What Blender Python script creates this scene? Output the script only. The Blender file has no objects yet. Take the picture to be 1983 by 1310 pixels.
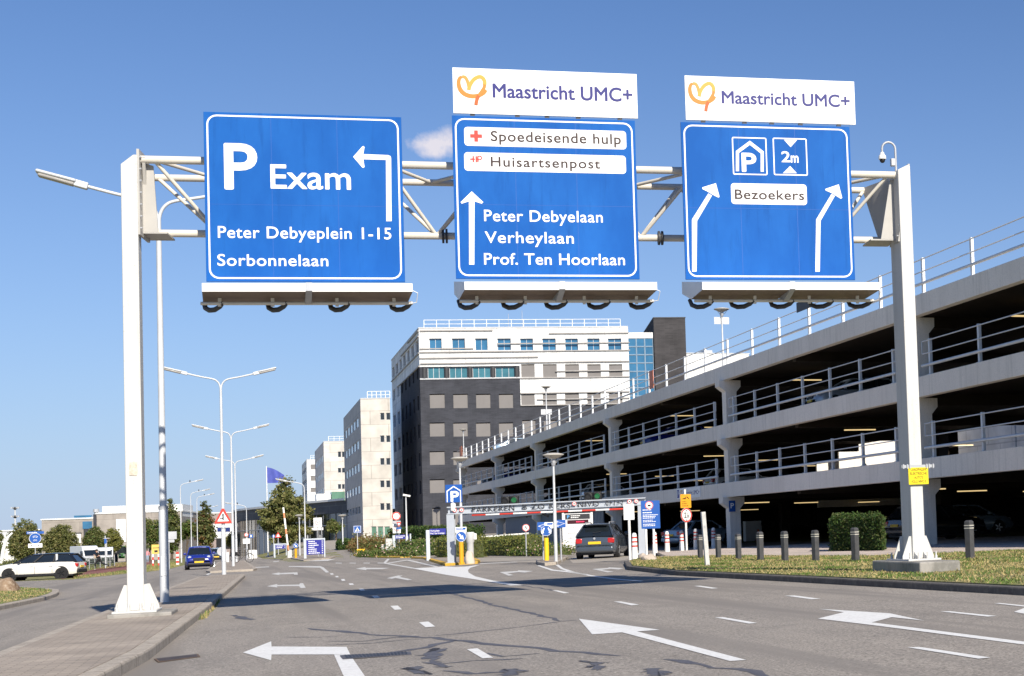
import bpy, bmesh, math, random
from mathutils import Vector, Matrix, noise as mnoise
random.seed(7)
rad = math.radians
SC = bpy.context.scene
COL = SC.collection

# ------------------------------------------------------------------ camera
FPX, PX, PY, PW, PH = 2900.0, 1700.0, 870.0, 1983.0, 1310.0      # lens in photo pixels, principal point
TILT, ROLL, YAW, EYE = rad(2.645), rad(-2.2), rad(-23.25), 1.15
CAMR = Matrix.Rotation(YAW, 3, 'Z') @ Matrix.Rotation(math.pi/2 + TILT, 3, 'X') @ Matrix.Rotation(ROLL, 3, 'Z')
cd = bpy.data.cameras.new('camera'); cam = bpy.data.objects.new('camera', cd); COL.objects.link(cam)
cam.matrix_world = Matrix.Translation((0, 0, EYE)) @ CAMR.to_4x4()
cd.sensor_fit = 'HORIZONTAL'; cd.sensor_width = 36; cd.lens = FPX/PW*36
cd.shift_x = (PW/2 - PX)/PW; cd.shift_y = (PY - PH/2)/PW
cd.clip_start = 0.1; cd.clip_end = 6000
SC.camera = cam

# ------------------------------------------------------------------ light and sky
SUN_EL, SUN_AZ = rad(35), rad(7.5)            # sun behind the camera, a little to the right
sdir = Vector((math.sin(SUN_AZ)*math.cos(SUN_EL), -math.cos(SUN_AZ)*math.cos(SUN_EL), math.sin(SUN_EL)))
sd = bpy.data.lights.new('sun', 'SUN'); sd.energy = 4.3; sd.angle = rad(0.5); sd.color = (1.0, 0.93, 0.82)
sun = bpy.data.objects.new('sun', sd); COL.objects.link(sun)
sun.rotation_euler = sdir.to_track_quat('Z', 'Y').to_euler()
W = bpy.data.worlds.new('World'); SC.world = W; W.use_nodes = True
nt = W.node_tree; N = nt.nodes; Lk = nt.links; N.clear()
wo = N.new('ShaderNodeOutputWorld'); bg = N.new('ShaderNodeBackground'); sk = N.new('ShaderNodeTexSky')
sk.sky_type = 'NISHITA'; sk.sun_disc = False; sk.sun_elevation = SUN_EL; sk.sun_rotation = math.atan2(sdir.x, sdir.y)
sk.air_density = 1.0; sk.dust_density = 0.25; sk.ozone_density = 3.0; sk.altitude = 50
bg.inputs['Strength'].default_value = 0.067
def pxdir(x, y):
    return (CAMR @ Vector(((x-PX)/FPX, -(y-PY)/FPX, -1))).normalized()
# one small fair weather cloud and faint streaks near the horizon, as directions of the sky
tc = N.new('ShaderNodeTexCoord')
def dotn(v):
    n = N.new('ShaderNodeVectorMath'); n.operation = 'DOT_PRODUCT'; Lk.new(tc.outputs['Generated'], n.inputs[0]); n.inputs[1].default_value = v
    return n.outputs['Value']
def mth(op, a, b=None, c=None, clamp=False):
    n = N.new('ShaderNodeMath'); n.operation = op; n.use_clamp = clamp
    for i, q in enumerate((a, b, c)):
        if q is None: continue
        if hasattr(q, 'links') or not isinstance(q, (int, float)): Lk.new(q, n.inputs[i])
        else: n.inputs[i].default_value = q
    return n.outputs[0]
cc = pxdir(806, 280); crt = (pxdir(912, 277) - cc).normalized(); cu = crt.cross(cc).normalized()
if cu.z < 0: cu = -cu
qx = mth('DIVIDE', dotn(crt), 0.027); qy = mth('DIVIDE', dotn(cu), 0.0115)
r2 = mth('ADD', mth('MULTIPLY', qx, qx), mth('MULTIPLY', qy, qy))
nz = N.new('ShaderNodeTexNoise'); nz.inputs['Scale'].default_value = 52; nz.inputs['Detail'].default_value = 7; nz.inputs['Roughness'].default_value = .62
Lk.new(tc.outputs['Generated'], nz.inputs['Vector'])
cm = mth('SUBTRACT', mth('MULTIPLY', nz.outputs['Fac'], 2.5), mth('MULTIPLY', r2, 1.0))
cm = mth('MULTIPLY', mth('SUBTRACT', cm, 0.5), 1.2, clamp=True)
cm = mth('MULTIPLY', cm, mth('GREATER_THAN', dotn(cc), 0.9))
cm = mth('MULTIPLY', cm, 0.85)
mx = N.new('ShaderNodeMix'); mx.data_type = 'RGBA'
Lk.new(cm, mx.inputs['Factor']); sp_ = N.new('ShaderNodeSeparateXYZ'); Lk.new(tc.outputs['Generated'], sp_.inputs[0])
hz = mth('POWER', mth('SUBTRACT', 1.0, mth('MAXIMUM', sp_.outputs[2], 0.0), clamp=True), 6.5)
tn = N.new('ShaderNodeMix'); tn.data_type = 'RGBA'; tn.blend_type = 'MULTIPLY'; tn.inputs['Factor'].default_value = 1; Lk.new(sk.outputs[0], tn.inputs[6]); tn.inputs[7].default_value = (.585, .80, 1.09, 1)
hm = N.new('ShaderNodeMix'); hm.data_type = 'RGBA'; Lk.new(mth('MULTIPLY', hz, .95), hm.inputs['Factor']); Lk.new(tn.outputs[2], hm.inputs[6]); hm.inputs[7].default_value = (4.75, 5.75, 7.7, 1)
Lk.new(hm.outputs[2], mx.inputs[6]); mx.inputs[7].default_value = (8.6, 8.0, 8.3, 1)
Lk.new(mx.outputs[2], bg.inputs['Color'])
Lk.new(bg.outputs[0], wo.inputs[0])
vs = SC.view_settings; vs.view_transform = 'Standard'; vs.look = 'None'; vs.exposure = 0.63; vs.gamma = 1; vs.use_curve_mapping = False

# ------------------------------------------------------------------ the lie of the land
GS, RX, RY = 0.0104, math.cos(YAW), math.sin(YAW)
def ss(t):
    t = max(0.0, min(1.0, t)); return t*t*(3-2*t)
def H(x, y):                                   # gentle cross fall, hospital forecourt rising far to the right of the street
    return GS*(x*RX + y*RY) + 1.75*ss((y-112)/95)*ss((x-1.5-max(0, y-150)*.01)/7)*ss((120-x)/30+1)
def G(px, py, dz=0.0):                         # point of the ground under a photo pixel
    d = pxdir(px, py); o = Vector((0, 0, EYE)); a = 5.0; b = None; t = 5.0
    while t < 900:
        p = o + d*t
        if p.z < H(p.x, p.y) + dz: b = t; break
        a = t; t *= 1.02
    if b is None: return o + d*300
    for _ in range(40):
        m = (a+b)/2; p = o + d*m
        if p.z < H(p.x, p.y) + dz: b = m
        else: a = m
    return o + d*b
def AT(px, py, Y):                             # point at a given distance up the street
    d = pxdir(px, py); return Vector((0, 0, EYE)) + d*(Y/d.y)
def ATX(px, py, X):
    d = pxdir(px, py); return Vector((0, 0, EYE)) + d*(X/d.x)
def S(p):                                      # photo pixels per metre there
    c = CAMR.transposed() @ (Vector(p) - Vector((0, 0, EYE))); return FPX/-c.z
def PLANE(px, py, p0, rz, off=0.0):            # (u, z) on a vertical plane through p0 turned rz
    d = pxdir(px, py); u = Vector((math.cos(rz), math.sin(rz), 0)); n = Vector((-math.sin(rz), math.cos(rz), 0))
    q = Vector(p0) + n*(-off); t = n.dot(q - Vector((0, 0, EYE)))/n.dot(d)
    p = Vector((0, 0, EYE)) + d*t
    return (p - Vector(p0)).dot(u), p.z

# ------------------------------------------------------------------ materials
MATS = {}
def mat(name, col, rough=.6, metal=0.0, var=.12, scale=3.0, spec=.4, bump=0.0, bscale=40, emit=None, estr=0, trans=0, coat=0):
    if name in MATS: return MATS[name]
    m = bpy.data.materials.new(name); m.use_nodes = True; n = m.node_tree.nodes; l = m.node_tree.links
    p = n['Principled BSDF']; MATS[name] = m
    p.inputs['Roughness'].default_value = rough; p.inputs['Metallic'].default_value = metal
    p.inputs['Specular IOR Level'].default_value = spec
    if coat: p.inputs['Coat Weight'].default_value = coat; p.inputs['Coat Roughness'].default_value = .05
    if trans: p.inputs['Transmission Weight'].default_value = trans
    g = n.new('ShaderNodeNewGeometry')
    if var:
        t = n.new('ShaderNodeTexNoise'); t.inputs['Scale'].default_value = scale; t.inputs['Detail'].default_value = 6; t.inputs['Roughness'].default_value = .6
        l.new(g.outputs['Position'], t.inputs['Vector'])
        r = n.new('ShaderNodeMapRange'); r.inputs[1].default_value = .3; r.inputs[2].default_value = .7; r.inputs[3].default_value = 1-var; r.inputs[4].default_value = 1+var
        l.new(t.outputs['Fac'], r.inputs[0])
        v = n.new('ShaderNodeVectorMath'); v.operation = 'SCALE'; v.inputs[0].default_value = col[:3]; l.new(r.outputs[0], v.inputs['Scale'])
        l.new(v.outputs[0], p.inputs['Base Color'])
    else: p.inputs['Base Color'].default_value = (*col[:3], 1)
    if bump:
        b = n.new('ShaderNodeTexNoise'); b.inputs['Scale'].default_value = bscale; b.inputs['Detail'].default_value = 4
        l.new(g.outputs['Position'], b.inputs['Vector'])
        bb = n.new('ShaderNodeBump'); bb.inputs['Strength'].default_value = bump; bb.inputs['Distance'].default_value = .02
        l.new(b.outputs['Fac'], bb.inputs['Height']); l.new(bb.outputs[0], p.inputs['Normal'])
    if emit: p.inputs['Emission Color'].default_value = (*emit, 1); p.inputs['Emission Strength'].default_value = estr
    return m
def nodes_of(m): return m.node_tree.nodes, m.node_tree.links, m.node_tree.nodes['Principled BSDF']
def ramp(n, stops):
    r = n.new('ShaderNodeValToRGB'); e = r.color_ramp.elements
    while len(e) < len(stops): e.new(.5)
    for q, (p, c) in zip(e, stops): q.position = p; q.color = (*c, 1)
    return r
def layered(name, base, layers, rough=.9, bump=.3, bscale=60, spec=.25):
    """base colour and (scale, lo, hi, colour, detail, stretch) noise layers mixed over it, in world space"""
    m = bpy.data.materials.new(name); m.use_nodes = True; n, l, p = nodes_of(m); MATS[name] = m
    p.inputs['Roughness'].default_value = rough; p.inputs['Specular IOR Level'].default_value = spec
    g = n.new('ShaderNodeNewGeometry'); cur = None
    for (sc, lo, hi, c, det, st) in layers:
        mp = n.new('ShaderNodeMapping'); mp.inputs['Scale'].default_value = st; l.new(g.outputs['Position'], mp.inputs['Vector'])
        t = n.new('ShaderNodeTexNoise'); t.inputs['Scale'].default_value = sc; t.inputs['Detail'].default_value = det; t.inputs['Roughness'].default_value = .65
        l.new(mp.outputs[0], t.inputs['Vector'])
        r = n.new('ShaderNodeMapRange'); r.inputs[1].default_value = lo; r.inputs[2].default_value = hi; l.new(t.outputs['Fac'], r.inputs[0])
        x = n.new('ShaderNodeMix'); x.data_type = 'RGBA'; l.new(r.outputs[0], x.inputs['Factor'])
        if cur is None: x.inputs[6].default_value = (*base, 1)
        else: l.new(cur, x.inputs[6])
        x.inputs[7].default_value = (*c, 1); cur = x.outputs[2]
    l.new(cur, p.inputs['Base Color'])
    b = n.new('ShaderNodeTexNoise'); b.inputs['Scale'].default_value = bscale; b.inputs['Detail'].default_value = 3; l.new(g.outputs['Position'], b.inputs['Vector'])
    bb = n.new('ShaderNodeBump'); bb.inputs['Strength'].default_value = bump; bb.inputs['Distance'].default_value = .01
    l.new(b.outputs['Fac'], bb.inputs['Height']); l.new(bb.outputs[0], p.inputs['Normal'])
    return m
I3 = (1, 1, 1)
asphalt = layered('asphalt', (.30, .267, .232), [(.35, .4, .65, (.34, .30, .257), 4, (1, .35, 1)), (1.6, .45, .75, (.23, .206, .18), 5, (1, .25, 1)), (.9, .58, .75, (.19, .172, .152), 6, (.5, 1, 1)), (26, .50, .66, (.44, .395, .34), 3, I3), (42, .50, .64, (.13, .117, .103), 3, I3), (.25, .5, .62, (.225, .202, .178), 3, (3.2, .10, 1))], rough=.85, bump=.5, bscale=120)
asphalt_far = layered('asphalt_far', (.32, .295, .265), [(.2, .4, .65, (.36, .33, .295), 4, I3), (2, .45, .75, (.27, .25, .23), 4, I3)], rough=.88, bump=.1)
apron_mat = layered('apron_paving', (.36, .32, .27), [(.5, .4, .65, (.3, .27, .235), 5, I3), (30, .5, .7, (.42, .38, .33), 2, I3)], bump=.2)
seal_mat = layered('bitumen_seal', (.085, .083, .095), [(9, .4, .7, (.13, .125, .13), 4, I3)], rough=.6, bump=.2)
paint = layered('road_paint', (.74, .73, .70), [(22, .50, .74, (.5, .48, .45), 6, I3), (3, .5, .8, (.62, .60, .57), 4, I3)], rough=.7, bump=.2)
paint_old = layered('old_road_paint', (.66, .65, .62), [(16, .42, .7, (.4, .38, .35), 6, I3), (3, .5, .8, (.55, .53, .5), 4, I3)], rough=.75, bump=.2)
kerb_mat = layered('kerb_concrete', (.42, .365, .30), [(2.2, .4, .66, (.30, .26, .215), 6, I3), (9, .5, .72, (.24, .21, .175), 6, I3), (60, .5, .7, (.52, .46, .39), 2, I3)], bump=.3)
soil_grass = layered('dry_grass', (.29, .235, .115), [(1.1, .38, .56, (.13, .17, .04), 5, I3), (9, .45, .7, (.36, .29, .15), 4, I3), (40, .5, .7, (.1, .12, .035), 3, I3)], rough=.95, bump=.6, bscale=30)
def joints(m, step=1.0):                         # open joints between the kerb stones
    n, l, p = nodes_of(m); g = n.new('ShaderNodeNewGeometry'); sp = n.new('ShaderNodeSeparateXYZ'); l.new(g.outputs['Position'], sp.inputs[0])
    a = n.new('ShaderNodeMath'); a.operation = 'FRACT'; d = n.new('ShaderNodeMath'); d.operation = 'DIVIDE'; d.inputs[1].default_value = step; l.new(sp.outputs[1], d.inputs[0]); l.new(d.outputs[0], a.inputs[0])
    c = n.new('ShaderNodeMath'); c.operation = 'LESS_THAN'; c.inputs[1].default_value = .018; l.new(a.outputs[0], c.inputs[0])
    x = n.new('ShaderNodeMix'); x.data_type = 'RGBA'; src = p.inputs['Base Color'].links[0].from_socket; l.new(c.outputs[0], x.inputs['Factor']); l.new(src, x.inputs[6]); x.inputs[7].default_value = (.07, .06, .05, 1); l.new(x.outputs[2], p.inputs['Base Color'])
joints(kerb_mat)
green_grass = layered('green_grass', (.13, .17, .045), [(1.3, .42, .62, (.24, .22, .085), 5, I3), (12, .45, .7, (.085, .125, .03), 4, I3)], rough=.95, bump=.5, bscale=30)
red_path = layered('red_cycle_asphalt', (.25, .105, .085), [(1.5, .4, .7, (.2, .09, .075), 4, I3)], bump=.1)
concrete = layered('pale_concrete', (.86, .80, .715), [(.6, .4, .68, (.77, .715, .635), 6, (1, 1, .35)), (3.5, .52, .8, (.60, .56, .49), 6, (1.6, 1.6, .12)), (25, .5, .75, (.66, .62, .55), 4, I3)], rough=.85, bump=.15, bscale=30)
shaded_concrete = layered('shaded_soffit_concrete', (.045, .034, .026), [(.5, .4, .7, (.03, .024, .018), 5, I3)], rough=.95, bump=.1)  # shade inside the decks put into a near-black concrete colour
plinth_mat = layered('weathered_concrete', (.33, .31, .28), [(2.2, .45, .62, (.2, .19, .17), 6, (1, 1, .5)), (14, .5, .75, (.28, .265, .24), 5, I3)], rough=.95, bump=.5, bscale=40)
stone_mat = layered('boulder_stone', (.27, .19, .125), [(2.5, .4, .62, (.15, .095, .06), 5, I3), (9, .5, .7, (.40, .32, .24), 5, I3)], rough=.95, bump=.6, bscale=25)
def brick_mat(name, c1, c2, mortar, sx, sy, msize=.012, axis='XY', rough=.9):
    m = bpy.data.materials.new(name); m.use_nodes = True; n, l, p = nodes_of(m); MATS[name] = m
    p.inputs['Roughness'].default_value = rough; p.inputs['Specular IOR Level'].default_value = .25
    g = n.new('ShaderNodeNewGeometry'); sp = n.new('ShaderNodeSeparateXYZ'); l.new(g.outputs['Position'], sp.inputs[0]); cb = n.new('ShaderNodeCombineXYZ')
    if axis == 'XY': l.new(sp.outputs[0], cb.inputs[0]); l.new(sp.outputs[1], cb.inputs[1])
    else:
        a = n.new('ShaderNodeMath'); l.new(sp.outputs[0], a.inputs[0]); l.new(sp.outputs[1], a.inputs[1]); l.new(a.outputs[0], cb.inputs[0]); l.new(sp.outputs[2], cb.inputs[1])
    b = n.new('ShaderNodeTexBrick'); l.new(cb.outputs[0], b.inputs['Vector'])
    b.inputs['Color1'].default_value = (*c1, 1); b.inputs['Color2'].default_value = (*c2, 1); b.inputs['Mortar'].default_value = (*mortar, 1)
    b.inputs['Scale'].default_value = 1; b.inputs['Mortar Size'].default_value = msize; b.inputs['Brick Width'].default_value = sx; b.inputs['Row Height'].default_value = sy; b.inputs['Mortar Smooth'].default_value = .3
    t = n.new('ShaderNodeTexNoise'); t.inputs['Scale'].default_value = .7; t.inputs['Detail'].default_value = 5; l.new(g.outputs['Position'], t.inputs['Vector'])
    r = n.new('ShaderNodeMapRange'); r.inputs[1].default_value = .3; r.inputs[2].default_value = .7; r.inputs[3].default_value = .82; r.inputs[4].default_value = 1.15; l.new(t.outputs['Fac'], r.inputs[0])
    v = n.new('ShaderNodeVectorMath'); v.operation = 'SCALE'; l.new(b.outputs['Color'], v.inputs[0]); l.new(r.outputs[0], v.inputs['Scale']); l.new(v.outputs[0], p.inputs['Base Color'])
    bb = n.new('ShaderNodeBump'); bb.inputs['Strength'].default_value = .4; bb.inputs['Distance'].default_value = .006; bb.invert = True; l.new(b.outputs['Fac'], bb.inputs['Height']); l.new(bb.outputs[0], p.inputs['Normal'])
    return m
paver = brick_mat('paving_bricks', (.40, .335, .27), (.31, .265, .22), (.22, .19, .155), .21, .105, .007)
paver_red = brick_mat('pinkish_pavers', (.60, .50, .43), (.50, .42, .365), (.34, .29, .25), .21, .105, .008)
dark_brick = brick_mat('dark_grey_brick', (.055, .057, .068), (.04, .042, .05), (.064, .065, .075), .55, .12, .014, axis='UZ')
brown_brick = brick_mat('brown_grey_brick', (.062, .058, .060), (.046, .043, .045), (.07, .066, .066), .9, .16, .02, axis='UZ')
def panel_mat(name, c, joint, sx, sy): return brick_mat(name, c, tuple(q*.97 for q in c), joint, sx, sy, .05, axis='UZ', rough=.6)
white_panel = panel_mat('white_facade_panel', (.80, .79, .76), (.58, .57, .55), 3.1, 1.1)
beige_panel = brick_mat('beige_facade_panel', (.58, .545, .49), (.53, .495, .44), (.36, .33, .29), 3.6, 1.7, .035, axis='UZ', rough=.6)
hall_conc = panel_mat('hall_concrete', (.33, .295, .26), (.25, .22, .195), 6, 2.2)
white = mat('white_paint', (.78, .77, .74), .45, var=.05, scale=1.2)
white_dirty = layered('post_white', (.585, .575, .545), [(1.2, .42, .7, (.54, .53, .50), 5, (2.5, 2.5, .3)), (5, .56, .8, (.44, .43, .40), 6, (2, 2, .12)), (30, .62, .75, (.40, .36, .30), 3, I3)], rough=.55, bump=.06)
galv = mat('galvanised_steel', (.42, .43, .45), .5, .25, var=.1, scale=5)
lamp_grey = mat('lamp_pole_grey', (.56, .57, .58), .5, .1, var=.06, scale=3)
rail_white = mat('rail_white', (.72, .73, .74), .45, var=.06)
rail_grey = mat('rail_grey', (.62, .64, .66), .5, .1, var=.06)
shaded_kerb = layered('shaded_kerb_stone', (.13, .118, .105), [(2.2, .4, .66, (.09, .082, .075), 6, I3), (9, .5, .72, (.19, .17, .145), 6, I3)], bump=.4)  # shade on the verge kerb's face put into the colour
sign_blue = layered('sign_blue', (.007, .088, .345), [(.9, .4, .7, (.013, .120, .42), 4, (1, 1, .5)), (5, .55, .8, (.006, .074, .29), 5, (1.5, 1.5, .15))], rough=.6, bump=.0, spec=.12)
blue = mat('traffic_blue', (.008, .085, .36), .55, var=.05)
navy = mat('wayfinding_blue', (.022, .026, .26), .5, var=.06)
decal = mat('reflective_white', (.84, .84, .83), .5, var=.03)
brown_ink = mat('brown_lettering', (.03, .012, .01), .5, var=0)
red = mat('signal_red', (.6, .045, .03), .5, var=.05)
logo_blue = mat('logo_blue', (.01, .01, .16), .5, var=0)
logo_or = mat('logo_orange', (.56, .20, .02), .5, var=0); logo_ye = mat('logo_yellow', (.62, .33, .045), .5, var=0); logo_pale = mat('logo_pale_gold', (.58, .28, .05), .5, var=0); logo_red = mat('logo_deep_orange', (.45, .10, .015), .5, var=0)
black = mat('black_plastic', (.012, .012, .013), .5, var=.1)
dark = mat('dark_grey_metal', (.05, .05, .053), .55, var=.1)
rubber = mat('tyre_rubber', (.018, .018, .019), .85, var=.1)
yellow = mat('bollard_yellow', (.85, .55, .02), .5, var=.06)
orange = mat('bollard_orange', (.78, .36, .015), .5, var=.06)
kerb_yellow = layered('yellow_kerb_paint', (.68, .40, .035), [(6, .45, .7, (.5, .33, .09), 5, I3), (25, .5, .75, (.35, .28, .16), 4, I3)], rough=.8)
cream = mat('truss_cream', (.66, .61, .52), .5, var=.08, scale=2)
plate_grey = mat('haunch_grey', (.44, .42, .385), .55, var=.08, scale=2)
lamp_glass = mat('lamp_lens', (.35, .33, .3), .25, var=.1)
rust = layered('brown_drain_iron', (.12, .085, .065), [(8, .4, .7, (.2, .14, .1), 5, I3)], rough=.8)
bollard_dark = mat('recycled_bollard', (.06, .06, .064), .7, var=.2, scale=9, bump=.15)
glass_blue = mat('window_blue_glass', (.035, .14, .26), .06, .0, var=.25, scale=.5, spec=.9)
glass_teal = mat('window_teal_glass', (.05, .17, .21), .08, .0, var=.3, scale=.6, spec=.8)
glass_dark = mat('window_dark_glass', (.02, .024, .03), .06, .0, var=.3, scale=.5, spec=.8)
glass_pale = mat('window_pale_glass', (.36, .40, .45), .1, .0, var=.25, scale=.4, spec=.8)  # reflection put into the glass as a pale colour
glass_green = mat('window_green_glass', (.10, .20, .14), .1, var=.2, scale=.5, spec=.7)
car_glass = mat('car_glass', (.012, .016, .02), .04, .0, var=.2, scale=2, spec=.9)
shutter = mat('grey_sun_screen', (.205, .19, .18), .8, var=.05, scale=1)
frame_alu = mat('window_frame', (.55, .55, .55), .45, .2, var=.05)
bark = mat('bark', (.10, .075, .052), .9, var=.3, scale=6, bump=.5, bscale=20)
def leafmat(name, c, var=.3):
    m = mat(name, c, .6, var=var, scale=1.5, spec=.25); n, l, p = nodes_of(m)
    tr = n.new('ShaderNodeBsdfTranslucent'); tr.inputs[0].default_value = (c[0]*1.5, c[1]*1.6, c[2]*.9, 1); mxs = n.new('ShaderNodeMixShader'); mxs.inputs[0].default_value = .28
    o = n['Material Output']; l.new(p.outputs[0], mxs.inputs[1]); l.new(tr.outputs[0], mxs.inputs[2]); l.new(mxs.outputs[0], o.inputs[0]); return m
leaf_a = leafmat('leaf_olive', (.165, .175, .058)); leaf_b = leafmat('leaf_dark_olive', (.085, .10, .034)); leaf_c = leafmat('leaf_tan_green', (.25, .225, .09))
leaf_d = leafmat('leaf_green', (.085, .14, .03)); leaf_e = leafmat('leaf_deep_green', (.035, .07, .018)); leaf_f = leafmat('leaf_yellow_green', (.21, .21, .05))
leaf_r = leafmat('leaf_russet', (.19, .10, .04))

# ------------------------------------------------------------------ mesh builder
class MB:
    def __init__(s): s.v = []; s.f = []; s.m = []
    def add(s, vs, fs, mi=0):
        o = len(s.v); s.v += [tuple(q) for q in vs]
        for q in fs: s.f.append(tuple(o+i for i in q)); s.m.append(mi)
        return s
    def box(s, x0, x1, y0, y1, z0, z1, mi=0, M=None):
        vs = [Vector(q) for q in ((x0,y0,z0),(x1,y0,z0),(x1,y1,z0),(x0,y1,z0),(x0,y0,z1),(x1,y0,z1),(x1,y1,z1),(x0,y1,z1))]
        if M: vs = [M @ q for q in vs]
        return s.add(vs, ((0,3,2,1),(4,5,6,7),(0,1,5,4),(1,2,6,5),(2,3,7,6),(3,0,4,7)), mi)
    def bar(s, p0, p1, w, h, mi=0, up=(0,0,1)):                 # rectangular bar
        p0, p1 = Vector(p0), Vector(p1); d = (p1-p0).normalized(); u = Vector(up)
        if abs(d.dot(u)) > .98: u = Vector((0, 1, 0))
        a = d.cross(u).normalized()*w/2; b = a.cross(d).normalized()*h/2
        vs = [p+q for p in (p0, p1) for q in (-a-b, a-b, a+b, -a+b)]
        return s.add(vs, ((0,1,2,3),(7,6,5,4),(0,4,5,1),(1,5,6,2),(2,6,7,3),(3,7,4,0)), mi)
    def tube(s, pts, r, n=8, mi=0, caps=True):
        pts = [Vector(p) for p in pts]; rs = r if isinstance(r, (list, tuple)) else [r]*len(pts); o = len(s.v); prev = None
        for i, p in enumerate(pts):
            d = (pts[min(i+1, len(pts)-1)] - pts[max(i-1, 0)]).normalized()
            if prev is None:
                a = d.cross(Vector((0,0,1)) if abs(d.z) < .95 else Vector((0,1,0))).normalized()
            else: a = (prev - d*prev.dot(d)).normalized()
            prev = a; b = d.cross(a)
            for k in range(n):
                t = 2*math.pi*k/n; s.v.append(tuple(p + (a*math.cos(t) + b*math.sin(t))*rs[i]))
        for i in range(len(pts)-1):
            for k in range(n):
                q = (k+1) % n; s.f.append((o+i*n+k, o+i*n+q, o+i*n+n+q, o+i*n+n+k)); s.m.append(mi)
        if caps:
            s.f.append(tuple(o+k for k in reversed(range(n)))); s.m.append(mi)
            s.f.append(tuple(o+(len(pts)-1)*n+k for k in range(n))); s.m.append(mi)
        return s
    def lathe(s, prof, n=16, c=(0,0,0), mi=0, M=None, caps=True):           # (r, z) profile about z
        o = len(s.v)
        for r, z in prof:
            for k in range(n):
                t = 2*math.pi*k/n; q = Vector((r*math.cos(t), r*math.sin(t), z))
                if M: q = M @ q
                s.v.append(tuple(q + Vector(c)))
        for i in range(len(prof)-1):
            for k in range(n):
                q = (k+1) % n; s.f.append((o+i*n+k, o+i*n+q, o+i*n+n+q, o+i*n+n+k)); s.m.append(mi)
        if not caps: return s
        s.f.append(tuple(o+k for k in reversed(range(n)))); s.m.append(mi)
        s.f.append(tuple(o+(len(prof)-1)*n+k for k in range(n))); s.m.append(mi)
        return s
    def prism(s, pts, z0, z1, mi=0, mside=None):                 # XY polygon, z numbers or functions
        n = len(pts); f0 = z0 if callable(z0) else (lambda x, y: z0); f1 = z1 if callable(z1) else (lambda x, y: z1)
        ar = sum(pts[i][0]*pts[(i+1) % n][1] - pts[(i+1) % n][0]*pts[i][1] for i in range(n))
        if ar < 0: pts = pts[::-1]
        o = len(s.v); s.v += [(p[0], p[1], f0(p[0], p[1])) for p in pts] + [(p[0], p[1], f1(p[0], p[1])) for p in pts]
        s.f.append(tuple(o+i for i in reversed(range(n)))); s.m.append(mi)
        s.f.append(tuple(o+n+i for i in range(n))); s.m.append(mi)
        for i in range(n):
            j = (i+1) % n; s.f.append((o+i, o+j, o+n+j, o+n+i)); s.m.append(mi if mside is None else mside)
        return s
    def sect(s, pts, y0, y1, mi=0):                              # XZ polygon extruded along y
        n = len(pts); ar = sum(pts[i][0]*pts[(i+1) % n][1] - pts[(i+1) % n][0]*pts[i][1] for i in range(n))
        if ar < 0: pts = pts[::-1]
        o = len(s.v); s.v += [(p[0], y0, p[1]) for p in pts] + [(p[0], y1, p[1]) for p in pts]
        s.f.append(tuple(o+i for i in range(n))); s.m.append(mi); s.f.append(tuple(o+n+i for i in reversed(range(n)))); s.m.append(mi)
        for i in range(n):
            j = (i+1) % n; s.f.append((o+j, o+i, o+n+i, o+n+j)); s.m.append(mi)
        return s
    def flat(s, pts, y, mi=0):                                   # XZ polygon facing -y
        n = len(pts); ar = sum(pts[i][0]*pts[(i+1) % n][1] - pts[(i+1) % n][0]*pts[i][1] for i in range(n))
        if ar < 0: pts = pts[::-1]
        return s.add([(p[0], y, p[1]) for p in pts], [tuple(range(n))], mi)
    def disc(s, cx, cz, r, y, mi=0, n=24, rz=None):
        rz = rz or r
        return s.flat([(cx + r*math.cos(2*math.pi*k/n), cz + rz*math.sin(2*math.pi*k/n)) for k in range(n)], y, mi)
    def ring(s, cx, cz, r0, r1, y, mi=0, n=24):
        o = len(s.v)
        for r in (r0, r1):
            s.v += [(cx + r*math.cos(2*math.pi*k/n), y, cz + r*math.sin(2*math.pi*k/n)) for k in range(n)]
        for k in range(n):
            q = (k+1) % n; s.f.append((o+k, o+n+k, o+n+q, o+q)); s.m.append(mi)
        return s
    def text(s, body, x0, x1, z0, cap, y, mi=0, bold=.0, space=1.0, slope=0.0):
        vs, fs, w = text_geo(body, bold, space); k = (x1-x0)/w if x1 is not None else cap
        for i, (dx, dz) in enumerate(((0, 0),) if not bold else ((-1, 0), (1, 0), (0, -1), (0, 1), (-.7, -.7), (.7, .7), (-.7, .7), (.7, -.7))):
            s.add([(x0 + a*k + dx*bold*cap, y - i*.0002, z0 + (b + dz*bold)*cap) for a, b in vs], fs, mi)
        return s
    def build(s, name, mats, parent=None, loc=(0,0,0), rz=0, smooth=False, bevel=0, sub=0, seg=2):
        me = bpy.data.meshes.new(name); me.from_pydata(s.v, [], s.f)
        ms = mats if isinstance(mats, (list, tuple)) else [mats]
        for m in ms: me.materials.append(m)
        if len(ms) > 1: me.polygons.foreach_set('material_index', s.m)
        if smooth:
            me.polygons.foreach_set('use_smooth', [True]*len(me.polygons))
            if smooth is not True: me.set_sharp_from_angle(angle=rad(smooth))
        me.update()
        o = bpy.data.objects.new(name, me); COL.objects.link(o); o.location = loc; o.rotation_euler = (0, 0, rz)
        if parent: o.parent = parent
        if bevel:
            b = o.modifiers.new('bevel', 'BEVEL'); b.width = bevel; b.segments = seg; b.limit_method = 'ANGLE'
        if sub:
            u = o.modifiers.new('sub', 'SUBSURF'); u.levels = sub; u.render_levels = sub
        return o
_tg = {}
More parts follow.
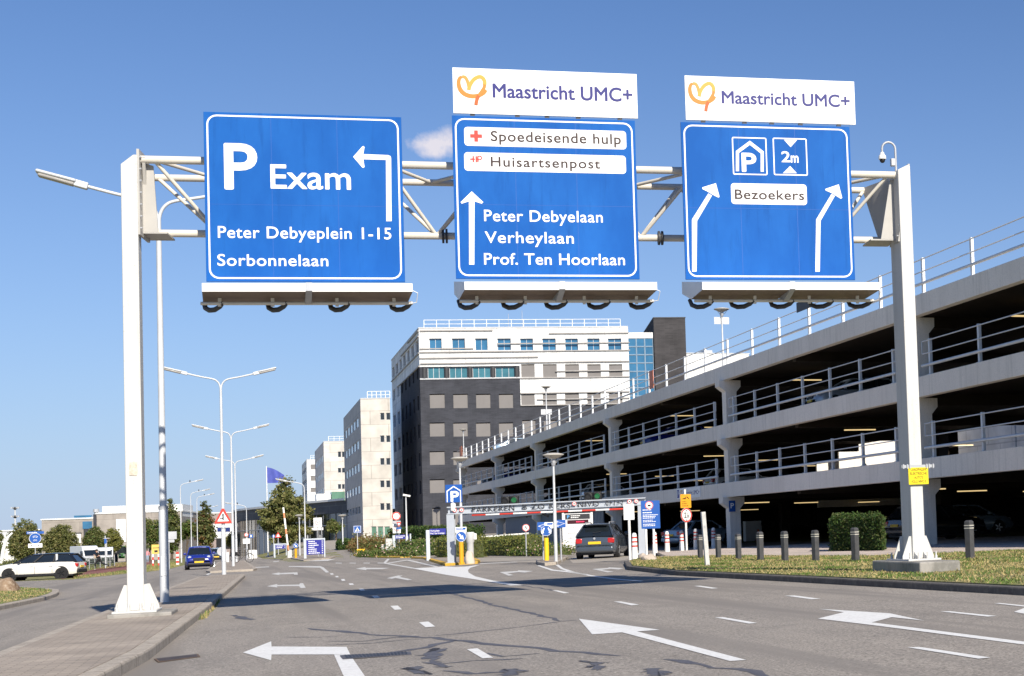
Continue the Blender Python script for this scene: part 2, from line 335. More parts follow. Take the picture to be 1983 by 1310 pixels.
def _raw_text(body, bold, space):
    c = bpy.data.curves.new('t', 'FONT'); c.body = body; c.size = 1; c.space_character = space; c.resolution_u = 5
    o = bpy.data.objects.new('t', c); COL.objects.link(o); bpy.context.view_layer.update()
    me = bpy.data.meshes.new_from_object(o.evaluated_get(bpy.context.evaluated_depsgraph_get()))
    r = [(v.co.x, v.co.y) for v in me.vertices], [tuple(p.vertices) for p in me.polygons]
    bpy.data.objects.remove(o); bpy.data.curves.remove(c); bpy.data.meshes.remove(me); return r
def text_geo(body, bold=0.0, space=1.0):
    k = (body, bold, space)
    if k not in _tg:
        hv, _ = _raw_text('H', 0, 1); ch = max(b for a, b in hv)
        vs, fs = _raw_text(body, bold, space); x0 = min(a for a, b in vs); x1 = max(a for a, b in vs)
        _tg[k] = ([((a-x0)/ch, b/ch) for a, b in vs], fs, (x1-x0)/ch)
    return _tg[k]
def thing(name, label, cat, loc=(0,0,0), rz=0, group=None):
    o = bpy.data.objects.new(name, None); COL.objects.link(o); o.location = loc; o.rotation_euler = (0, 0, rz); o.empty_display_size = .2
    return tag(o, label, cat, group)
def tag(o, label, cat, group=None):
    o['label'] = label; o['category'] = cat
    if group: o['group'] = group
    return o
def struct(o): o['kind'] = 'structure'; return o
def clone(root, loc=None, rz=None, label=None, group=None):
    r = root.copy(); COL.objects.link(r)
    if loc is not None: r.location = loc
    if rz is not None: r.rotation_euler = (0, 0, rz)
    if label: r['label'] = label
    if group: r['group'] = group
    for ch in root.children:
        c = ch.copy(); COL.objects.link(c); c.parent = r
        for g in ch.children:
            d = g.copy(); COL.objects.link(d); d.parent = c
    return r
def arc(c, r, a0, a1, n, f=lambda a, r, c: (c[0]+r*math.cos(a), c[1]+r*math.sin(a))):
    return [f(a0+(a1-a0)*i/n, r, c) for i in range(n+1)]
def rrect(x0, x1, z0, z1, r, n=5):
    P = []
    for cx, cz, a in ((x1-r, z0+r, -90), (x1-r, z1-r, 0), (x0+r, z1-r, 90), (x0+r, z0+r, 180)):
        P += [(cx + r*math.cos(rad(a+90*i/n)), cz + r*math.sin(rad(a+90*i/n))) for i in range(n+1)]
    return P
def frame_strip(mb, outer, inner, y, mi=0):
    o = len(mb.v); n = len(outer); mb.v += [(p[0], y, p[1]) for p in outer] + [(p[0], y, p[1]) for p in inner]
    for i in range(n):
        j = (i+1) % n; mb.f.append((o+i, o+j, o+n+j, o+n+i)); mb.m.append(mi)
# ------------------------------------------------------------------ ground, roads, kerbs, markings
def lines(a, b, st):
    r = []; x = a
    while x < b - 1e-6: r.append(x); x += st
    return r
GX = [-900, -500, -250, -120, -60, -30] + lines(-18, 42, 3) + [45, 60, 80, 100, 130, 200, 400, 900]
GY = [-120, -60, 0, 50, 90] + lines(105, 237, 6) + [240, 270, 320, 400, 600, 1000, 2500]
mb = MB(); nx = len(GX)
mb.v = [(x, y, H(x, y)) for y in GY for x in GX]
for j in range(len(GY)-1):
    for i in range(nx-1):
        a = j*nx+i; mb.f.append((a, a+1, a+nx+1, a+nx)); mb.m.append(0)
struct(mb.build('ground', soil_grass))
def sheet(name, pts, m, dz, kind=True):
    """a thin sheet following the land; pts are world (x, y)"""
    bm = bmesh.new(); bm.faces.new([bm.verts.new((p[0], p[1], 0)) for p in pts])
    ys = [p[1] for p in pts]; xs = [p[0] for p in pts]
    if max(ys) > 105 and max(xs) > 1:
        for x in GX:
            if min(xs) < x < max(xs): bmesh.ops.bisect_plane(bm, geom=bm.verts[:]+bm.edges[:]+bm.faces[:], plane_co=(x, 0, 0), plane_no=(1, 0, 0))
        for y in GY:
            if min(ys) < y < max(ys): bmesh.ops.bisect_plane(bm, geom=bm.verts[:]+bm.edges[:]+bm.faces[:], plane_co=(0, y, 0), plane_no=(0, 1, 0))
    bmesh.ops.triangulate(bm, faces=bm.faces[:]); bmesh.ops.recalc_face_normals(bm, faces=bm.faces[:])
    for f in bm.faces:
        if f.normal.z < 0: f.normal_flip()
    for v in bm.verts: v.co.z = H(v.co.x, v.co.y) + dz
    me = bpy.data.meshes.new(name); bm.to_mesh(me); bm.free(); me.materials.append(m)
    o = bpy.data.objects.new(name, me); COL.objects.link(o)
    return struct(o) if kind else o
def gxy(px): return [tuple(G(*p)[:2]) for p in px]
def inset(pts, d):
    n = len(pts); ar = sum(pts[i][0]*pts[(i+1) % n][1] - pts[(i+1) % n][0]*pts[i][1] for i in range(n))
    if ar < 0: pts = pts[::-1]
    R_ = []
    for i in range(n):
        a, b, c = Vector(pts[i-1]), Vector(pts[i]), Vector(pts[(i+1) % n])
        e1 = (b-a).normalized(); e2 = (c-b).normalized(); n1 = Vector((-e1.y, e1.x)); n2 = Vector((-e2.y, e2.x)); m = n1+n2
        m = m/max(.35, m.dot(n1)) if m.length > 1e-4 else n1
        R_.append(tuple(b + m*d))
    return R_
def raised(name, pts, top, h=.12, kerb=kerb_mat, kw=.18, kname=None):
    """kerbed island or verge: a kerb body and, 5 mm proud of it, the top surface"""
    k = MB().prism(pts, lambda x, y: H(x, y)-.4, lambda x, y: H(x, y)+h, 0).build(kname or name+'_kerb', kerb, bevel=.025); struct(k)
    q = inset(pts, kw); b = MB().prism(q, lambda x, y: H(x, y)+h-.06, lambda x, y: H(x, y)+h+.005, 0).build(name, top); return struct(b)

leftedge = gxy([(141, 1123), (243.7, 1112), (282, 1109), (310, 1105), (330, 1102.5), (360, 1094)])
road = [(-120, -60), (30, -60), (30, 150), (9, 150), (5.0, 170), (4.2, 600), (-7.5, 600), (-6.6, 230)] + leftedge[::-1] + [(-22, 112), (-120, 150)]
sheet('road', road, asphalt, .010)
sheet('forecourt_paving', [(5, 150), (60, 150), (60, 420), (4.6, 420)], apron_mat, .014)
sheet('cycle_path', gxy([(120, 1122), (160, 1115.5), (243, 1105.5), (282, 1097.5), (300, 1094), (300, 1084), (293, 1078), (284, 1078), (282, 1090), (243, 1099), (150, 1111), (110, 1117)]), red_path, .012)
sheet('side_road', gxy([(120, 1096), (320, 1085), (320, 1083), (120, 1093)]), asphalt_far, .011)
# garage side: kerbed verge of grass, brick forecourt
verge = [(9.75, -40), (9.78, 27), (9.72, 35.5), (10.4, 43), (12.05, 50.2), (12.9, 52.5), (14.9, 56), (15.8, 60), (17.2, 66), (30, 66), (30, -40)]
k = MB().prism(verge, lambda x, y: H(x, y)-.4, lambda x, y: H(x, y)+.12, 0).build('verge_kerb', shaded_kerb, bevel=.025); struct(k)
gtop = gxy([(1983, 1074.5), (1870, 1079), (1679, 1086), (1367, 1083.5), (1247, 1086.6)])
vi = inset(verge, .16)
grass_poly = [(9.91, -40), (9.94, 27), (9.88, 35.5), (10.56, 43), (12.1, 49.6)] + gtop[::-1] + [(19, 20), (22, -40)]
grass_poly = [(p[0], p[1]) for p in grass_poly]
pav_poly = [p for p in vi]
struct(MB().prism(pav_poly, lambda x, y: H(x, y)+.06, lambda x, y: H(x, y)+.124, 0).build('brick_forecourt', paver_red))
struct(MB().prism(grass_poly, lambda x, y: H(x, y)+.06, lambda x, y: H(x, y)+.136, 0).build('right_verge', soil_grass))
# median island between the carriageways
isl = [(-1.75, -20), (-1.13, 14.5), (-.89, 18), (-.53, 30.4), (-.34, 38.7), (.28, 65.5), (.2, 67.6), (-.3, 68.7), (-1.0, 68.3), (-1.5, 66), (-2.31, 31.1), (-2.51, 19.8), (-3.2, -20)]
raised('median_island', isl, paver, .13, kw=.17)
isl2 = [(-1.3, 84), (.75, 83.5), (.95, 86), (.9, 100), (.7, 150), (-1.6, 150), (-1.55, 88)]
raised('far_median_island', isl2, paver, .12)
# left verge with a rounded corner
lv = [(-60, -30), (-5.15, -30), (-5.1, 40.3), (-4.86, 46.6), (-4.95, 50.5), (-5.15, 53.5), (-5.5, 57), (-6.3, 61), (-9.2, 73), (-16, 94), (-60, 110)]
raised('left_verge', lv, soil_grass, .12, kw=.2)
# entrance lane: pale apron slabs, islands with yellow kerbs
sheet('entrance_apron', gxy([(925, 1081), (1045, 1081.5), (1048, 1086), (1040, 1090), (925, 1088)]), apron_mat, .013)
sheet('garage_lane_apron', gxy([(1101, 1083), (1122, 1076), (1210, 1072), (1235, 1078), (1207, 1086), (1110, 1092)]), apron_mat, .013)
p_isl = gxy([(796, 1082.5), (818, 1083), (856, 1095), (862, 1097), (925, 1092.5), (930, 1089), (921, 1085.5), (905, 1083.5), (860, 1078), (825, 1077.5)])
raised('portal_island', p_isl, paver, .12, kerb_yellow, .22)
c_isl = gxy([(1038, 1091), (1041, 1094.5), (1055, 1096.5), (1077, 1095), (1101, 1082.5), (1098, 1080), (1084, 1079), (1052, 1084)])
raised('entrance_island', c_isl, paver, .12, kerb_mat, .14)
bed = gxy([(684, 1077), (705, 1079.5), (740, 1081.3), (775, 1081.3), (800, 1080), (830, 1076.5), (850, 1074), (840, 1068), (760, 1066), (700, 1069)])
raised('planting_bed', bed, green_grass, .10, kerb_yellow, .2)
bed2 = gxy([(921, 1077.5), (1005, 1073.5), (1012, 1076.5), (1052, 1078), (1056, 1074), (1052, 1068), (1000, 1064), (918, 1067)])
raised('barrier_bed', bed2, green_grass, .10, kerb_yellow, .2)
b3 = gxy([(563, 1083), (588, 1087.5), (640, 1083), (650, 1079.5), (620, 1077), (570, 1078.5)])
raised('board_island', b3, paver, .10, kerb_mat, .15)
raised('park_verge', gxy([(489, 1083.5), (548, 1085), (564, 1082), (568, 1074), (520, 1069.5), (500, 1072)]), soil_grass, .08, kerb_mat, .15)
raised('lawn', gxy([(476, 1068), (500, 1070.5), (520, 1067), (575, 1066), (572, 1061), (520, 1059)]), green_grass, .08, kerb_mat, .2)

# markings: thin paint a few millimetres above the road
def paintpx(name, polys, m=paint, dz=.015):
    mb = MB()
    for P in polys:
        w = gxy(P); n = len(w); ar = sum(w[i][0]*w[(i+1) % n][1] - w[(i+1) % n][0]*w[i][1] for i in range(n))
        if ar < 0: w = w[::-1]
        mb.add([(x, y, H(x, y)+dz) for x, y in w], [tuple(range(n))])
    bm = bmesh.new(); o = mb.build(name, m); bm.from_mesh(o.data); bmesh.ops.triangulate(bm, faces=bm.faces[:]); bm.to_mesh(o.data); bm.free()
    return struct(o)
def c5(*p): return [(400+a*.4034, 1060+b*.4034) for a, b in p]
def c6(*p): return [(1100+a*.4453, 1060+b*.4453) for a, b in p]
def c4(*p): return [(840+a/4.226, 820+b/4.226) for a, b in p]
paintpx('lane_arrow', [c5((175, 512), (310, 458), (312, 483), (672, 485), (690, 522), (312, 522), (310, 550)), [(646.9, 1270.9), (677.9, 1270.9), (704.6, 1310), (740, 1362), (698, 1362), (664, 1310)]])
paintpx('lane_arrow', [c6((47, 316), (400, 365), (300, 372), (775, 498), (705, 503), (235, 376), (105, 385))])
paintpx('lane_arrow', [c6((1087, 316), (1200, 288), (1090, 273), (1400, 293), (1548, 325), (1408, 310), (1322, 333), (1310, 343)), c6((1310, 343), (1322, 333), (1983, 418), (2200, 444), (2200, 460), (1983, 431))])
paintpx('lane_arrow', [c6((1940, 287), (1983, 270), (2080, 262), (2080, 306), (1983, 295))])
paintpx('lane_arrow', [c5((290, 190), (340, 179), (338, 184), (445, 182), (448, 176), (463, 175), (476, 198), (452, 199), (444, 189), (338, 190), (340, 196))], paint_old)
paintpx('lane_arrow', [c5((312, 130), (350, 123), (350, 126), (436, 122), (438, 134), (420, 134), (418, 130), (350, 132), (350, 136))], paint_old)
paintpx('lane_arrow', [c5((865, 151), (920, 138), (942, 139), (927, 145), (987, 158), (966, 161), (907, 150), (890, 154))], paint_old)
paintpx('lane_arrow', [c5((716, 105), (760, 97), (766, 101), (880, 101), (842, 107), (768, 108), (766, 112))], paint_old)
paintpx('lane_arrow', [c4((538, 1222), (690, 1213), (690, 1207), (812, 1214), (745, 1226), (697, 1222), (600, 1232), (652, 1246), (612, 1252))], paint_old)
paintpx('lane_arrow', [c4((1296, 1197), (1430, 1188), (1430, 1183), (1554, 1190), (1515, 1201), (1450, 1196), (1372, 1205), (1472, 1219), (1422, 1225))], paint_old)
for q in ([(1250, 497), (1300, 492), (1377, 538), (1325, 541)], [(1020, 366), (1065, 362), (1098, 386), (1052, 390)], [(882, 286), (918, 284), (938, 303), (903, 305)], [(792, 237), (820, 235), (834, 246), (807, 248)], [(730, 203), (752, 202), (762, 211), (740, 212)], [(682, 177), (702, 176), (708, 183), (688, 184)], [(645, 156), (661, 155), (667, 163), (650, 164)], [(617, 141), (630, 140), (635, 146), (622, 147)], [(592, 128), (606, 127), (611, 133), (597, 134)]):
    paintpx('lane_dash', [c5(*q)])
for q in ([(548, 172), (575, 171), (653, 182), (625, 184)], [(943, 215), (985, 214), (1100, 229), (1060, 231)], [(198, 240), (230, 240), (310, 254), (275, 257)], [(640, 311), (672, 309), (823, 335), (788, 338)], [(1620, 285), (1662, 284), (1867, 305), (1825, 308)], [(1477, 443), (1528, 441), (1838, 488), (1785, 493)], [(1853, 249), (1880, 248), (2060, 266), (2020, 268)]):
    paintpx('lane_dash', [c6(*q)])
paintpx('lane_dash', [c5((1660, 211), (1685, 211), (1742, 223), (1715, 225))])
paintpx('edge_line', [c5((100, 103), (300, 94), (300, 97), (100, 107)), c5((395, 92.5), (545, 92), (561, 98), (588, 122), (574, 124), (545, 100), (395, 95.5))], paint_old)
paintpx('gore_marking', [c5((1312, 87), (1266, 101), (1255, 112), (1258, 124), (1290, 143), (1380, 164), (1520, 185), (1460, 187), (1290, 157), (1150, 135), (985, 103), (1105, 98), (1140, 94), (1200, 97), (1240, 95))])
paintpx('edge_line', [c5((846, 79), (868, 57), (880, 58), (862, 77), (1000, 101), (986, 104)), c5((866, 77), (958, 62), (975, 62), (1115, 95), (1100, 98), (962, 65), (875, 79))], paint_old)
paintpx('edge_line', [c4((843, 1168), (870, 1167), (980, 1202), (1105, 1215), (1260, 1240), (1250, 1248), (1080, 1222), (960, 1209)), c4((996, 1163), (1020, 1160), (1060, 1190), (1150, 1220), (1300, 1250), (1500, 1278), (1720, 1295), (1690, 1300), (1480, 1284), (1290, 1258), (1120, 1225), (1040, 1196))])
for x in (650, 677, 704, 731): paintpx('give_way_dash', [[(x, 1090.6), (x+12, 1090.8), (x+12, 1092), (x, 1091.8)]], paint_old)
paintpx('edge_line', [[(590, 1087.5), (634, 1083.5), (650, 1083.5), (634, 1087)]], paint_old)
for x in (486, 507, 529): paintpx('give_way_dash', [[(x, 1088), (x+11, 1087), (x+11, 1088.2), (x, 1089.2)]], paint_old)
paintpx('edge_line', [[(398, 1114), (420, 1102), (424, 1093), (427, 1093), (425, 1103), (403, 1114.5)]], paint_old)
paintpx('edge_line', [c5((1310, 80), (1480, 72), (1500, 73), (1312, 83))], paint_old)

# black bitumen over the cracks
def sealpx(pts, w, seed):
    rnd = random.Random(seed); P = [Vector(G(*p)[:2]) for p in pts]; Q = []
    for a, b in zip(P, P[1:]):
        k = max(2, int((b-a).length/.35))
        for i in range(k): Q.append(a.lerp(b, i/k) + Vector((rnd.uniform(-.05, .05), rnd.uniform(-.05, .05))))
    Q.append(P[-1]); mb = MB(); V = []
    for i, q in enumerate(Q):
        d = (Q[min(i+1, len(Q)-1)] - Q[max(i-1, 0)]).normalized(); nrm = Vector((-d.y, d.x)); ww = w*.72*rnd.uniform(.55, 1.5)*(.4 if i in (0, len(Q)-1) else 1)
        for s in (-.5, .5): r = q + nrm*ww*s; V.append((r.x, r.y, H(r.x, r.y)+.0125))
    mb.add(V, [(2*i, 2*i+2, 2*i+3, 2*i+1) for i in range(len(Q)-1)]); return struct(mb.build('crack_seal', seal_mat))
for i, (w, p) in enumerate([(.13, c5((475, 395), (640, 408), (830, 428), (980, 436), (1080, 440), (1190, 452), (1300, 465), (1500, 483), (1700, 503), (1983, 528))),
    (.12, c6((440, 493), (520, 508), (640, 528), (790, 545), (900, 580))), (.09, c5((1080, 432), (1300, 410), (1500, 388), (1690, 362), (1780, 355))),
    (.11, c5((1040, 193), (1200, 232), (1330, 268), (1450, 300), (1560, 320), (1640, 340), (1690, 358))), (.08, c5((590, 455), (760, 456), (900, 437), (1010, 436))),
    (.07, c5((560, 477), (780, 468), (950, 450), (1060, 442))), (.16, c5((1190, 452), (1120, 470), (1050, 490), (960, 500), (830, 520))),
    (.09, c5((1120, 565), (1280, 550), (1400, 545), (1520, 540))), (.08, c5((1365, 515), (1440, 528), (1600, 515))), (.05, c5((380, 437), (560, 435), (650, 430))),
    (.09, c5((1510, 186), (1600, 200), (1680, 212))), (.06, c6((1130, 187), (1220, 185))), (.14, c5((1140, 600), (1300, 612), (1400, 608), (1480, 590)))]): sealpx(p, w, i)
def blot(pts, seed):
    rnd = random.Random(seed); P = [Vector(G(*p)[:2]) for p in pts]; Q = []; c_ = sum(P, Vector((0, 0)))/len(P); P = [c_+(p-c_)*.85 for p in P]
    for i, a in enumerate(P):
        b = P[(i+1) % len(P)]
        for k in range(6): Q.append(a.lerp(b, k/6) + Vector((rnd.uniform(-.06, .06), rnd.uniform(-.10, .10))))
    return sheet('bitumen_patch', [tuple(q) for q in Q], seal_mat, .0132)
blot(c5((1005, 525), (1075, 498), (1100, 480), (1148, 485), (1110, 530), (1118, 562), (1178, 588), (1130, 596), (1045, 575), (1075, 548)), 1)
blot(c5((930, 585), (1000, 575), (1060, 600), (1075, 625), (1000, 618)), 2)
blot(c5((1788, 545), (1850, 560), (1930, 556), (1888, 580), (1903, 597), (1850, 605), (1838, 578)), 3)
blot(c5((108, 327), (150, 330), (234, 353), (196, 356), (150, 346)), 4)
blot(c5((1400, 596), (1480, 588), (1540, 600), (1500, 622), (1410, 622)), 5)
blot(c6((320, 535), (400, 530), (450, 560), (340, 575)), 6)

# drains
def drain(name, label, pts, m):
    w = gxy(pts); c = sum((Vector(p) for p in w), Vector((0, 0)))/4; z = H(*c)+.016
    t = thing(name, label, 'drain', (c.x, c.y, z)); L = [Vector(p)-c for p in w]
    MB().prism([tuple(p) for p in L], 0.0, .004).build('iron_frame', m, t)
    mb = MB()
    for i in range(18):
        a, b = (i+.2)/18, (i+.75)/18
        q = [L[0].lerp(L[1], a), L[0].lerp(L[1], b), L[3].lerp(L[2], b), L[3].lerp(L[2], a)]; mid = (L[0]+L[1]+L[2]+L[3])/4
        mb.add([(p.x*.9, p.y*.9, .0065) for p in q], [(0, 1, 2, 3)])
    mb.build('slot', black, t)
drain('drain_grate', 'long dark slotted drain grate crossing the left-turn arrow in the road', c5((640, 530), (980, 508), (985, 522), (655, 547)), seal_mat)
drain('drain_grate', 'rusty brown drain cover in the gutter beside the median kerb', [(298, 1280), (384, 1270), (388, 1275), (306, 1286)], rust)
# ------------------------------------------------------------------ sign gantry over the road
P0 = Vector((-1.5, 27.65, 0)); GRZ = math.atan2(-2.05, 13.25); RU = 13.36; SKEW = .153
gan = thing('sign_gantry', 'white steel gantry on two box posts with tubular truss over the road', 'gantry', P0, GRZ)
gl0 = H(-1.5, 27.65); GRB = P0 + Vector((math.cos(GRZ), math.sin(GRZ), 0))*RU; gl1 = H(GRB.x, GRB.y)
PRZ = -GRZ - rad(2)
def gtube(a, b, r, n=12): return MB().tube([a, b], r, n)
def L3(u, d, z): return (u - SKEW*d, d, z)
TF, TR, TB = 7.63, 7.60, 6.50
for a, b, r in ((L3(.05, 0, TF), L3(RU+.1, 0, TF), .068), (L3(.1, 1.2, TR), L3(RU-.25, 1.2, TR), .062), (L3(.08, .6, TB), L3(RU-.1, .6, TB), .065)):
    gtube(a, b, r).build('chord', cream, gan, smooth=50)
# flange joints of the bottom chord
for u in (5.08, 8.93):
    mb = MB()
    for k in (-.03, .03): mb.tube([L3(u+k-.018, .6, TB), L3(u+k+.018, .6, TB)], .13, 14)
    mb.build('flange', dark, gan, smooth=50)
nb = 7; bn = [1.32 + 1.81*i for i in range(nb)]; tn = [.33] + [bn[i]+.9 for i in range(nb-1)] + [13.1]
dg = []
for i, u in enumerate(bn):
    for t in (tn[i], tn[i+1]):
        dg += [(L3(u, .6, TB), L3(t, 0, TF)), (L3(u, .6, TB), L3(t, 1.2, TR))]
for i in range(len(tn)-1):
    dg.append((L3(tn[i], 0, TF), L3(bn[i], 1.2, TR))); dg.append((L3(bn[i], 1.2, TR), L3(tn[i+1], 0, TF)))
for a, b in dg: gtube(a, b, .034, 8).build('diagonal', cream, gan, smooth=50)
def gpost(u, zb, zt, side):
    w, d = .125, .26; mb = MB(); s0 = .42
    if side < 0: pr = [(-w, zb), (w, zb), (w, zt), (w-.06, zt), (-w, zt-.17)]
    else: pr = [(-w, zb), (w, zb), (w, zt-.02), (w-.05, zt), (-w, zt-.1)]
    mb.sect(pr, -.15, -.15+2*d); p = mb.build('post', white_dirty, gan, (u, 0, 0), PRZ, bevel=.012)
    b = MB().box(-.33, .33, -.42, .70, zb-.035, zb).build('base_plate', white_dirty, p, bevel=.006)
    for x in (-1, 1):
        for y in (-.10, .32):
            MB().sect([(x*w, zb), (x*(w+.19), zb), (x*(w+.19), zb+.05), (x*(w+.05), zb+.42), (x*w, zb+.42)], y, y+.03).build('gusset', white_dirty, p)
    for x in (-.09, .09): MB().sect([(0, 0), (.12, 0), (.12, .04), (0, .14)], -.012, .012).build('gusset', white_dirty, p, (x, -.15, zb), rad(-90))
    for x in (-.26, -.09, .09, .26):
        for y in (-.33, .6): MB().lathe([(.028, 0), (.028, .05), (.018, .052), (.018, .12)], 6).build('anchor_bolt', white_dirty, p, (x, y, zb))
    return p
zl = gl0 + .235; zr = gl1 + .365
pl = gpost(-.04, zl, 7.68, -1); pr = gpost(RU-.0, zr, 7.80, 1)
# bracket boxes between post and truss, with their bolted flanges
def bracket(ua, ub, side, pts):
    mb = MB(); n = len(pts); k = .05*side
    mb.add([p for p in pts] + [(p[0]+k, p[1], p[2]) for p in pts], [tuple(range(n)), tuple(reversed(range(n, 2*n)))] + [(i, (i+1) % n, n+(i+1) % n, n+i) for i in range(n)])
    return mb.build('end_bracket', plate_grey, gan, bevel=.004)
bracket(0, 0, 1, [(.16, -.07, 7.66), (.06, 1.22, 7.64), (.0, .72, 6.42), (.1, .42, 6.42)])
bracket(0, 0, -1, [(RU+.08, -.07, 7.66), (RU-.42, 1.22, 7.64), (RU-.22, .72, 6.42), (RU-.1, .42, 6.42)])
MB().sect([(.09, 6.34), (.13, 6.34), (.13, 7.78), (.09, 7.78)], -.13, .62).build('flange_plate', plate_grey, gan)
MB().sect([(RU-.15, 6.34), (RU-.11, 6.34), (RU+.14, 7.82), (RU+.10, 7.82)], -.13, .5).build('flange_plate', plate_grey, gan)
MB().box(.1, .5, .1, .74, 6.40, 6.425).build('bracket_shelf', plate_grey, gan)
MB().box(RU-.62, RU-.12, .1, .74, 6.40, 6.425).build('bracket_shelf', plate_grey, gan)
MB().sect([(.13, 6.42), (.36, 6.42), (.30, 7.55), (.13, 7.6)], .1, .13).build('haunch_web', plate_grey, gan)
MB().sect([(RU-.14, 6.42), (RU-.42, 6.42), (RU-.2, 7.55), (RU-.02, 7.6)], .1, .13).build('haunch_web', plate_grey, gan)
for i in range(7):
    z = 6.45+.2*i
    MB().tube([(.08, -.1, z), (.16, -.1, z)], .016, 6).build('bolt', galv, gan); k = (z-6.34)/1.45*.25
    MB().tube([(RU-.18+k, -.1, z), (RU-.08+k, -.1, z)], .016, 6).build('bolt', galv, gan)
MB().box(-.43, .52, -.52, .85, gl0-.2, gl0+.2).build('foundation', plinth_mat, gan, (0, 0, 0), PRZ, bevel=.02)
MB().box(-.44, .36, -1.2, 1.2, gl1-.3, gl1+.33).build('foundation', plinth_mat, gan, (RU, 0, 0), PRZ, bevel=.03)

# overhead signs
OFF = .45
def SG(px, py): return PLANE(px, py, P0, GRZ, OFF+.04)
def ribbon(mb, pts, w, y, mi):
    P = [Vector(p) for p in pts]; o = len(mb.v)
    for i, p in enumerate(P):
        d = (P[min(i+1, len(P)-1)] - P[max(i-1, 0)]).normalized(); n = Vector((-d.y, d.x)); ww = w[i] if isinstance(w, (list, tuple)) else w
        for s in (-.5, .5): q = p + n*ww*s; mb.v.append((q.x, y, q.y))
    for i in range(len(P)-1): mb.f.append((o+2*i, o+2*i+1, o+2*i+3, o+2*i+2)); mb.m.append(mi)
def cr(pts, n=5):                                            # smooth curve through points
    P = [Vector(p) for p in pts]; P = [P[0]*2-P[1]] + P + [P[-1]*2-P[-2]]; R_ = []
    for i in range(1, len(P)-2):
        for k in range(n):
            t = k/n; a, b, c, d = P[i-1:i+3]
            R_.append(.5*((2*b) + (c-a)*t + (2*a-5*b+4*c-d)*t*t + (3*b-a-3*c+d)*t*t*t))
    return R_ + [P[-2]]
def heart(parent, x, z, w, h, y):
    mb = MB(); T = lambda P: [(x+a*w, z+b*h) for a, b in P]
    a = cr([(.13, .97), (.04, .9), (.0, .72), (.05, .5), (.2, .33), (.45, .25), (.7, .28), (.9, .38), (1.0, .5)]); n = len(a)
    ribbon(mb, T(a), [w*(.10+.07*math.sin(3.1*i/n)) for i in range(n)], y, 0)
    ribbon(mb, T(cr([(.13, .97), (.24, .95), (.32, .82), (.37, .6), (.36, .48)])), w*.12, y-.001, 1)
    ribbon(mb, T(cr([(.36, .48), (.42, .68), (.55, .87), (.72, .98), (.85, .97), (.94, .85), (.95, .7)])), w*.14, y-.002, 2)
    ribbon(mb, T(cr([(.95, .7), (.92, .58), (.82, .42), (.72, .28)])), w*.12, y-.003, 0)
    ribbon(mb, T(cr([(.72, .28), (.67, .18), (.63, .05), (.61, -.08)])), w*.13, y-.004, 3)
    return mb.build('logo', [logo_or, logo_pale, logo_ye, logo_red], parent)
def sign(label, tl, tr_, br, bl, board=False):
    u0, z1 = SG(*tl); u1 = SG(*tr_)[0]; z0 = SG(*bl)[1]; u0 = (u0+SG(*bl)[0])/2; u1 = (u1+SG(*br)[0])/2
    z1 = (z1 + SG(*tr_)[1])/2; z0 = (z0 + SG(*br)[1])/2
    t = thing('hospital_board' if board else 'overhead_sign', label, 'board' if board else 'road sign', P0 + Vector((math.cos(GRZ)*u0 + math.sin(GRZ)*OFF, math.sin(GRZ)*u0 - math.cos(GRZ)*OFF, z0)), GRZ)
    w, h = u1-u0, z1-z0
    MB().box(0, w, -.04, 0, 0, h).build('panel', decal if board else sign_blue, t, bevel=.004)
    def q(px, py):
        a, b = SG(px, py); return a-u0, b-z0
    mb = MB()
    if board:
        for k in (.1, .34, .5, .67, .9): mb.box(w*k-.04, w*k+.04, -.02, .03, -.075, -.002)
        mb.build('bracket', dark, t)
    else:
        fr = MB(); frame_strip(fr, rrect(.045, w-.045, .045, h-.045, .16), rrect(.072, w-.072, .072, h-.072, .135), -.043); fr.build('border', decal, t)
        for k in (1/3, 2/3): mb.box(w*k-.004, w*k+.004, -.0412, -.04, .0, h)
        mb.box(0, w, -.0412, -.04, h*.455-.003, h*.455+.003); mb.build('panel_seam', mat('seam_blue', (.014, .09, .36), .5, var=0), t)
        for k in (.12, .5, .88):
            for e in (.32, .72): MB().box(w*k-.04, w*k+.04, 0, OFF-.06, h*e, h*e+.07).build('support_bar', galv, t)
    return t, q, w, h
def line_text(t, q, body, x0, x1, top, base, m, bold=.01, y=-.044, name='lettering', space=1.0):
    a, z0 = q(x0, base); b, _ = q(x1, base); _, z1 = q(x0, top)
    full = text_geo(body, bold, space)[2]; words = body.split(' '); acc = ''
    for w_ in words:                                          # every word is a part of its own
        acc = (acc + ' ' + w_) if acc else w_
        e = text_geo(acc, bold, space)[2]; s_ = e - text_geo(w_, bold, space)[2]
        MB().text(w_, a + (b-a)*s_/full, a + (b-a)*e/full, z0, z1-z0, y, 0, bold, space).build(name, m, t)
def arrow_px(t, q, polys, m=decal, y=-.044, name='arrow'):
    mb = MB()
    for P in polys: mb.flat([q(*p) for p in P], y)
    bm = bmesh.new(); o = mb.build(name, m, t); bm.from_mesh(o.data); bmesh.ops.triangulate(bm, faces=bm.faces[:]); bm.to_mesh(o.data); bm.free(); return o
def box_px(t, q, x0, x1, y0, y1, m=decal, y=-.0435, r=.06, name='white_field'):
    a, z1 = q(x0, y0); b, z0 = q(x1, y1)[0], q(x0, y1)[1]; return MB().flat(rrect(a, b, z0, z1, r), y).build(name, m, t)

